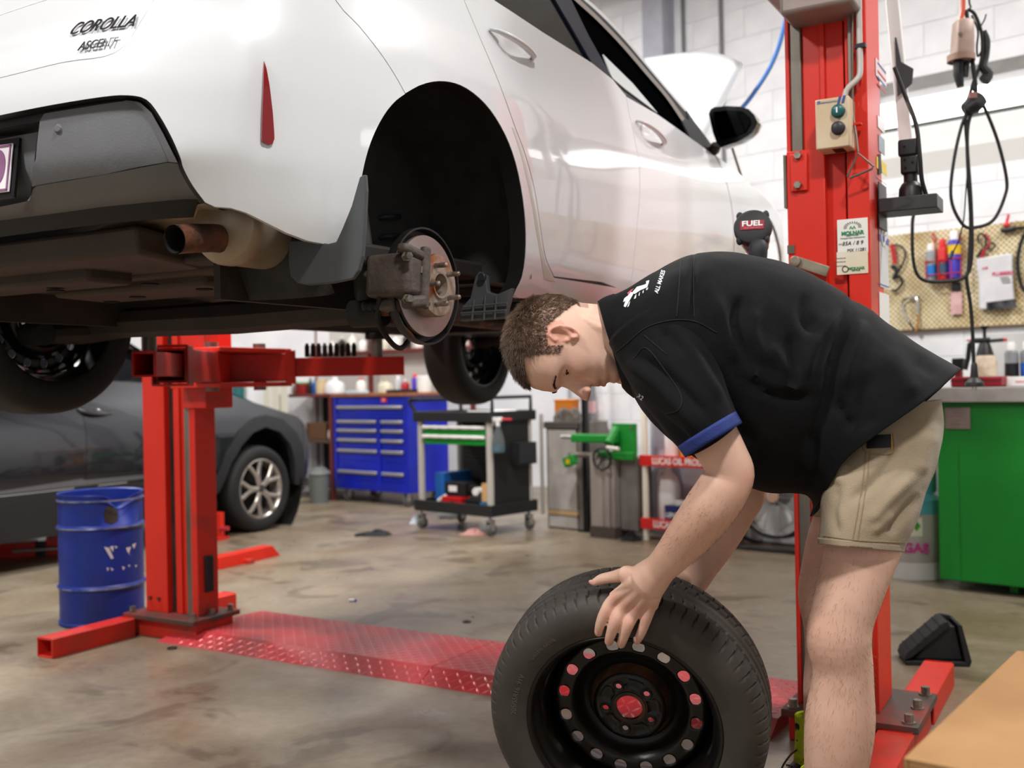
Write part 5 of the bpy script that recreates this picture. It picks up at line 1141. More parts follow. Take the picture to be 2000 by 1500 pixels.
TR=[((1176,584),(1222,762),2.27,.088),((1222,566),(1238,775),2.275,.14),((1275,536),(1262,812),2.28,.195),((1350,500),(1310,858),2.285,.205),((1425,492),(1378,905),2.29,.205),((1505,506),(1445,945),2.30,.205),((1590,540),(1503,962),2.315,.205),((1665,582),(1550,962),2.325,.205),((1745,641),(1578,966),2.33,.225),((1815,688),(1590,985),2.33,.235),((1877,720),(1583,1010),2.33,.24)]
FO=[([(1356,498),(1355,560),(1357,628)],5,-.006),([(1390,570),(1420,650),(1445,712)],14,.008),([(1452,575),(1432,635),(1462,712)],11,-.009),([(1480,600),(1470,650),(1500,720)],12,.006),([(1577,565),(1570,615),(1602,655)],12,-.008),
    ([(1668,575),(1632,690),(1612,780),(1588,860),(1582,940)],13,-.014),([(1650,600),(1590,675),(1562,760)],14,.009),([(1690,620),(1660,700),(1640,770)],16,.009),([(1445,722),(1510,752),(1600,758)],9,.006),([(1450,735),(1515,768),(1600,775)],8,-.005),([(1630,775),(1668,842)],9,-.007),([(1500,670),(1542,742)],12,.007),([(1540,650),(1560,730)],10,-.006),
    ([(1395,700),(1420,800),(1480,880)],18,-.006),([(1720,680),(1760,730),(1790,780)],22,.006),([(1700,720),(1690,790),(1700,845)],16,-.006),([(1790,700),(1830,730)],12,-.004)]
R0=rings2(TR,150,12); n0=len(R0)
for k in range(R0.shape[1]):     # shirt-tail hem: cut higher at the sides
    tf=2*math.pi*k/R0.shape[1]; tf=min(tf,2*math.pi-tf); Lk=1-.115*math.exp(-((tf-.66*math.pi)/(.20*math.pi))**2); ii=np.arange(n0)*np.where(np.arange(n0)/(n0-1)>.5,1-(1-Lk)*(np.arange(n0)/(n0-1)-.5)*2,1.)
    R0[:,k]=np.stack([np.interp(ii,np.arange(n0),R0[:,k,c].copy()) for c in range(3)],1)
RS=folds(R0,FO,seed=3.)
SLV=[(1268,632,2.185,88,.085),(1300,690,2.16,90,.09),(1328,745,2.125,84,.088),(1358,800,2.095,74,.082),(1385,846,2.08,64,.076),(1392,857,2.078,62,.075)]
def sleeve(rows,FO,seed): return folds(np.array(limb(dens(rows,9),n=90,cap=False)),FO,nz=((9,.004),(20,.0016)),seed=seed)
FS_=[([(1215,700),(1290,760),(1370,850)],14,.006),([(1240,690),(1310,740),(1390,820)],10,-.006),([(1330,650),(1370,720),(1415,790)],12,.006),([(1270,800),(1320,840),(1350,870)],9,-.005),([(1290,640),(1340,690)],10,-.005)]
SL=sleeve(SLV,FS_,9.)
SLR=sleeve([(1300,650,2.40,84,.085),(1345,740,2.44,80,.08),(1395,830,2.48,70,.075)],[],2.)
sh,shb=cloth('shirt',[RS,SL,SLR],SHIRT,man); sh['label']='black short-sleeved work shirt with blue cuffs'
cuf=limb(dens([(1380,838,2.080,66.5,.079),(1394,860,2.076,65,.078)],4),n=90,cap=False); cloth('cuff',[np.array(cuf)],M('blue_cuff','1f2f6e',.75,col2='273a82',scale=20,bump=.2,bscale=300),man,.003)[0]['label']='royal blue sleeve cuff'
COLR=[((1167,588),(1216,758),2.268,.082),((1182,579),(1226,768),2.27,.094),((1200,573),(1238,777),2.272,.108)]
cloth('collar',[folds(rings2(COLR,110,8),[],nz=((14,.003),),seed=5.)],SHIRT,man,.004)
shv=bvh_of(shb)
PRW=M('white_print','e8e8ea',.7); PRR=M('pink_print','c4525f',.7)
decal_text('shirt_print','ALL MAKES',1289,550,11,math.radians(-72),shv,PRW,sh,PLOC,bold=.25,sx=.85); decal_text('shirt_print','R2',1250,776,12,math.radians(30),shv,PRW,sh,PLOC)
em=[[(1218,598),(1224,580),(1232,570),(1238,572),(1229,588),(1222,600)],[(1234,572),(1244,560),(1258,556),(1267,552),(1264,561),(1250,567),(1240,574)],[(1262,549),(1268,547),(1267,553),(1262,554)],[(1240,578),(1243,574),(1242,582),(1238,584)],[(1248,573),(1250,570),(1249,577),(1247,578)],[(1255,569),(1257,566),(1257,571),(1255,573)],[(1262,564),(1266,561),(1265,565),(1262,567)],[(1228,592),(1231,588),(1228,598),(1225,600)],[(1219,583),(1225,578),(1221,588),(1217,590)]]
for q in em: decal('shirt_print',q,shv,PRW,sh,PLOC,step=3.)
decal('shirt_print',[(1225,572),(1232,566),(1238,563),(1233,569),(1227,575)],shv,PRR,sh,PLOC,step=3.)
# stitched seams
def seam(name,pl,bv,mat,parent,r=.0013,lift=.0008,base=PLOC):
    P=[hitb(bv,x,y,lift) for x,y in catmull(pl,8)]; P=[p-base for p in P if p is not None]
    if len(P)>2: return B().tube(P,r,n=5).obj(name,mat,parent)
SEAM=M('dark_seam','0c0c0e',.8)
for pl in ([(1356,500),(1355,560),(1356,618)],[(1330,508),(1326,560),(1322,618)],[(1202,690),(1225,670),(1262,640),(1310,626),(1357,628),(1400,650)],[(1220,688),(1300,640)] and [(1258,655),(1300,690),(1300,690)],[(1238,700),(1262,680),(1300,725),(1330,772),(1325,800),(1300,808)]): seam('seam',pl,shv,SEAM,sh)
# shorts
SHL=[((1670,800),(1838,780),2.32,.15),((1628,872),(1842,828),2.305,.165),((1606,928),(1834,890),2.275,.155),((1602,975),(1812,960),2.22,.125),((1600,1020),(1788,1025),2.19,.108),((1597,1062),(1765,1077),2.175,.100)]
FK=[([(1640,935),(1625,1000),(1640,1050)],10,-.006),([(1760,870),(1720,930),(1650,985)],12,-.007),([(1790,920),(1730,980),(1690,1030)],13,.008),([(1800,960),(1760,1010),(1730,1045)],10,-.006),([(1650,900),(1635,950)],9,.006),([(1745,1000),(1700,1045)],9,.005),([(1820,840),(1790,930)],14,.005)]
SK=folds(rings2(SHL,110,14,2.3),FK,nz=((9,.004),(22,.0015)),seed=7.)
SHR=[((1650,800),(1830,800),2.42,.15),((1620,890),(1815,880),2.45,.13),((1597,950),(1775,960),2.48,.115),((1584,1008),(1730,1030),2.50,.105)]
SK2=folds(rings2(SHR,80,10,2.3),[],nz=((9,.004),),seed=1.)
so,sob=cloth('shorts',[SK,SK2],KHAKI,man,.0025); so['label']='khaki cotton work shorts'; skv=bvh_of(sob)
hemm=rings2([((1597,1050),(1769,1066),2.178,.1025),((1597,1063),(1766,1079),2.175,.1015)],110,4,2.3); cloth('hem',[hemm],KHAKI,so,.002)
STI=M('khaki_stitch','8f7a5b',.9)
for pl in ([(1700,880),(1690,960),(1672,1070)],[(1692,880),(1682,960),(1662,1070)],[(1690,845),(1690,882),(1742,884),(1744,846)],[(1600,1046),(1680,1056),(1768,1060)]): seam('seam',pl,skv,STI,so,.0011)
decal('pocket_label',[(1692,850),(1740,848),(1740,874),(1693,876)],skv,M('black_label','18181a',.5),so,PLOC,.003); seam('label_edge',[(1741,846),(1741.5,860),(1742,878)],skv,M('gold_thread','c79a3a',.6),so,.001,.003)
# boots and socks
def boot(ax,ay,aY,ankx):
    base=AT(ax,ay,aY); x0,y0=base[0],base[1]; d=np.array([-.985,-.17,0]); nrm=np.array([d[1]*-1,d[0],0]); BT=M('black_boot_leather','141416',.45,col2='1d1d20',scale=9,bump=.2,bscale=90)
    R=[]
    for t,w,h0,h1 in ((-.095,.030,.028,.13),(-.085,.040,.026,.17),(-.05,.046,.026,.205),(.0,.047,.026,.205),(.045,.047,.026,.165),(.08,.048,.026,.125),(.13,.050,.026,.095),(.18,.046,.026,.080),(.21,.034,.028,.066),(.22,.016,.03,.05)):
        c=np.array([x0,y0,0])+d*t; zc=(h0+h1)/2; hh=(h1-h0)/2; R.append([loc(c+nrm*w*math.copysign(abs(math.cos(a))**.85,math.cos(a))+np.array([0,0,zc+hh*math.copysign(abs(math.sin(a))**.8,math.sin(a))])) for a in np.arange(28)*2*math.pi/28])
    bt=B().loft(R).obj('boot',BT,man,ang=70)
    S=[]
    for t,w in ((-.105,.022),(-.095,.038),(-.05,.049),(.05,.050),(.13,.055),(.19,.050),(.225,.028)):
        c=np.array([x0,y0,0])+d*t; S.append([loc(c+nrm*s_*w+np.array([0,0,z])) for s_,z in ((-1,.0),(1,.0),(1,.028),(-1,.028))])
    B().loft(S).obj('sole',BLACKR,bt,bevel=.004)
    for k in range(5):
        c=np.array([x0,y0,.0])+d*(.045+.022*k)+np.array([0,0,.172-.018*k]); B().tube([loc(c+nrm*s_*.02+np.array([0,0,-.006*abs(s_)])) for s_ in (-1,0,1)],.0028,n=6).obj('boot_lace',BLACKP,bt)
    lp_=spl([np.array([x0,y0,.19])+d*.05+nrm*q+np.array([0,0,z])+d*e for q,z,e in ((.0,0,0),(.03,.0,.03),(.045,-.03,.06),(.04,-.07,.04),(.02,-.03,.02))],6); B().tube([loc(p) for p in lp_],.0026,n=6).obj('boot_lace',BLACKP,bt)
    k=np.array([x0,y0,0]); sk=[]
    for z,r in ((.16,.050),(.20,.046),(.24,.045),(.265,.0455),(.27,.046)): sk.append([loc(k+np.array([r*math.cos(a)*1.02-.002,r*math.sin(a)*.95,z])) for a in np.arange(24)*2*math.pi/24])
    s_=B().loft(sk,caps=False).obj('sock',M('lime_sock','b7cc1e',.9,col2='1a1a1a',scale=30,amt=(.62,.66),bump=.3,bscale=200),man,ang=80); s_.modifiers.new('t','SOLIDIFY').thickness=.003
boot(1594,1500,2.55,0); boot(1613,1660,2.195,0)
# leg and forearm hair
def fuzz(name,rows,n,L,spread,seed):
    g=np.random.default_rng(seed); C=[AT(r[0],r[1],r[2]) for r in rows]; b=B()
    R=np.array(limb(dens(rows,4),n=24,cap=False)); ni,nk,_=R.shape
    for _ in range(n):
        i=g.uniform(0,ni-1.01); k=g.uniform(0,nk); i0=int(i); k0=int(k)%nk; fi=i-i0; fk=k-int(k)
        p=(R[i0,k0]*(1-fi)+R[i0+1,k0]*fi)*(1-fk)+(R[i0,(k0+1)%nk]*(1-fi)+R[i0+1,(k0+1)%nk]*fi)*fk; c=R[i0].mean(0)*(1-fi)+R[i0+1].mean(0)*fi; nr=p-c; nr/=np.linalg.norm(nr); t=R[i0+1].mean(0)-R[i0].mean(0); t/=np.linalg.norm(t)
        d=t*.9+nr*.35+g.normal(0,spread,3); d/=np.linalg.norm(d); l=L*g.uniform(.5,1.2); s=p+nr*.0002
        b.tube([loc(s),loc(s+d*l*.5+nr*l*.12),loc(s+d*l)],[.00016,.00014,.00006],n=3,caps=False)
    o=b.obj(name,M('body_hair','73543f',.6),man,ang=180); o['kind']='stuff'
fuzz('leg_hair',LEGL[2:12],1500,.014,.25,1); fuzz('leg_hair',LEGR[3:9],500,.012,.25,2); fuzz('arm_hair',ARML[6:10],600,.010,.3,3)
# ---------- workshop furniture along the side wall; local x runs right along the wall, y into it ----------
WRZ=math.atan2(WRX[1],WRX[0]); WFR=np.stack([WRX,WN,[0,0,1.]],1)
def wt(name,label,cat,o,group=None): return thing(name,label,cat,(o[0],o[1],o[2] if len(o)>2 else 0),WRZ,group)
def wl_(p,o): return WFR.T@(np.asarray(p,float)-np.array([o[0],o[1],0.]))   # world -> local
def bx(par,name,x0,x1,y0,y1,z0,z1,mat,bev=.003,label=None): return B().box((x1-x0,y1-y0,z1-z0),((x0+x1)/2,(y0+y1)/2,(z0+z1)/2)).obj(name,mat,par,smooth=False,bevel=bev,label=label)
FTX=np.stack([[1,0,0],[0,0,1],[0,-1,0]],1).astype(float)     # text standing on a front face
SILV=M('brushed_silver','b7b4b2',.35,metal=.7); BLUE=M('blue_chest_paint','0c22b8',.32,col2='0a1c9c',scale=4); GREYL=M('grey_leg','b5b0a8',.45)
CASTER=M('caster_grey','5c5b5a',.5); GREEN=M('green_paint','138a2c',.45,col2='0f7a26',scale=3); WHT=M('white_plastic','ecebe8',.4); PALE=M('pale_plastic','dcd8cd',.5)
def caster(par,x,y,r=.05,w=.03):
    c=B(); c.cyl((x-w/2,y,r),(x+w/2,y,r),r,n=24); o=c.obj('caster',CASTER,par,bevel=.006); f=B(); f.box((w+.022,.05,.012),(x,y-.008,2*r+.02)); f.box((.005,.04,r+.02),(x-w/2-.008,y-.008,r*1.55)); f.box((.005,.04,r+.02),(x+w/2+.008,y-.008,r*1.55)); f.cyl((x,y-.01,2*r+.02),(x,y-.01,2*r+.05),.012,n=12); f.obj('caster_fork',SILV,o)
# --- blue tool chest ---
o=FLP(655,978); ch_=wt('tool_chest','blue roller tool chest with silver drawer handles under the bench top','tool chest',o)
cw=1.06; z0,z1=.125,1.0; d=.5
bx(ch_,'carcass',0,cw,0.02,d,z0,z1,BLUE,.006); 
for x0,x1,za,zb in ((0,.05,z0,z1),(cw-.05,cw,z0,z1),(.05,cw-.05,z0,z0+.09),(.05,cw-.05,.80,.83),(.645,.685,z0+.09,.80)): bx(ch_,'face_rail',x0,x1,-.005,.03,za,zb,BLUE)
def drawer(x0,x1,za,zb,hz):
    dr=bx(ch_,'drawer',x0,x1,.004,.03,za,zb,BLUE,.002); B().box((x1-x0-.02,.026,.030),((x0+x1)/2,-.010,hz)).obj('drawer_handle',SILV,dr,bevel=.008)
drawer(.055,cw-.055,.835,.995,.90)
for x0,x1 in ((.055,.640),(.690,cw-.055)):
    for za,zb,hz in ((.715,.795,.765),(.620,.712,.680),(.520,.617,.590),(.400,.517,.490),(.220,.397,.290)): drawer(x0,x1,za,zb,hz)
bx(ch_,'red_badge',.70,.78,-.006,.0,.945,.99,M('red_badge','d0202c',.4)); text('badge_text','SP',.03,M('white_mark','f2f2f2'),ch_,(.74,-.0065,.966),FTX)
bx(ch_,'worktop',-.02,cw+.02,-.02,d+.02,z1,z1+.03,M('wood_top','a5673f',.5,col2='8b5434',scale=12,stretch=(1,8,1)))
for x in (.12,cw-.10): 
    for y in (.07,d-.07): caster(ch_,x,y,.055)
# --- storage shelf left of and above the chest ---
o2=FLP(497,972); sh_=wt('storage_shelf','rust red steel shelving with dark lower bay beside the blue tool chest','shelf',o2); RB_=M('rust_red_steel','6d2a26',.5)
so_=wl_(o,o2); xs=so_[0]-.03; ys=so_[1]
for x in (.0,xs-.045):
    for y in (0,.5): bx(sh_,'post',x,x+.04,ys+y,ys+y+.04,0,1.02 if y==0 else 1.9,RB_)
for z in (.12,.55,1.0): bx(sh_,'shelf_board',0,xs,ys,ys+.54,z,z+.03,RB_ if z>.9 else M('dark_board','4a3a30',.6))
bx(sh_,'bay_shade_board',0,xs,ys+.545,ys+.56,.1,1.0,M('shelf_shadow_board','1a1716',.8))  # near-black board paints the shade at the back of the lower bay
# upper back shelf behind both
bx(sh_,'upper_board',0,xs+cw+.3,ys+.42,ys+.60,1.42,1.45,RB_); bx(sh_,'upper_back',0,xs+cw+.3,ys+.60,ys+.62,1.0,1.9,M('pale_back_board','d8d5cf',.7))
for x in (xs+cw+.26,): bx(sh_,'post',x,x+.04,ys+.56,ys+.60,0,1.9,RB_)
def s2w(x,y,z): return np.array([o2[0],o2[1],0])+WFR@np.array([x,y,z])
def bottle(px_,base,h,r,col,cap,label,kind='bottle',name='bottle',group=None,cat='bottle'):
    t=thing(name,label,cat,base,WRZ,group)
    if kind=='jug':
        R=[]; 
        for z,k in ((0,.94),(.02,1),(.6,1),(.8,.8),(.92,.32),(1,.30)): R.append([(r*1.15*k*math.copysign(abs(math.cos(a))**.7,math.cos(a)),r*.8*k*math.copysign(abs(math.sin(a))**.7,math.sin(a)),z*h) for a in np.arange(20)*2*math.pi/20])
        B().loft(R).obj('bottle_body',col,t,ang=50); B().tube(spl([(-r*1.0,0,h*.62),(-r*1.25,0,h*.75),(-r*.9,0,h*.92),(-r*.25,0,h*.93)],5),.012,n=8).obj('jug_handle',col,t); B().cyl((0,0,h),(0,0,h+.025),r*.34,n=16).obj('cap',cap,t)
    elif kind=='tub':
        B().lathe([(0,0),(r*.92,0),(r,.03),(r,h*.9),(0,h*.9)],n=24).obj('tub_body',col,t); B().lathe([(0,h),(r*1.03,h),(r*1.05,h*.96),(r*1.05,h*.88),(0,h*.88)],n=24).obj('lid',cap,t)
    elif kind=='can':
        B().lathe([(0,0),(r,.0),(r,h*.74),(r*.9,h*.78),(r*.55,h*.82),(0,h*.82)],n=22).obj('can_body',col,t); B().lathe([(0,h),(r*.5,h),(r*.62,h*.95),(r*.62,h*.80),(0,h*.80)],n=20).obj('cap',cap,t)
    else:
        B().lathe([(0,0),(r*.93,0),(r,.012),(r,h*.58),(r*.85,h*.70),(r*.36,h*.82),(r*.33,h*.9),(0,h*.9)],n=22).obj('bottle_body',col,t); B().lathe([(0,h),(r*.36,h),(r*.40,h*.98),(r*.40,h*.86),(0,h*.86)],n=18).obj('cap',cap,t)
    return t
def C_(n,h,r=.4): return M('pl_'+n,h,r)
K=[('jug',.70,.14,.092,'e8eaec','f4f4f2','translucent white jug with handle on the rust red shelf'),('bottle',.385,.15,.033,'1d64b8','22242a','small blue bottle on the rust red shelf'),('tub',.49,.14,.060,'d9c39a','cfb88a','beige tub with lid on the rust red shelf'),('tub',.18,.12,.085,'8e1f22','4f9a45','red tub with green lid on the rust red shelf'),('bottle',.305,.16,.031,'2a2a2c','3a3a3c','small black bottle on the rust red shelf'),('bottle',.90,.14,.045,'f0eeea','d8d8d8','white bottle on the rust red shelf next to the jug'),('can',.04,.15,.034,'b9b2a4','e4e2dc','grey spray can at the end of the rust red shelf')]
for kd,x,h,r,c,c2,lb in K:
    if x<xs-.05: bottle(None,s2w(x,ys+.22,1.031),h,r,C_(c,c),C_(c2,c2),lb,kd,cat='tub' if kd=='tub' else 'bottle',name={'jug':'jug','tub':'plastic_tub','can':'spray_can'}.get(kd,'bottle'))
K2=[('bottle',.06,.15,.05,'eceae4','d03a30','white bottle with red cap on the tool chest'),('jug',.42,.11,.07,'cfc9b4','b8b09a','cream jug standing on the tool chest'),('can',.60,.16,.033,'b5b8bc','d9dadc','silver spray can standing on the tool chest'),('bottle',.70,.12,.04,'a01826','d9d9d9','dark red bottle standing on the tool chest'),('can',.84,.17,.035,'4b2fae','d62833','purple can with red cap standing on the tool chest'),('tub',.96,.15,.07,'efeee9','f6f6f4','white tub standing on the tool chest')]
cz=z1+.031
def c2w_(x,y,z): return np.array([o[0],o[1],0])+WFR@np.array([x,y,z])
for kd,x,h,r,c,c2,lb in K2: bottle(None,c2w_(x,.30,cz),h,r,C_(c,c),C_(c2,c2),lb,kd,cat='tub' if kd=='tub' else 'bottle',name={'jug':'jug','tub':'plastic_tub','can':'spray_can'}.get(kd,'bottle'))
tag(B().box((.20,.12,.025),(0,0,.0125),).obj('paper_pad',M('pale_blue_paper','bcd9ea',.6),bevel=.003),'pale blue paper pad lying on the tool chest','paper pad'); bpy.data.objects['paper_pad'].location=tuple(c2w_(.24,.10,cz)); bpy.data.objects['paper_pad'].rotation_euler=(0,0,WRZ)
tt=thing('tool_tray','black tool tray lying on the tool chest worktop','tray',c2w_(.86,.11,cz),WRZ); bx(tt,'tray_base',-.14,.14,-.07,.07,0,.012,BLACKP); bx(tt,'tray_rim',-.14,.14,-.07,-.06,.012,.03,BLACKP); bx(tt,'tray_rim',-.14,.14,.06,.07,.012,.03,BLACKP)
# row of white and brown bottles on the upper board
cols=['f0eeea','2b211c','e9e6da','f4f2ee','3a2a22','d9d3c2','eceae6','21201f','f1efe9','c7c0ae','efece6','2a2422']; ul=['white','dark brown','cream']
for k in range(12):
    c=cols[k]; kind='white' if c[0]=='f' or c[0]=='e' else ('black' if c[0]=='2' or c[0]=='3' else 'cream')
    bottle(None,s2w(.30+.165*k,ys+.51,1.451),.13+.03*(k%3),.045,C_(c,c),C_('cap'+c,'d8d5cf'),f'small {kind} bottle in the row on the high shelf board','bottle',group=f'{kind} bottles on the high shelf board')
# items in the lower bay
t=thing('cardboard_carton','brown carton on the middle board of the rust red shelf','box',s2w(.5,ys+.25,.58),WRZ); bx(t,'carton_body',-.16,.16,-.12,.12,0,.16,M('brown_card','6b4a32',.8)); bx(t,'carton_tape',-.16,.16,-.02,.02,.16,.162,M('tape_tan','b08a55',.4),0)
t=thing('parts_bag','white and pink plastic parts bag on the middle shelf board','bag',s2w(.82,ys+.12,.58),WRZ); 
R=[]
for z,k in ((0,.8),(.03,1),(.08,.95),(.12,.6),(.15,.2)): R.append([(.09*k*math.cos(a)*(1+.12*math.sin(5*a)),.06*k*math.sin(a),z) for a in np.arange(18)*2*math.pi/18])
B().loft(R).obj('bag_body',M('pinkwhite_bag','e8c9c6',.5,col2='f0eeea',scale=18),t)
# grey bin on the floor between shelf and car
t=thing('waste_bin','small grey plastic bin on the floor in front of the shelf','bin',FLP(624,982),0); B().lathe([(0,.02),(.085,.02),(.10,.30),(.105,.30),(.105,.315),(.085,.33),(.05,.36),(0,.365)],n=28).obj('bin_body',M('bin_grey','6d716f',.5),t); B().lathe([(.106,.295),(.112,.30),(.106,.312)],n=28).obj('rim',M('bin_grey2','8c908e',.5),t); t.location.z=-.02
# teal cylinder with hose behind the grey car, pale sheets
t=thing('gas_cylinder','tall teal gas cylinder with a grey hose behind the grey car','gas cylinder',AT(452,760,9.6)*np.array([1,1,0]),0); B().lathe([(0,0),(.13,0),(.135,.02),(.135,1.15),(.11,1.24),(.05,1.29),(.03,1.31),(0,1.31)],n=32).obj('cylinder_body',M('teal_paint','1d6b6b',.4,col2='175a5c'),t); B().tube(spl([(.0,-.05,1.34),(.10,-.14,1.28),(.17,-.16,1.1),(.15,-.15,.9),(.16,-.15,.6)],6),.014,n=8).obj('hose',M('hose_grey','9da39f',.5),t); B().cyl((0,0,1.30),(0,0,1.38),.03,n=12).obj('valve',SILV,t)
t=thing('pale_sheet','cream sheets of board leaning upright beside the rust red shelf','board',s2w(.10,ys+.36,0),WRZ)
for k in range(3): bx(t,'sheet',-.12+.13*k,.0+.13*k,-.01+.012*k,.0+.012*k,0,1.36,M('cream_sheet','e4dfd0',.6),.001)
t.location=tuple(s2w(.10,ys-.12,0))
# --- tool trolley ---
o3=FLP(826,1032); tr_=wt('tool_trolley','black workshop trolley with grey corner legs and two green drawers','trolley',o3); tw,td=.72,.42
TB=M('trolley_black','202122',.5)
for x in (0,tw): 
    for y in (0,td): B().cyl((x,y,.20),(x,y,.85),.026,n=20).obj('corner_leg',GREYL,tr_)
for z,h in ((.14,.085),(.82,.075)):
    b=B(); b.box((tw+.09,td+.09,h*.3),(tw/2,td/2,z+h*.15))
    for x,y,sx,sy in ((tw/2,-.04,tw+.09,.012),(tw/2,td+.04,tw+.09,.012),(-.04,td/2,.012,td+.09),(tw+.04,td/2,.012,td+.09)): b.box((sx,sy,h),(x,y,z+h/2))
    b.obj('tray',TB,tr_,smooth=False,bevel=.006)
bx(tr_,'side_panel',tw+.012,tw+.024,0.02,td-.02,.22,.82,TB); bx(tr_,'back_panel',.03,.46,td-.01,td,.22,.82,TB)
hol=B()
for i in range(11):
    for j in range(8): hol.cyl((.06+.036*i,td-.012,.50+.036*j),(.06+.036*i,td-.0105,.50+.036*j),.007,n=8)
hl_=hol.obj('perforations',M('hole_grey','4d4d4d',.6),tr_); hl_['kind']='stuff'
for z in (.685,.755):
    dr=bx(tr_,'drawer',.045,tw-.035,-.012,.40,z-.035,z+.012,GREEN,.003); wv=B()
    for k in range(12): wv.cyl((.045+.052*k,-.020,z+.022),(.045+.052*(k+1),-.020,z+.022),.012 if k%2 else .0145,n=8)
    wv.box((tw-.08,.012,.022),(tw/2+.005,-.015,z+.024)); wv.obj('drawer_pull',WHT,dr,label='white drawer pull')
hd=B(); hd.tube(spl([(-.02,-.02,.88),(-.05,-.06,.96),(-.03,-.06,.99),(.05,-.04,.985)],5),.014,n=10); hd.tube([(-.03,-.055,.985),(-.03,.46,.985)],.016,n=10); hd.tube([(-.02,.46,.88),(-.03,.46,.985)],.014,n=10); hd.obj('push_handle',TB,tr_)
hd=B(); hd.tube([(tw+.03,.0,.89),(tw+.03,.0,.995),(tw+.03,td,.995),(tw+.03,td,.89)],.014,n=10); hd.obj('push_handle',TB,tr_)
for x in (0,tw):
    for y in (0,td): caster(tr_,x,y,.045)
hb_=bx(tr_,'side_holder',tw+.024,tw+.10,.20,.40,.50,.66,TB); bx(tr_,'holder_rib',tw+.10,tw+.104,.21,.39,.51,.65,DPL)
def t2w(x,y,z): return np.array([o3[0],o3[1],0])+WFR@np.array([x,y,z])
def simple(name,label,cat,pos,rz,parts,grp=None):
    t=thing(name,label,cat,pos,WRZ+rz,grp)
    for nm,(x0,x1,y0,y1,za,zb),mt in parts: bx(t,nm,x0,x1,y0,y1,za,zb,mt,.004)
    return t
zt=.166
simple('tool_case','blue plastic tool case standing on the trolley lower tray','case',t2w(.12,.22,zt),0,[('case_body',(-.05,.05,-.15,.15,0,.26),C_('case_blue','1f62b0')),('case_latch',(.05,.056,-.04,.04,.12,.17),C_('case_lt','dfe6ee'))])
t=simple('polisher','black power polisher lying in the trolley lower tray','power tool',t2w(.31,.12,zt+.095),.1,[('motor_body',(-.12,.08,-.06,.06,.0,.10),BLACKP),('label_plate',(-.08,.0,-.0612,-.06,.03,.075),WHT),('grip',(.08,.14,-.03,.03,.03,.08),BLACKR)])
B().tube(spl([(-.10,-.06,-.0),(-.16,-.08,-.04),(-.14,-.09,-.085),(-.06,-.09,-.08)],5),.014,n=8).obj('cord',PALE,t)
simple('tool_case','red plastic tool case lying flat in the trolley lower tray','case',t2w(.31,.10,zt),0,[('case_body',(-.12,.09,-.08,.08,0,.09),C_('case_red','c4161c')),('case_latch',(-.02,.02,-.086,-.08,.03,.06),BLACKP)])
simple('battery_charger','black charger block in the trolley lower tray','charger',t2w(.495,.12,zt),0,[('charger_body',(-.08,.08,-.08,.08,0,.08),BLACKP),('charger_slot',(-.06,.06,-.05,.05,.08,.10),DPL)])
simple('parts_carton','small tan carton on a blue box in the trolley lower tray','box',t2w(.65,.08,zt+.071),0,[('carton_body',(-.05,.05,-.05,.05,0,.13),M('tan_card','c8a06c',.8)),('carton_flap',(-.05,.05,-.05,.0,.13,.134),M('tan_card2','b98f5c',.8))])
simple('parts_carton','flat blue carton at the bottom of the trolley lower tray','box',t2w(.65,.08,zt),0,[('carton_body',(-.06,.06,-.06,.06,0,.066),C_('carton_blue','27608f')),('carton_flap',(-.06,.06,-.06,-.02,.066,.07),C_('carton_blue2','3b78a8'))])
t=thing('mallet','white rubber mallet resting across the trolley lower tray','mallet',t2w(.53,.14,zt+.101),WRZ+.2); B().cyl((-.06,-.04,.03),(-.06,.04,.03),.03,n=18).obj('mallet_head',WHT,t,bevel=.004); B().cyl((-.06,0,.03),(.14,0,.05),.012,n=10).obj('mallet_handle',PALE,t)
simple('clamp','yellow handled clamp lying on the trolley top tray','clamp',t2w(.20,.02,.852),.1,[('clamp_bar',(-.08,.09,-.012,.012,0,.03),C_('clamp_y','b89a2c')),('clamp_jaw',(-.10,-.08,-.02,.02,0,.05),BLACKP)])
for k,(x,lb) in enumerate(((.33,'red handled screwdriver on the trolley top tray by the clamp'),(.50,'red handled screwdriver on the trolley top tray'),)):
    t=thing('screwdriver',lb,'screwdriver',t2w(x-.02*k,.03+.02*k,.868),WRZ+.15); B().cyl((-.05,0,.0),(.05,0,.0),.015,n=12).obj('handle',C_('sd_red','c8182a'),t,bevel=.004); B().cyl((.05,0,0),(.16,0,0),.004,n=8).obj('shaft',SILV,t)
simple('parts_tray','white plastic parts tray on the trolley top','tray',t2w(.53,.25,.847),0,[('tray_floor',(-.15,.12,-.12,.12,0,.012),WHT),('tray_edge',(-.15,.12,-.13,-.12,0,.05),WHT),('tray_edge',(-.15,.12,.12,.13,0,.05),WHT)])
# spray bottle on the trolley side
t=thing('spray_bottle','clear trigger spray bottle with blue liquid hooked on the trolley side','spray bottle',t2w(tw+.085,.0,.60),WRZ)
B().lathe([(0,0),(.040,0),(.048,.012),(.046,.07),(.036,.13),(.018,.17),(.016,.19),(0,.19)],n=26).obj('bottle_body',M('clear_pet','dfe8ea',.06,trans=.9,ior=1.2),t); B().lathe([(0,.004),(.038,.004),(.044,.014),(.043,.058),(0,.058)],n=26).obj('blue_liquid',M('blue_liquid','2f8aa0',.1,trans=.4),t)
b=B(); b.cyl((0,0,.19),(0,0,.225),.017,n=16); b.box((.10,.028,.03),(-.012,0,.24)); b.box((.012,.014,.05),(-.045,0,.215),rotm(0,.4,0)); b.obj('trigger_head',WHT,t,bevel=.004); B().cyl((.04,0,.24),(.13,0,.24),.008,n=10).obj('nozzle_tube',C_('noz_red','cc2a3c'),t)
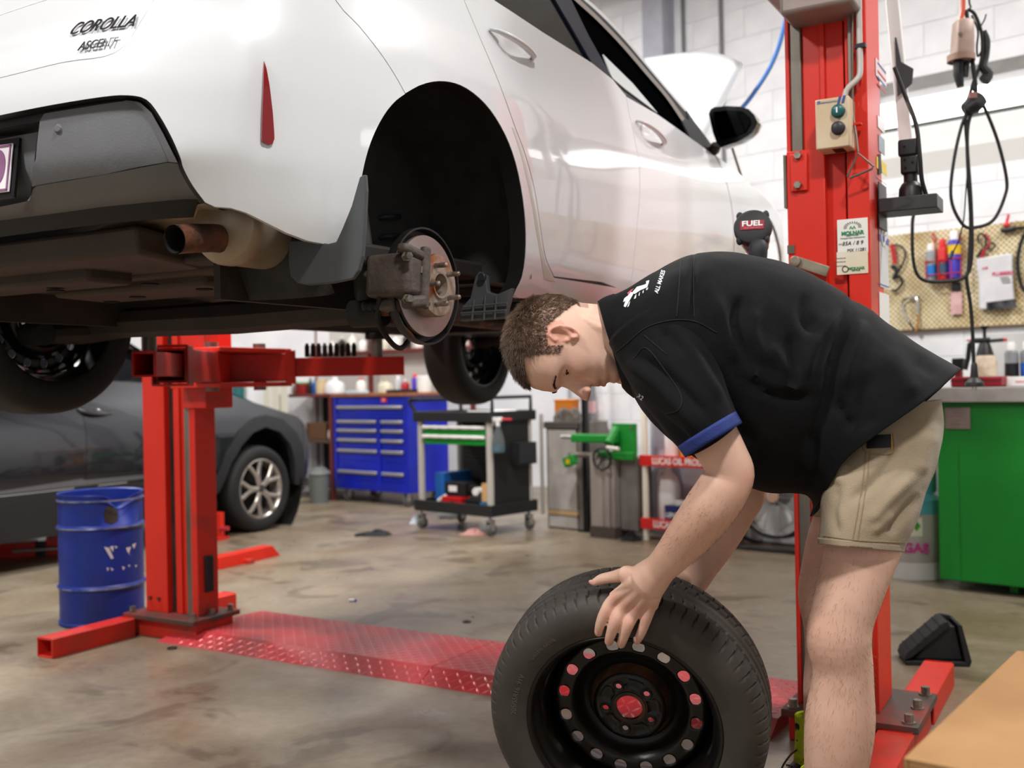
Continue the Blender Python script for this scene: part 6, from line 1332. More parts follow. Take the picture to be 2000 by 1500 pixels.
# --- grey cabinet ---
o4=FLP(1046,1032)+WN*.09+WRX*.03; cb_=wt('steel_cabinet','battered grey steel cabinet beside the green spring compressor','cabinet',o4); CG=M('cabinet_grey','b5b1ab',.5,col2='9a958f',scale=4)
bx(cb_,'cabinet_body',0,.42,.02,.24,.0,.80,M('cabinet_side','77706a',.5,col2='68615a')); bx(cb_,'front_panel',.03,.30,.0,.02,.14,.74,CG); bx(cb_,'kick_panel',.03,.30,.0,.02,.01,.10,CG); bx(cb_,'wood_strip',.03,.31,-.01,.02,.105,.135,M('wood_tan','b3936b',.6)); bx(cb_,'dark_lip',0,.33,-.01,.02,.75,.80,M('dark_lip','4a443f',.6)); bx(cb_,'edge_strip',-.035,-.01,-.02,.0,.10,.86,GREYL)
R=[]
for z,k in ((0,1),(.04,1.02),(.07,.9),(.085,.5)): R.append([(.17+.12*k*math.cos(a)*(1+.08*math.sin(4*a)),.065+.042*k*math.sin(a),.80+z*(1+.3*math.sin(3*a))) for a in np.arange(24)*2*math.pi/24])
t=thing('rag_heap','crumpled grey rag heap on top of the steel cabinet','rags',np.array([o4[0],o4[1],.80]),WRZ); B().loft([[(x,y,z-.80) for x,y,z in r] for r in R]).obj('rag',M('rag_grey','6f675f',.9,col2='4d463f',scale=20,bump=.4,bscale=60),t)
t=thing('clear_bottle','tall clear bottle with pink label on the steel cabinet','bottle',np.array([o4[0],o4[1],0])+WFR@np.array([.30,.185,.801]),WRZ); B().lathe([(0,0),(.04,0),(.042,.26),(.02,.30),(.018,.34),(0,.34)],n=20).obj('bottle_body',M('clear_grey','a9abae',.15,trans=.5),t); B().lathe([(.043,.06),(.043,.15)],n=20).obj('label_band',C_('pinklab','e8b9c0'),t)
t=thing('orange_bin','orange plastic bin standing behind the rag heap on the cabinet','bin',np.array([o4[0],o4[1],0])+WFR@np.array([.09,.165,.801]),WRZ); bx(t,'bin_body',-.09,.09,-.04,.04,0,.16,C_('orange_bin','c8731c')); bx(t,'bin_rim',-.096,.096,-.046,.046,.15,.165,C_('orange_rim','d98a34'))
t=thing('black_post','tall black square post standing beside the grey cabinet','post',FLP(1147,1038),WRZ); bx(t,'post_tube',-.02,.02,-.02,.02,.012,1.6,BLK); bx(t,'post_base',-.05,.05,-.05,.05,0,.012,BLK)
# --- green spring compressor on a ribbed grey base ---
o5=FLP(1155,1048); sp_=wt('spring_compressor','green strut spring compressor on a ribbed grey steel column','spring compressor',o5); RG=M('ribbed_grey','a79f98',.5,col2='8b827b',scale=7,stretch=(1,1,.2))
rb=[(0,0),(.10,0),(.105,.015),(.125,.015),(.13,0),(.16,0),(.165,.02),(.19,.02),(.195,0),(.21,.0),(.21,.22),(0,.22)]
B().prism(rb,.50,(0,0,.075)).obj('ribbed_column',RG,sp_,smooth=False,bevel=.004); bx(sp_,'column_foot',-.005,.215,-.01,.23,0,.075,M('foot_dark','4c433d',.7)); bx(sp_,'side_box',.215,.36,.06,.24,0.06,.56,M('side_box','7b7672',.5,col2='6a6460')); bx(sp_,'head_plate',.16,.36,.05,.075,.60,.80,GREEN); bx(sp_,'top_arm',-.16,.24,-.02,.04,.665,.725,GREEN,.012)
bx(sp_,'mid_arm',.06,.37,.0,.06,.55,.605,GREEN,.006); B().cyl((-.26,.01,.70),(-.14,.01,.70),.016,n=12).obj('arm_rod',SILV,sp_); B().cyl((.20,-.04,.66),(.20,.06,.76),.035,n=16).obj('pivot',GREEN,sp_); B().cyl((.20,-.06,.64),(.30,-.06,.63),.013,n=12).obj('grip',PALE,sp_)
B().cyl((-.20,.02,.575),(.08,.02,.575),.02,n=14).obj('guide_rod',STEELG,sp_); B().box((.10,.05,.07),(-.17,-.01,.53),rotm(0,-.35,0)).obj('hook_pad',GREEN,sp_,bevel=.006); bx(sp_,'yellow_mark',-.19,-.155,-.037,-.036,.51,.545,C_('mark_y','c9a71c'),0)
b=B(); a_=np.arange(28)*2*math.pi/28; b.tube([(.13+.075*math.cos(a),-.03,.555+.075*math.sin(a)) for a in a_],.009,n=8,closed=True)
for k in range(3): b.cyl((.13,-.03,.555),(.13+.075*math.cos(k*2.1),-.03,.555+.075*math.sin(k*2.1)),.007,n=8)
b.cyl((.13,-.03,.555),(.13,.03,.575),.014,n=12); b.obj('hand_wheel',BLACKP,sp_)
for x,z in ((.185,.77),(.33,.77)): B().cyl((x,.045,z),(x,.05,z),.012,n=6).obj('bolt',BOLT,sp_)
t=thing('rag','black rag on the floor beside the white rack post','rag',FLP(1232,1056),0.)
def rag(t,sx,sy,h,mat,seed,nm='rag_cloth'):
    g=np.random.default_rng(seed); ph=g.uniform(0,6,6); R=[]
    for k in np.linspace(1,0.03,9):
        R.append([(sx*k*math.cos(a)*(1+.16*math.sin(3*a+ph[0])+.10*math.sin(7*a+ph[1])),sy*k*math.sin(a)*(1+.14*math.sin(4*a+ph[2])),max(.001,h*(1-k**1.6)*(1+.35*math.sin(5*a+ph[3]+6*k))+.002)) for a in np.arange(36)*2*math.pi/36])
    return B().loft(R).obj(nm,mat,t,ang=60)
rag(t,.07,.06,.05,M('rag_black','1c1d20',.85),1)
# --- oil rack ---
o6=FLP(1263,1054); rk_=wt('oil_rack','white post display rack with red lettered shelf fronts','rack',o6); RW=M('rack_cream','e9e0cf',.5); RRd=M('rack_red','d8231f',.4)
rw=.62
for x in (0,rw):
    for y in (0,.28): B().cyl((x,y,0),(x,y,1.30),.022,n=16).obj('rack_post',RW if y==0 else WHT,rk_)
for z in (.11,.54,.97): bx(rk_,'rack_shelf',-.02,rw+.02,0,.28,z+.0,z+.02,RRd); f=bx(rk_,'shelf_front',-.028,rw+.028,-.03,-.022,z-.03,z+.045,RRd); text('shelf_lettering','LUCAS OIL PRODUCTS',.062,WHT,f,(.34,-.0312,z+.006),FTX,bold=.0018,sx=.82)
def r2w(x,y,z): return np.array([o6[0],o6[1],0])+WFR@np.array([x,y,z])
for (x,z,h,r,c,c2,lb,kd) in ((.13,.561,.30,.055,'eeeeec','f4f4f4','white oil bottle on the middle shelf of the red lettered rack','bottle'),(.27,.561,.26,.06,'e8b31c','d9a414','yellow oil jug on the middle shelf of the red lettered rack','jug'),(.38,.561,.14,.03,'e6e6e4','dadad8','slim white bottle on the middle shelf of the red lettered rack','bottle'),(.50,.561,.24,.05,'1b1b1c','2a2a2c','black oil bottle on the middle shelf of the red lettered rack','bottle'),(.09,.131,.36,.07,'f1f1ef','f6f6f6','tall white oil jug on the bottom shelf of the red lettered rack','jug'),(.50,.131,.30,.055,'55504c','3a3735','grey oil jug on the bottom shelf of the red lettered rack','jug'),(.39,.131,.34,.028,'dcdcda','bfbfbd','slim grey bottle on the bottom shelf of the red lettered rack','bottle'),(.12,.991,.26,.05,'f0efec','d02a26','white bottle with red cap on the top shelf of the rack','bottle'),(.30,.991,.26,.05,'eceae6','3a3a3c','white bottle with black cap on the top shelf of the rack','bottle')):
    bottle(None,r2w(x,.15,z),h,r,C_(c,c),C_(c2,c2),lb,kd,name='oil_bottle')
t=thing('wipes_box','dark blue lens wipes box on the bottom shelf of the rack','box',r2w(.27,.045,.131),WRZ); bx(t,'carton_body',-.12,.13,-.045,.03,0,.115,C_('wipes_navy','16245e')); bx(t,'wipe_tissue',-.05,.05,-.02,.01,.115,.15,M('tissue','cfcac6',.8)); text('box_print','LENS',.045,WHT,t,(-.06,-.0458,.05),FTX,bold=.001); text('box_print','CLEAR',.045,C_('cyan','3fb4e8'),t,(.06,-.0458,.05),FTX,shear=.2)
# --- floor fan ---
o7=FLP(1500,1072); fo=wt('floor_fan','black drum floor fan with wire guard and grey blades','fan',o7); FRad=.25; fc=np.array([.06,.0,.335]); FW=frame((0,-1,.12),(1,0,0))
B().lathe([(FRad,-.09),(FRad+.012,-.09),(FRad+.014,.02),(FRad,.02),(FRad-.006,-.02)],fc,FW,n=48).obj('fan_shroud',BLACKP,fo)
gd=B()
for r in np.linspace(.05,FRad,15): gd.tube([fc+FW@np.array([r*math.cos(a),r*math.sin(a),.035-.03*(r/FRad)**2]) for a in np.arange(40)*2*math.pi/40],.0018,n=5,closed=True)
for k in range(10): 
    a=2*math.pi*k/10; gd.tube([fc+FW@np.array([r*math.cos(a),r*math.sin(a),.037-.03*(r/FRad)**2]) for r in np.linspace(.03,FRad,6)],.0022,n=5)
gd.obj('wire_guard',M('guard_wire','b9b6b2',.35,metal=.6),fo); B().lathe([(0,.05),(.035,.048),(.04,.035),(0,.03)],fc,FW,n=24).obj('guard_badge',M('badge_copper','c9a58d',.4),fo)
for k in range(4):
    a0=2*math.pi*k/4+.5; V=[];
    for i,r in enumerate(np.linspace(.05,.22,6)):
        for s in (-1,1): aa=a0+s*(.42+.10*r); V.append(fc+FW@np.array([r*math.cos(aa),r*math.sin(aa),-.03+s*.018]))
    B().add(V,[(2*i,2*i+1,2*i+3,2*i+2) for i in range(5)]).obj('fan_blade',M('blade_alu','c6c8ca',.35,metal=.4),fo).modifiers.new('t','SOLIDIFY').thickness=.003
B().lathe([(0,.0),(.055,0),(.06,-.05),(.05,-.11),(0,-.11)],fc,FW,n=24).obj('motor',BLACKP,fo)
B().tube(spl([(-.24,-.02,.335),(-.25,-.01,.15),(-.22,-.06,.02),(-.05,-.10,.016),(.15,-.10,.016),(.34,-.06,.02),(.37,-.01,.15),(.36,-.02,.335)],6),.013,n=10).obj('fan_stand',M('stand_grey','3c3d3f',.4,metal=.4),fo); B().tube(spl([(-.24,.02,.33),(-.26,.08,.12),(-.2,.16,.016),(.3,.16,.016),(.38,.08,.12),(.36,.02,.33)],6),.013,n=10).obj('fan_stand',M('stand_grey','3c3d3f'),fo)
# --- green bench ---
bn=PLN(1835,1131,WN,5.42); bn[2]=0; be=wt('workbench','green steel workbench with a grey top and metal plate on its front','workbench',bn); bl=2.3; bd_=.88
ztop=ZAT(785,1850,bn[1]); zbot=ZAT(1131,1836,bn[1]); GB=M('green_bench_paint','0e8a2b',.42,col2='0b7d26',scale=2.5,amt=(.3,.7)); zt2=ZAT(757,1850,bn[1])
bx(be,'bench_body',0,bl,.0,bd_,zbot,ztop,GB,.008); bx(be,'bench_top',-.05,bl,-.05,bd_,ztop,zt2,M('bench_top_grey','a5a29d',.5,col2='8b8883',scale=7),.004)
for x in (.30,1.2,bl-.1):
    for y in (.12,bd_-.1): bx(be,'bench_leg',x,x+.04,y,y+.04,0,zbot,GB)
pp0=wl_(PLN(1846,796,WN,5.42-.004),bn); pp1=wl_(PLN(1896,838,WN,5.42-.004),bn); bx(be,'metal_plate',pp0[0],pp1[0],-.012,-.001,pp1[2],pp0[2],M('engraved_plate','9a8d86',.45,metal=.3,col2='8b7d77',scale=20),.002)
for k in range(4): bx(be,'plate_line',pp0[0]+.03,pp1[0]-.03,-.0128,-.012,pp0[2]-.03-.018*k,pp0[2]-.026-.018*k,M('plate_line','7d706a',.5),0)
bx(be,'door_seam',wl_(PLN(1873,950,WN,5.42),bn)[0],wl_(PLN(1874.5,950,WN,5.42),bn)[0],-.001,.001,zbot+.02,ztop-.25,M('green_dark','0a5f1e',.5),0)
def b2w(x,y,z): return np.array([bn[0],bn[1],0])+WFR@np.array([x,y,z])
def bpos(x,y,dep): # px -> world on a plane dep behind the bench front
    p=PLN(x,y,WN,5.42+dep); return p
def onbench(x,dep): p=bpos(x,760,dep); p[2]=zt2+.001; return p
# upstand against the wall
UZ=ZAT(664,1900,6.1); bx(be,'upstand',-.05,bl,bd_,bd_+.02,ztop,WALLP(1900,655)[2],M('upstand_grey','d0cfce',.5,col2='bcbab8',scale=5),.002)
t=thing('tool_case','flat dark red tool case lying on the green bench','case',onbench(1905,.16),WRZ); bx(t,'case_body',-.10,.15,-.07,.07,0,.052,C_('case_dkred','8c1423'),.008); bx(t,'case_recess',-.03,.06,-.072,-.07,.015,.04,BLACKP); bx(t,'case_lid_line',-.10,.15,-.0715,-.07,.030,.033,BLACKP,0)
t=thing('pump_sprayer','pump sprayer bottle with black trigger head on the green bench','sprayer',onbench(1925,.45),WRZ)
B().lathe([(0,0),(.056,0),(.060,.01),(.060,.135),(.045,.165),(.030,.175),(0,.175)],n=30).obj('bottle_body',M('sprayer_cream','e4d3bd',.5,col2='c9b39a',scale=22),t); B().lathe([(.046,.163),(.044,.17),(.028,.225),(.020,.235),(0,.235)],n=24).obj('shoulder_cap',BLACKP,t)
B().tube([(-.10,-.01,.09),(-.085,-.01,.15),(-.075,-.01,.225),(-.05,-.01,.245),(.03,-.01,.245)],[.012,.013,.014,.015,.014],n=12,flat=.9).obj('trigger_handle',BLACKP,t); B().cyl((.03,-.01,.24),(.10,-.01,.243),.010,n=12).obj('nozzle',C_('noz_dark','2a2a2c'),t); B().cyl((.10,-.01,.243),(.115,-.01,.243),.009,n=12).obj('nozzle_tip',C_('noz_tip','c4323e'),t); B().lathe([(.008,.23),(.009,.30),(.022,.315),(.024,.322),(0,.322)],n=14).obj('pump_knob',BLACKP,t); bx(t,'red_button',-.09,-.06,-.02,.0,.243,.252,C_('noz_tip','c4323e'))
for k,(x,c1,lb) in enumerate(((1977,'8b8d90','silver and black spray can on the green bench by the sprayer'),(2008,'6f7479','grey spray can with a blue stripe at the end of the green bench'))): 
    t=bottle(None,onbench(x,.62),.235,.036,C_(c1,c1,.3),C_('wcap','e8e8e6'),lb,'can',name='spray_can'); B().lathe([(.0365,.02),(.0365,.12)],n=22).obj('label_band',C_('canlab%d'%k,'1d1f24' if k==0 else '1f57b8'),t)
t=thing('white_box','long white carton lying on the green bench beside the red case','box',onbench(1998,.22),WRZ); bx(t,'carton_body',-.10,.16,-.05,.05,0,.048,WHT); bx(t,'carton_print',-.02,.05,-.0508,-.05,.018,.026,C_('printred','d98a8a'),0)
t=thing('hand_drill','red and black cordless hand tool standing on the green bench behind the man','power tool',onbench(1873,.50),WRZ); bx(t,'tool_grip',-.018,.018,-.02,.02,.0,.09,C_('drill_red','8f1a20')); bx(t,'tool_head',-.03,.03,-.025,.025,.09,.155,BLACKP,.008)
# --- gas cylinder beside the bench ---
oc=FLP(1800,1134)+np.array([.0,.16,0]); oc[0]+=.02; t=thing('gas_cylinder','squat grey refrigerant cylinder with teal guard collar beside the green bench','gas cylinder',oc,0)
B().lathe([(0,.06),(.10,.05),(.145,.08),(.155,.12),(.155,.36),(.14,.42),(.09,.46),(0,.47)],n=40).obj('cylinder_body',M('cyl_grey','b9b2ae',.45,col2='a59e9a',scale=5),t); B().lathe([(.153,.35),(.142,.42),(.09,.462),(.0,.472),(0,.476),(.092,.466),(.146,.422),(.157,.35)],n=40).obj('teal_shoulder',M('teal_pale','5aa6b4',.45),t)
cg=B()
for a0,a1 in ((-2.6,-.7),(-.35,.4),(.8,2.5)): cg.lathe([(.125,.46),(.125,.62),(.117,.62),(.117,.46)],n=12,a0=a0,a1=a1,close=True)
cg.lathe([(.127,.60),(.127,.635),(.115,.635),(.115,.60)],n=40,close=True); cg.obj('guard_collar',M('teal_pale','5aa6b4'),t); B().lathe([(.150,0),(.158,0),(.155,.09),(.147,.09)],n=40,close=True).obj('foot_ring',M('foot_ring','d0cecb',.5),t); B().cyl((0,0,.47),(0,0,.57),.03,n=14).obj('valve',C_('valve_dark','3a2e28'),t)
def oncyl(nm,s,z,size,a,mat,r=.1565):
    c=np.array([r*math.sin(a),-r*math.cos(a),z]); Fm=np.stack([[math.cos(a),math.sin(a),0],[0,0,1],[math.sin(a),-math.cos(a),0]],1); return c,Fm
c,Fm=oncyl('',None,.29,.0,-.25,None,.1575); B().prism([(-.035,-.055),(.03,-.055),(.03,.045),(-.035,.045)],.001,c,Fm).obj('label',C_('cyl_label','dfdcc8'),t); B().prism([(-.022,0),(0,-.028),(.022,0),(0,.028)],.0015,c+Fm[:,2]*.0012,Fm).obj('hazard_diamond',C_('diamond','3f9a1e'),t); c,Fm=oncyl('',None,.17,.0,-.28,None,.1585); text('cylinder_print','GAS',.07,C_('magenta','c23a8a'),t,c,Fm,bold=.003)
simple('storage_tub','navy and blue plastic tub on the floor behind the grey cylinder','tub',np.array([2.06,6.10,0]),0,[('tub_body',(-.14,.14,-.10,.10,0,.55),C_('tub_teal','2e7f96')),('tub_lid',(-.15,.15,-.11,.11,.55,.72),C_('tub_navy','1d2348'))])
# ---------- dark grey car on the next bay ----------
GP0=FLP(512,1038); GO=GP0+CL*.885; GO[2]=0
gc=thing('hatchback_car','dark grey metallic car with alloy wheel parked behind the red lift column','car',GO,math.pi/2-CAR_TH)
def g2l(p): d_=np.asarray(p,float)-GO; return np.array([d_@CF,d_@CL,d_[2]])
def gx(x,y,off=.0): p=g2l(PLN(x,y,CL,CL@GO-.885+off)); return np.array([p[0],p[2]])
GOZ=np.array([(.15,.08),(.30,.045),(.45,.012),(.60,0),(.75,.006),(.88,.03),(1.0,.075),(1.2,.17),(1.5,.36)])
def gsurf(x,z,off=0.):
    pl=np.where(x>.30,.55*np.clip(x-.30,0,None)**2.2,0)+np.where(x<-2.9,.4*np.clip(-2.9-x,0,None)**2,0)
    return np.stack([x,-(.885-np.interp(z,GOZ[:,0],GOZ[:,1])-pl-off),z],-1)
DG=M('dark_grey_metallic','2b2d32',.22,metal=.55,coat=1.); CLAD=M('black_cladding','26282b',.55)
def gpanel(name,Q,mat,off=0.,th=.012,step=.05,gap=.002,par=None):
    Q=[np.asarray(q,float) for q in Q]; Q=inset(Q,gap) if gap else Q; P,F=cdt(Q,step); V=[tuple(v) for v in gsurf(P[:,0],P[:,1],off)]; cnt={}
    for f in F:
        for i in range(3): e=(f[i],f[(i+1)%3]); cnt.setdefault(tuple(sorted(e)),[]).append(e)
    bi={}; F2=list(F)
    for k,es in cnt.items():
        if len(es)==1:
            a,b=es[0]
            for v in (a,b):
                if v not in bi: bi[v]=len(V); V.append(tuple(gsurf(P[v,0],P[v,1],off+th)))
            F2.append((b,a,bi[a],bi[b]))
    b=B(); b.v=V; b.f=F2; return b.obj(name,mat,par or gc,ang=40)
ao=[(420,972),(427,927),(442,884),(468,841),(498,817),(524,810),(555,819),(580,845),(594,875),(601,912),(604,950)]; ai=[(433,962),(451,905),(470,871),(494,845),(520,834),(546,843),(565,867),(575,900),(582,945)]
AO=[gx(*p) for p in ao]; AI=[gx(*p) for p in ai]
top=[gx(x,y) for x,y in ((-140,745),(0,742),(150,738),(300,738),(415,752),(445,760),(500,782),(550,800),(590,814),(604,830),(611,870),(612,930))]
zs_=gx(118,957)[1]
dx1=gx(166,880)[0]; dx2=gx(400,880)[0]
bodyq=[top[4],top[5],top[6],top[7],top[8],top[9],top[10],top[11]]+[AO[9],AO[8],AO[7],AO[6],AO[5],AO[4],AO[3],AO[2],AO[1]]+[(AO[1][0]-.02,zs_+.02),(dx2,zs_+.02),(dx2,top[4][1]-.0)]
gpanel('front_fender',bodyq,DG)
gpanel('front_door',[(dx1,zs_),(dx2,zs_),(dx2,top[4][1]),(dx1+.05,top[2][1])],DG); gpanel('rear_door',[(-2.3,zs_),(dx1,zs_),(dx1+.05,top[2][1]),(-2.3,top[0][1])],DG)
gpanel('quarter_panel',[(-3.3,zs_),(-2.3,zs_),(-2.3,top[0][1]),(-3.3,top[0][1])],DG)
gpanel('sill_cladding',[(-3.2,.20),(AO[0][0]-.02,.20),(AO[0][0]-.02,zs_),(-3.2,zs_)],CLAD,off=-.004); gpanel('sill_reflection_band',[(-2.2,zs_+.012),(dx2,zs_+.012),(dx2,zs_+.035),(dx1,zs_+.045),(-1.6,zs_+.055),(-2.2,zs_+.03)],M('painted_sill_reflect','70757d',.3,metal=.5,coat=1.),off=-.002,gap=0)  # pale sill band is a reflection painted as colour
gpanel('arch_cladding',AO+AI[::-1],CLAD,off=-.012,th=.05,step=.04,gap=0)
gpanel('front_bumper',[AO[9],AO[10],(AO[10][0],.24),(top[11][0]+.02,.26),top[11],top[10],(AO[8][0]+.02,AO[8][1])],M('shaded_body_navy','1c2440',.35,coat=.6),off=.004)  # bumper is body colour; the navy tone paints its shaded side
ra_=max(np.hypot(q[0]-.02,q[1]-.34) for q in AI)*1.04; b=B(); b.lathe([(ra_,.012),(ra_+.01,.02),(ra_,.25),(.0,.26)],(.02,-.87,.34),frame((0,1,0),(1,0,0)),n=36); b.obj('arch_liner',M('soot_and_hollow_black','0a0908'),gc)  # plain black colour fills the arch hollow
# bonnet, screen and cabin, floor
bq=[]
for x,z,w in ((dx2-.0,top[4][1],.80),(top[5][0],top[5][1]+.01,.80),(top[6][0],top[6][1]+.015,.78),(top[7][0],top[7][1]+.01,.72),(top[8][0],top[8][1],.62)): bq.append([(x,-w*v,z+.05*(1-v*v)) for v in np.linspace(1,-1,13)])
B().loft(bq,closed=False,caps=False).obj('bonnet',DG,gc,ang=80)
gl=[]
for x,z,w in ((dx2,top[4][1]+.01,.80),(dx2-.45,top[4][1]+.30,.66),(dx2-.75,top[4][1]+.42,.60),(dx2-1.8,top[4][1]+.44,.58),(dx2-2.6,top[4][1]+.32,.62),(dx2-2.9,top[4][1],.75)): gl.append([(x,-w*v,z+.03*(1-v*v)) for v in np.linspace(1,-1,11)])
B().loft(gl,closed=False,caps=False).obj('roof_glass',GLS,gc,ang=50)
B().add([tuple(gsurf(np.array(x),np.array(z),.0)) for x,z in ((dx2,top[4][1]-.01),(dx2-.45,top[4][1]+.30),(dx2-.75,top[4][1]+.40),(dx2-1.8,top[4][1]+.42),(dx2-2.6,top[4][1]+.31),(dx2-2.9,top[4][1]-.02))],[(0,1,2,3,4,5)]).obj('side_glass',GLS,gc,smooth=False)
B().box((3.6,1.5,.06),(-1.35,0,.25)).obj('floor_pan',M('soot_and_hollow_black','0a0908'),gc)
hq=[gx(166,800),gx(182,806),gx(205,808),gx(228,806)]; hp_g=[gsurf(np.array(q[0]),np.array(q[1]),-.02 if 0<i<3 else 0.) for i,q in enumerate(hq)]; B().tube(spl(hp_g,5),.014,n=10).obj('door_handle',M('dark_handle','2c2d31',.2,coat=1.),gc)
cu_=gx(205,808); B().sph(gsurf(np.array(cu_[0]),np.array(cu_[1]),.02),(.07,.02,.035),n=18,m=10).obj('handle_cup',M('cup_dark','1b1c1f',.3,coat=1.),gc)
def alloy(par,c,axis):
    Fm=wheel_axis(axis); t=link('tyre',WT_S,M('road_tyre','1d1d1e',.7),par); put(t,c,Fm); t.scale=(1.04,)*3
    al=B(); al.lathe([(.225,.088),(.229,.095),(.222,.099),(.212,.09),(.2,.05),(.195,-.05)],c,Fm,n=56); rim=al.obj('alloy_rim',M('alloy_silver','b9b2aa',.3,metal=.8),par)
    for k in range(5):
        for s in (-1,1):
            a=2*math.pi*k/5+.3; p0=np.array([.03*math.cos(a),.03*math.sin(a),.085]); pm=np.array([.11*math.cos(a+s*.12),.11*math.sin(a+s*.12),.088]); p1=np.array([.215*math.cos(a+s*.30),.215*math.sin(a+s*.30),.090])
            B().tube([np.asarray(c)+Fm@q for q in spl([p0,pm,p1],4)],[.022,.02,.018,.017,.016,.016,.016,.017,.018],n=8,flat=.8).obj('spoke',M('alloy_silver','b9b2aa'),rim)
    B().lathe([(0,.100),(.025,.099),(.03,.09),(.035,.07)],c,Fm,n=20).obj('centre_cap',M('cap_dark','3a3a3c',.3),rim); B().lathe([(.19,.01),(0,.01)],c,Fm,n=30).obj('rim_back',M('soot_and_hollow_black','0a0908'),rim)
for x in (.0,-2.57): alloy(gc,(x,-.79,.328),(0,-1,0)); 
for x in (.0,-2.57): t_=link('tyre',WT_S,M('road_tyre','1d1d1e'),gc); put(t_,(x,.79,.328),wheel_axis((0,1,0))); t_.scale=(1.04,)*3
# low lift arm under the grey car and its floor rails
def along(name,label,pts,parts): pass
A0=FLP(-60,1092); A1=FLP(150,1080); da_=A1-A0; la_=np.linalg.norm(da_)
t=thing('low_car_lift','low red lift arm lying under the dark grey car','car lift',A0,math.atan2(da_[1],da_[0])); bx(t,'arm_tube',0,la_*.62,-.06,.06,.0,.10,RED); bx(t,'arm_end',la_*.72,la_+.1,-.05,.05,.0,.12,RED); bx(t,'pivot_block',la_*.62,la_*.72,-.05,.05,0.0,.09,BLACKP); B().cyl((la_*.42,-.075,.045),(la_*1.02,-.075,.05),.012,n=10).obj('lock_pin',SILV,t)
A0=FLP(418,1112); A1=FLP(537,1084); da_=A1-A0; la_=np.linalg.norm(da_)
t=thing('floor_rail','red floor rail of the far lift behind the red column','lift rail',A0,math.atan2(da_[1],da_[0])); b=B(); b.add([(0,-.05,0),(la_,-.05,0),(la_,.05,0),(0,.05,0),(0,-.04,.075),(la_-.07,-.04,.075),(la_-.07,.04,.075),(0,.04,.075)],[(3,2,1,0),(4,5,6,7),(0,1,5,4),(1,2,6,5),(2,3,7,6),(3,0,4,7)]); b.obj('rail_body',RED,t,smooth=False,bevel=.004); B().box((.05,.06,.03),(la_*.42,-.06,.015)).obj('rail_bracket',REDW,t,bevel=.004)
A0=FLP(428,1054); t=thing('lift_stop','small red lift stop post beside the grey car tyre','lift stop',A0,-.5); bx(t,'stop_plate',-.045,.045,-.06,.06,.0,.02,RED); bx(t,'stop_post',-.035,.035,-.02,.02,.02,.20,RED); B().cyl((0.03,-.02,.085),(.11,-.02,.09),.016,n=10).obj('stop_pin',M('pin_red','b8323a',.4),t)
# ---------- blue drum ----------
dc=FLP(200,1228)+np.array([-.07,.185,0]); dc[2]=0; dr_=thing('oil_drum','dented blue steel drum with open top beside the red lift column','drum',dc,0)
DB=M('drum_blue','16308f',.42,col2='1a2a6b',scale=3,amt=(.4,.7),bump=.06,bscale=14); 
prof=[(.188,0),(.196,.004),(.196,.014),(.190,.02),(.190,.165),(.197,.172),(.199,.178),(.197,.184),(.190,.192),(.190,.445),(.197,.452),(.199,.458),(.197,.464),(.190,.472),(.190,.575),(.196,.582),(.196,.588),(.191,.592),(.191,.606),(.196,.610),(.194,.616),(.186,.612),(.184,.56),(.184,.02)]
b=B(); n=72; V=[]
for i in range(n):
    a=2*math.pi*i/n; g=math.exp(-((((a-math.radians(-38)+math.pi)%(2*math.pi))-math.pi)/.30)**2)
    for r,z in prof: w=np.clip((z-.50)/.11,0,1)*g; V.append(((r-.055*w)*math.cos(a),(r-.055*w)*math.sin(a),z-.055*w))
k=len(prof); b.add(V,[(i*k+q,((i+1)%n)*k+q,((i+1)%n)*k+q+1,i*k+q+1) for i in range(n) for q in range(k-1)]); db_=b.obj('drum_shell',DB,dr_,ang=40)
B().cyl((0,0,.03),(0,0,.05),.185,n=40).obj('drum_bottom',M('drum_inside','4a4038',.8,col2='2a2420',scale=10),dr_)
for z in (.178,.458,.585):
    b=B(); b.lathe([(.1985,z-.004),(.2000,z),(.1985,z+.004)] if z<.5 else [(.1968,z-.004),(.1978,z),(.1968,z+.004)],n=72); o_=b.obj('worn_hoop',M('worn_edge','8b8fa0',.4,metal=.3,col2='3a4684',scale=20),dr_)
dbv=BVHTree.FromPolygons([tuple(np.asarray(v)+dc) for v in (np.array([q.co for q in db_.data.vertices]))],[tuple(p.vertices) for p in db_.data.polygons])
SCR=M('paint_scuff','cfc9c8',.6)
for q in ([(203,1068),(213,1070),(222,1090),(217,1092)],[(214,1068),(222,1066),(221,1078)],[(224,1066),(230,1068),(226,1072)],[(246,1070),(256,1068),(252,1080),(256,1086),(249,1078)],[(258,1064),(266,1060),(262,1072)],[(208,1108),(213,1110),(210,1116)],[(216,1108),(222,1112),(218,1115)],[(238,1106),(244,1108),(241,1114)],[(250,1104),(254,1103),(253,1108)],[(264,1103),(268,1104),(265,1109)]): decal('paint_scuff',q,dbv,SCR,dr_,dc,.0015,4.)
decal('grime_patch',[(207,990),(222,988),(231,1000),(230,1018),(218,1024),(205,1018),(202,1004)],dbv,M('grime','3a2c20',.8,col2='251f1c',scale=12),dr_,dc,.001,6.)
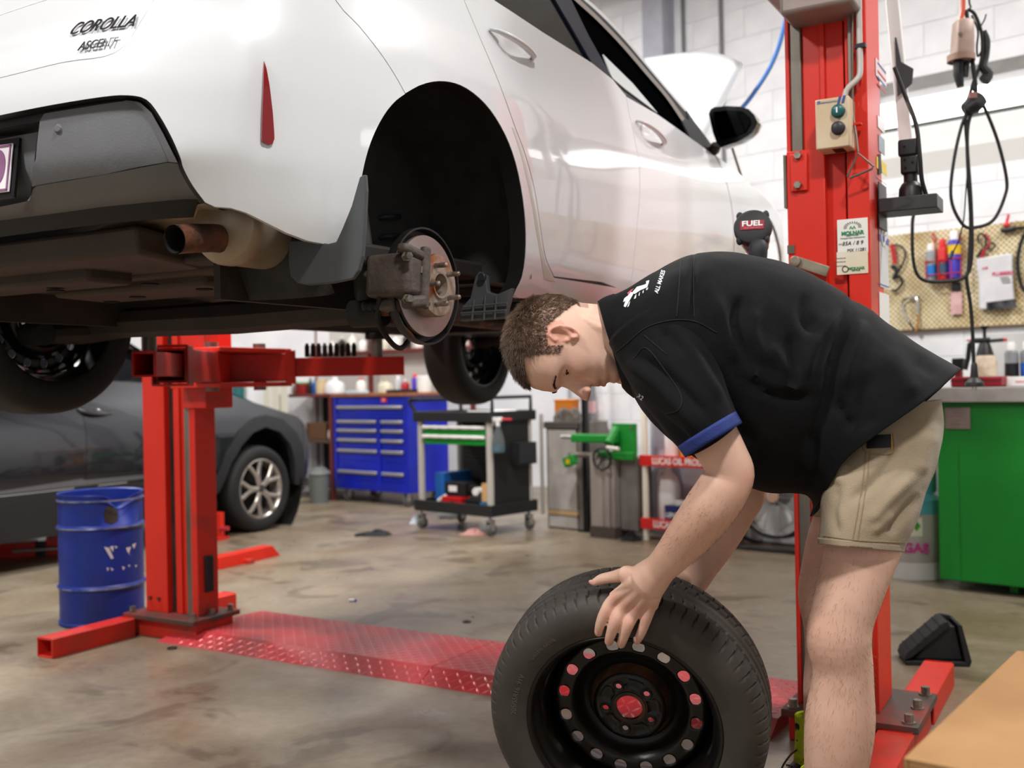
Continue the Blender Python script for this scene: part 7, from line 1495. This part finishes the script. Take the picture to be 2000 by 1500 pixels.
# ---------- pegboard and what hangs on it ----------
def pgmat():
    m=bpy.data.materials.new('perforated_board'); m.use_nodes=True; nt=m.node_tree; b=nt.nodes['Principled BSDF']; L=nt.links.new; tc=nt.nodes.new('ShaderNodeTexCoord'); v=nt.nodes.new('ShaderNodeTexVoronoi'); v.voronoi_dimensions='2D'; v.inputs['Scale'].default_value=46; v.inputs['Randomness'].default_value=0; mp=nt.nodes.new('ShaderNodeMapping'); mp.inputs['Rotation'].default_value=(0,0,math.radians(45)); L(tc.outputs['Object'],mp.inputs[0]); L(mp.outputs[0],v.inputs['Vector'])
    r=nt.nodes.new('ShaderNodeValToRGB'); r.color_ramp.elements[0].position=.22; r.color_ramp.elements[1].position=.30; r.color_ramp.elements[0].color=lin('7a6a4c'); r.color_ramp.elements[1].color=lin('e0d2ac'); L(v.outputs['Distance'],r.inputs[0])
    nz=nt.nodes.new('ShaderNodeTexNoise'); nz.inputs['Scale'].default_value=5; nz.inputs['Detail'].default_value=6; L(tc.outputs['Object'],nz.inputs['Vector']); r2=nt.nodes.new('ShaderNodeValToRGB'); r2.color_ramp.elements[0].position=.35; r2.color_ramp.elements[1].position=.6; r2.color_ramp.elements[0].color=lin('bfa981'); r2.color_ramp.elements[1].color=(1,1,1,1); L(nz.outputs['Fac'],r2.inputs[0])
    x=nt.nodes.new('ShaderNodeMix'); x.data_type='RGBA'; x.blend_type='MULTIPLY'; x.inputs[0].default_value=.8; L(r.outputs[0],x.inputs[6]); L(r2.outputs[0],x.inputs[7]); L(x.outputs[2],b.inputs['Base Color']); b.inputs['Roughness'].default_value=.7; return m
pg0=WALLP(1700,470); pzt=WALLP(1870,447)[2]; pzb=WALLP(1890,642)[2]; ps0=pg0@WRX; ps1=ps0+2.2; pc_=WP((ps0+ps1)/2,(pzt+pzb)/2,.022)
pb=thing('pegboard','cream perforated pegboard on the white block wall above the green bench','pegboard',pc_,0); pbo=B().box((ps1-ps0,pzt-pzb,.014)).obj('board',pgmat(),pb,smooth=False); put(pbo,(0,0,0),WF)
for z in (pzb+.004,): o_=B().box((ps1-ps0,.012,.018)).obj('bottom_strip',M('dark_strip','5a4a38',.6),pb); put(o_,WP((ps0+ps1)/2,z,.024)-pc_,WF)
def pgp(x,y,d=.032): return WALLP(x,y,d)
def hang(name,label,cat,x,y,d=.03): p=pgp(x,y,d); return thing(name,label,cat,p,0),p
def pxt(pts,base,d=.05): return [pgp(a[0],a[1],a[2] if len(a)>2 else d)-base for a in pts]
RW_=M('red_wire','b3202c',.4)
t,p=hang('wire_basket','red wire basket of spray cans hooked on the pegboard','basket',1847,520)
for pl in ([(1805,512,.04),(1805,512,.11),(1878,503,.11),(1878,503,.04)],[(1808,538,.04),(1808,538,.11),(1878,532,.11),(1878,532,.04)],[(1810,550,.04),(1810,550,.11),(1876,546,.11),(1876,546,.04)]): B().tube(pxt(pl,p),.0035,n=6).obj('basket_wire',RW_,t)
for x in (1808,1832,1857,1877): B().tube(pxt([(x,507,.11),(x+1,547,.11)],p),.0035,n=6).obj('basket_wire',RW_,t)
for xx in (1823,1872): B().tube(spl(pxt([(xx+6,470,.035),(xx,455,.045),(xx-2,462,.05),(xx+4,480,.05),(xx+6,510,.045)],p),5),.004,n=6).obj('basket_hook',RW_,t)
zb_=pgp(1840,548)[2]+.004
for (x,h,r,c,c2,lb,band) in ((1819,.215,.030,'8c8f92','ecebe8','grey spray can with white cap in the red wire basket','2473c4'),(1842,.235,.030,'c61f22','d8231f','red spray can in the red wire basket','3a5068'),(1865,.275,.036,'3f35a8','efefef','blue and yellow lubricant can in the red wire basket','e0b91c')):
    q=pgp(x,548,.075); q[2]=zb_; b_=bottle(None,q,h,r,C_(c,c,.3),C_(c2,c2),lb,'can',name='spray_can'); B().lathe([(r*1.012,h*.08 if band!='e0b91c' else h*.50),(r*1.012,h*.40 if band!='e0b91c' else h*.70)],n=22).obj('label_band',C_('bd'+band,band),b_)
t,p=hang('tool_pouch','pink carded tool hanging below the red wire basket','carded tool',1868,585); o_=B().box((.062,.13,.012)).obj('card',M('pink_card','d9b2b4',.5,col2='c99a9c',scale=14),t); put(o_,pgp(1868,592,.045)-p,WF); o_=B().box((.050,.05,.02)).obj('hanger_clip',BLACKP,t); put(o_,pgp(1868,560,.048)-p,WF)
t,p=hang('parts_bag','white foil bag with pink lettering hanging on the pegboard','bag',1946,552)
q=[(-.105,-.155),(-.09,-.165),(.085,-.165),(.105,-.155),(.10,.0),(.105,.15),(.10,.165),(-.10,.155),(-.108,.14),(-.098,0)]
o_=B().prism([(a*.93,b_*.93) for a,b_ in q],.03).obj('bag_body',M('foil_white','dcdcde',.28,col2='cfcfd2',scale=9,bump=.3,bscale=9),t,bevel=.01); put(o_,pgp(1946,551,.036)-p,WF@rotm(0,0,.03)); o_=B().prism([(-.06,-.155),(.098,-.155),(.098,-.105),(-.06,-.110)],.002).obj('bag_window',M('bag_black','1b1b1d',.25,col2='5a5a5c',scale=16),t); put(o_,pgp(1946,551,.068)-p,WF@rotm(0,0,.03))
for s,dx,dy,sz,c in (('PLUBBERS',.035,.045,.030,'d23a6a'),('redi',-.06,.085,.022,'d23a6a'),('Professional',.045,.022,.011,'6a6a6e'),('Consumables',.05,.008,.011,'6a6a6e'),('For Repairs',.055,-.006,.011,'6a6a6e')): text('bag_print',s,sz,C_('prt'+c,c),t,pgp(1946,551,.0675)-p+WF@np.array([dx,dy,.001]),WF,bold=.0006,sx=.85)
def loopitem(name,label,cat,x,y,parts):
    t,p=hang(name,label,cat,x,y)
    for nm,pts,r,mat in parts: B().tube(spl(pxt(pts,p),6),r,n=8).obj(nm,mat,t)
    return t,p
loopitem('cable_tester','red and black cable tester hanging at the pegboard edge','tester',1750,500,[('tester_body',[(1742,478),(1746,500),(1748,515)],.014,C_('tst','b8242e')),('cable',[(1747,478),(1762,482),(1768,500),(1758,525),(1744,540)],.006,BLACKR),('cable',[(1744,545),(1756,540),(1762,552),(1752,566),(1742,568)],.008,BLACKR),('clip',[(1742,520),(1752,528),(1745,545)],.012,BLACKP)])
loopitem('caliper_tool','silver spring caliper hanging low on the pegboard','caliper',1785,605,[('silver_leg',[(1762,592),(1765,610),(1775,630)],.008,M('bright_steel','d6d6d4',.25,metal=.8)),('silver_leg',[(1776,584),(1786,580),(1792,592),(1791,612)],.009,M('bright_steel','d6d6d4')),('arch_wire',[(1760,595),(1768,584),(1785,582),(1797,580)],.005,BLACKR),('amber_grip',[(1793,615),(1793,632),(1788,648)],.007,C_('amber','a87432')),('lower_wire',[(1775,630),(1782,640),(1788,646)],.005,BLACKR)])
loopitem('snips','pair of snips with red and black handles on the pegboard','snips',1922,480,[('handle_loop',[(1912,476),(1910,462),(1918,456),(1926,470),(1922,488)],.006,BLACKR),('handle_loop',[(1922,488),(1932,478),(1929,462),(1922,458)],.006,C_('snip_red','a81c2a')),('blade_grip',[(1918,486),(1914,495),(1908,502)],.009,BLACKP),('red_grip',[(1922,488),(1919,498),(1917,504)],.010,C_('snip_red','a81c2a')),('wire_loop',[(1928,480),(1938,474),(1944,480),(1936,488),(1928,482)],.004,BLACKR)])
t,p=loopitem('air_valve','black air valve with a red lever on the pegboard corner','valve',1968,448,[('red_lever',[(1965,437),(1968,428),(1970,419)],.008,C_('lev','d8323a')),('valve_body',[(1956,450),(1968,449),(1982,446)],.014,BLACKP),('outlet_pipe',[(1980,446),(1992,445),(2004,444)],.009,BLACKR)]); B().sph(pgp(1966,439,.055)-p,.016,n=12,m=8).obj('lever_hub',C_('lev','d8323a'),t)
loopitem('fan_belt','black rubber belt hanging at the pegboard corner','belt',1998,515,[('belt_loop',[(2015,452),(2000,460),(1990,490),(1988,520),(1994,555),(2006,572),(2022,566),(2030,510),(2026,465),(2015,452)],.010,BLACKR)])
# ---------- hanging extension cords ----------
YD=4.1
def cp(pts,Y=YD): return [AT(a[0],a[1],a[2] if len(a)>2 else Y) for a in pts]
base=AT(1888,0,YD); cd=thing('pendant_socket','brown pendant power socket with looped black cords hanging from above','power cord',base,0)
def cl_(P): return [np.asarray(q)-base for q in P]
HSC_=M('socket_brown','a58d80',.5,col2='937c70',scale=12)
bq=cl_(cp([(1862,45),(1864,118)])); R=[]
for (y,w,dp) in ((40,22,.05),(44,27,.06),(70,29,.065),(102,31,.065),(112,32,.06),(118,29,.055)):
    c=AT(1880-(y-80)*.03,y,YD)-base; s=w*.62*YD/FPX; R.append([c+np.array([s*math.copysign(abs(math.cos(a))**.5,math.cos(a)),dp*.62*math.copysign(abs(math.sin(a))**.5,math.sin(a)),0]) for a in np.arange(20)*2*math.pi/20])
so_b=B().loft(R).obj('socket_body',HSC_,cd,ang=40,bevel=.003); B().cyl(AT(1876,66,YD-.05)-base,AT(1876,66,YD-.035)-base,.008,n=14).obj('screw',BOLT,so_b); B().lathe([(.052,-.012),(.052,.012),(.046,.012),(.046,-.012)],AT(1877,114,YD)-base,np.eye(3),n=24,close=True).obj('socket_ring',M('ring_brown','8d6f60',.5),so_b)
B().tube(spl(cl_(cp([(1881,-60),(1881,0),(1880,22),(1876,40)])),5),.010,n=8).obj('orange_cable',C_('orange_cable','c24a22'),cd)
B().tube(spl(cl_(cp([(1895,-60),(1893,0),(1896,14),(1890,20),(1888,30)])),5),.004,n=6).obj('hook_chain',M('dark_chain','3a3a3c',.4,metal=.6),cd)
CW=[[(1886,20),(1893,60),(1898,120),(1905,190),(1880,240),(1862,320),(1858,390),(1880,438),(1905,444),(1940,430),(1962,385),(1966,350),(1950,280),(1925,215),(1900,170)],[(1892,18),(1905,30),(1918,70),(1916,120),(1900,165),(1886,220),(1890,300),(1897,400),(1898,500),(1885,540),(1845,550),(1800,545),(1784,510),(1782,440),(1786,412)],[(1888,22),(1894,80),(1906,180),(1890,250),(1891,340),(1896,430),(1892,520),(1888,545),(1896,600),(1900,660),(1902,720)],[(1898,30),(1910,60),(1908,90),(1910,110),(1920,95)],[(1910,60),(1922,40),(1926,28)],[(1890,330),(1886,380),(1882,430),(1872,470),(1860,495)]]
for k,pl in enumerate(CW): B().tube(spl(cl_(cp(pl)),7),(.0068,.0068,.0075,.004,.003,.003)[k],n=8).obj('black_cord',BLACKR,cd)
B().tube(cl_(cp([(1861,490),(1855,505)])),[.007,.009],n=8).obj('charger_tip',BLACKP,cd)
for pl,r in (([(1872,118),(1872,145),(1876,170)],[.020,.020,.013]),([(1888,120),(1886,150)],[.012,.010]),([(1922,60),(1928,80),(1926,110),(1920,130),(1930,145),(1922,158)],[.009,.012,.012,.016,.02,.022]),([(1885,215),(1900,205),(1916,192)],[.026,.036,.030])): B().tube(spl(cl_(cp(pl)),3),np.interp(np.linspace(0,1,3*(len(pl)-1)+1),np.linspace(0,1,len(r)),r),n=10).obj('black_plug',BLACKP,cd)
q=AT(1900,186,YD-.04)-base; B().box((.03,.01,.022),q).obj('plug_label',C_('pluglab','8b5f5c'),cd)
B().lathe([(.008,.06),(.012,.05),(.014,.02),(.016,.0),(.034,-.018),(.036,-.03),(.030,-.034),(0,-.034)],AT(1903,738,YD)-base,np.eye(3),n=22).obj('mains_plug',BLACKP,cd); 
for dx in (-.006,.006): B().box((.003,.007,.022),AT(1903,757,YD)-base+np.array([dx,0,0])).obj('plug_pin',SILV,cd)
# ---------- tray with plug adaptors on the column, ladder rail, hose ----------
pt=sd(1727,400); tyb=RLOC+LFR@np.array([.004,pt[1],0]); 
t0=PLN(1716,400,LX,LX@KR+.006); ty_=thing('plug_tray','black metal tray bracketed to the red column holding plug adaptors','tray',t0,LRZ)
def tl(x,y,dep=0.): return LFR.T@(PLN(x,y,LY,LY@t0+dep)-t0)
a=tl(1722,391,.02); b2=tl(1800,384,.02); zt_=a[2]; 
B().box((.165,.13,.042),(.085,.05,-.005)).obj('tray_box',M('tray_black','2b2c2d',.45,col2='3a3b3c',scale=7),ty_,bevel=.003); B().box((.004,.12,.14),(.002,.05,.0)).obj('tray_bracket',M('tray_black','2b2c2d'),ty_,bevel=.002)
ad=thing('plug_adaptor','stack of black plug adaptors standing on the tray bracketed to the column','plug adaptor',t0+LFR@np.array([.085,.05,.0165]),LRZ)
B().lathe([(.036,0),(.034,.03),(.026,.045),(.020,.05),(.020,.075),(0,.075)],n=20).obj('plug_base',BLACKP,ad); B().box((.050,.05,.055),(0,0,.10)).obj('adaptor_block',BLACKP,ad,bevel=.006); B().box((.056,.052,.05),(-.003,0,.152)).obj('adaptor_block',BLACKP,ad,bevel=.006)
for x,z in ((-.012,.115),(.01,.105),(-.01,.09),(-.012,.155)): B().cyl((x,-.0275,z),(x,-.024,z),.0035,n=10).obj('socket_hole',M('soot_and_hollow_black','0a0908'),ad)  # flat black discs draw the socket holes
B().tube(spl([tl(1736,215,.1)-tl(1736,215,.1)*0 + 0 for _ in ()] or [np.array([-.05,.06,.42])-[0,0,0],np.array([-.02,.05,.33]),np.array([.02,-.01,.22]),np.array([.032,-.03,.12]),np.array([.035,-.02,.05]),np.array([.045,.0,-.0])],6),.0065,n=8).obj('adaptor_cord',BLACKR,ad)
hs_=spl([AT(1545,-60,5.2),AT(1534,40,5.2),AT(1510,120,5.25),AT(1470,185,5.3),AT(1445,215,5.3),AT(1425,232,5.3)],6); t=thing('air_hose','thin blue air hose drooping from above beyond the red column','hose',hs_[0],0); B().tube([p-hs_[0] for p in hs_],.011,n=8).obj('hose_line',C_('hose_blue','3f6fb4'),t); B().cyl(hs_[-1]-hs_[0],hs_[-1]-hs_[0]+np.array([-.05,0,-.03]),.014,n=10).obj('hose_fitting',SILV,t)
# prop rod of the bonnet
B().tube([w2c(AT(1424,270,4.9)),w2c(AT(1448,345,4.95))],.006,n=8).obj('prop_rod',M('prop_grey','6a6658',.5),car)
# ---------- impact wrench standing on the lift arm ----------
IY=2.95; iw0=AT(1490,560,IY); gbase=iw0.copy(); gbase[2]=1.262; iw=thing('impact_wrench','red and black cordless impact wrench standing behind the man','power tool',gbase,0)
def il(x,y,Y=IY): return AT(x,y,Y)-gbase
GR=M('gun_rubber','2a2a2c',.6); GRED=M('gun_red','8e0f1c',.35,coat=.4)
gA=np.array([.29,.92,-.27]); gA/=np.linalg.norm(gA); Fg=frame(gA,(0,0,1)); gc0=il(1469,440,IY)
# rear cap to nose along gA
B().lathe([(0,0),(.036,0),(.049,.006),(.053,.014),(.053,.030),(.048,.034)],gc0,Fg,n=40).obj('end_cap',GR,iw)
for k in range(4): a=math.pi/4+k*math.pi/2; B().sph(gc0+Fg@np.array([.051*math.cos(a),.051*math.sin(a),.018]),(.010,.010,.014),n=10,m=8).obj('cap_lug',GR,iw)
B().lathe([(.042,.03),(.044,.05),(.043,.10),(.038,.125),(.030,.135)],gc0,Fg,n=36).obj('motor_housing',GRED,iw); B().lathe([(.034,.13),(.036,.15),(.028,.185),(.016,.19),(.010,.192),(.010,.22),(0,.22)],gc0,Fg,n=30).obj('anvil_nose',M('gun_alu','9a8f90',.35,metal=.7),iw)
B().tube(spl([gc0+gA*.07+np.array([0,0,-.03]),il(1481,480),il(1479,520),il(1480,560)-[0,0,.0],np.array([-.012,-.005,.075])],5),np.full(21,.026),n=16,flat=.9).obj('grip',GR,iw); B().box((.085,.12,.05),(-.008,.0,.03)).obj('battery',BLACKP,iw,bevel=.008); B().box((.075,.11,.022),(-.008,0,.066)).obj('battery_shoe',GR,iw,bevel=.005); B().box((.02,.03,.05),(-.0,.04,.10)).obj('trigger_guard',GRED,iw,bevel=.004)
Fgt=np.stack([np.cross([0,0,1.],-gA)/np.linalg.norm(np.cross([0,0,1.],-gA)),np.zeros(3),-gA],1); Fgt[:,1]=np.cross(Fgt[:,2],Fgt[:,0])
pl_=B().box((.066,.028,.003),gc0-gA*.001,Fgt).obj('name_plate',M('plate_red','9e1f2c',.35),iw,bevel=.003); text('plate_lettering','FUEL',.022,M('white_mark','f2f2f2'),pl_,gc0-gA*.0032+Fgt[:,1]*.004,Fgt,bold=.0006,sx=1.2); text('plate_lettering','M18 ONE-KEY',.006,M('pink_mark','d98a90'),pl_,gc0-gA*.0032-Fgt[:,1]*.009,Fgt,sx=1.2)
# ---------- chock, cardboard box, small floor things ----------
ck=FLP(1771,1300); ck=thing('wheel_chock','black rubber wheel chock on the floor beyond the red base','wheel chock',ck,math.radians(-10)); cr0=M('chock_rubber','1d1e20',.6,bump=.15,bscale=60)
prf=[(0,0),(.225,0),(.232,.02),(.20,.155),(.185,.165),(.15,.17),(.135,.165),(.0,.045),(-.008,.02)]
FCK=np.stack([[1,0,0],[0,0,1],[0,-1,0]],1).astype(float)
B().prism(prf,.012,(0,.145,0),FCK).obj('chock_web',cr0,ck,bevel=.003); bdy=B(); 
B().prism([(.03,.02),(.205,.02),(.18,.145),(.145,.148)],.1,(0,.125,0),FCK).obj('chock_core',cr0,ck,bevel=.004)
for q in ([(0,0),(.225,0),(.228,.018),(-.004,.018)],[(.225,0),(.232,.02),(.20,.155),(.183,.160),(.208,.018)],[(-.008,.02),(.0,.045),(.135,.165),(.15,.17),(.158,.150),(.02,.03)]): B().prism(q,.145,(0,.145,0),FCK).obj('chock_rim',cr0,ck,bevel=.003)
for k in range(5): 
    t_=k/5+.1; B().box((.005,.146,.005),(.0+.135*t_,.0725,.045+.12*t_-.0015),rotm(0,-.72,0)).obj('tread_line',M('chock_dark','0e0f10',.7),ck)
# cardboard box: its lid edge cuts the corner of the picture
q0=AT(1764,1478,1.42); q1=AT(2000,1253,1.42); 
bd=FLP(1764,1478); bz=.62
c0=FLP(1764,1480,bz); c1=FLP(2030,1228,bz); ux=(c1-c0)/np.linalg.norm(c1-c0); uy=np.array([ux[1],-ux[0],0]); 
if uy[1]>0: uy=-uy
bxn=thing('cardboard_box','tan cardboard box in the near corner beside the red lift base','box',c0*np.array([1,1,0]),math.atan2(ux[1],ux[0])); CARD=M('cardboard','9f774c',.8,col2='946d43',scale=7,bump=.08,bscale=120,stretch=(1,1,1)); lx,ly=.62,.42
Sg=1 if np.cross(ux,uy)[2]>0 else -1
def cbx(nm,x0,x1,y0,y1,z0,z1,m=CARD): B().box((x1-x0,abs(y1-y0),z1-z0),((x0+x1)/2,Sg*(y0+y1)/2,(z0+z1)/2)).obj(nm,m,bxn,smooth=False,bevel=.002)
cbx('box_side',0,lx,0,.006,0,bz-.004); cbx('box_side',0,lx,ly-.006,ly,0,bz-.004); cbx('box_end',0,.006,.006,ly-.006,0,bz-.004); cbx('box_end',lx-.006,lx,.006,ly-.006,0,bz-.004); cbx('box_flap',0,lx,0,ly/2-.002,bz-.004,bz); cbx('box_flap',0,lx,ly/2+.002,ly,bz-.004,bz); cbx('box_base',.006,lx-.006,.006,ly-.006,0,.006); cbx('yellow_tape',.10,.30,ly*.5-.03,ly*.5+.03,bz,bz+.001,M('yellow_tape','e3c31c',.4))
t=thing('work_glove','black work glove lying on the floor before the tool trolley','glove',FLP(738,1046),0.2); rag(t,.11,.07,.035,M('glove_black','1b1f22',.8),4,'glove_palm')
for k in range(4): a=2.2+.32*k; B().tube([(.05*math.cos(a),.05*math.sin(a),.012),(.11*math.cos(a),.09*math.sin(a),.012),(.15*math.cos(a)-.02,.11*math.sin(a),.008)],[.014,.013,.009],n=8).obj('glove_finger',M('glove_black','1b1f22'),t)
t=thing('rag','pink rag lying on the floor beside the trolley caster','rag',FLP(926,1044),0); rag(t,.10,.055,.035,M('rag_pink','cf9b95',.85,col2='bb857f',scale=18),6)
t=thing('plastic_wrap','crumpled clear plastic wrap on the floor under the trolley','wrap',FLP(812,1022),0); rag(t,.05,.04,.05,M('wrap_clear','c9d4de',.15,trans=.3),8)
t=thing('crushed_bottle','crushed clear bottle on the floor behind the trolley caster','bottle',FLP(855,1016)+np.array([0,.1,0]),-.3); B().lathe([(0,0),(.03,.0),(.035,.02),(.028,.06),(.034,.10),(.03,.15),(.012,.18),(0,.18)],(0,0,.036),frame((1,0,0)),n=16).obj('bottle_body',M('crush_clear','bfc6c4',.15,trans=.4),t); B().cyl((.18,0,.036),(.195,0,.036),.013,n=12).obj('cap',C_('cr_cap','b9a15a'),t)
t=thing('marker','small white and blue marker lying on the floor','marker',FLP(688,1175)+np.array([0,0,.007]),.3); B().cyl((-.016,0,0),(.010,0,0),.007,n=12).obj('barrel',WHT,t); B().cyl((.010,0,0),(.022,0,0),.0068,n=12).obj('marker_cap',C_('mk_blue','4a6fd0'),t)
t=thing('metal_ring','dark metal ring lying flat on the floor near the red cover plate','ring',FLP(336,1267),0); B().lathe([(.016,0),(.021,0),(.021,.005),(.016,.005)],n=24,close=True).obj('ring_body',M('ring_dark','3c362f',.5,metal=.5),t)
t=thing('washer','dark rubber washer lying flat on the floor beside the loose wheel','washer',FLP(912,1215),0); B().lathe([(.010,0),(.020,0),(.020,.005),(.010,.005)],n=24,close=True).obj('ring_body',M('ring_dark','3c362f'),t)
t=thing('rag','crumpled blue paper scrap on the floor beside the red lift base','rag',FLP(1808,1385),0); rag(t,.032,.026,.04,M('scrap_blue','4c4a78',.7),9)
t=thing('metal_clip','bright metal clip on the floor beside the red lift base','clip',FLP(1797,1396),.4); B().box((.05,.02,.004),(0,0,.004)).obj('clip_plate',M('bright_steel','d6d6d4'),t); B().cyl((-.02,.0,.008),(.02,.0,.012),.006,n=10).obj('clip_barrel',BLACKP,t)
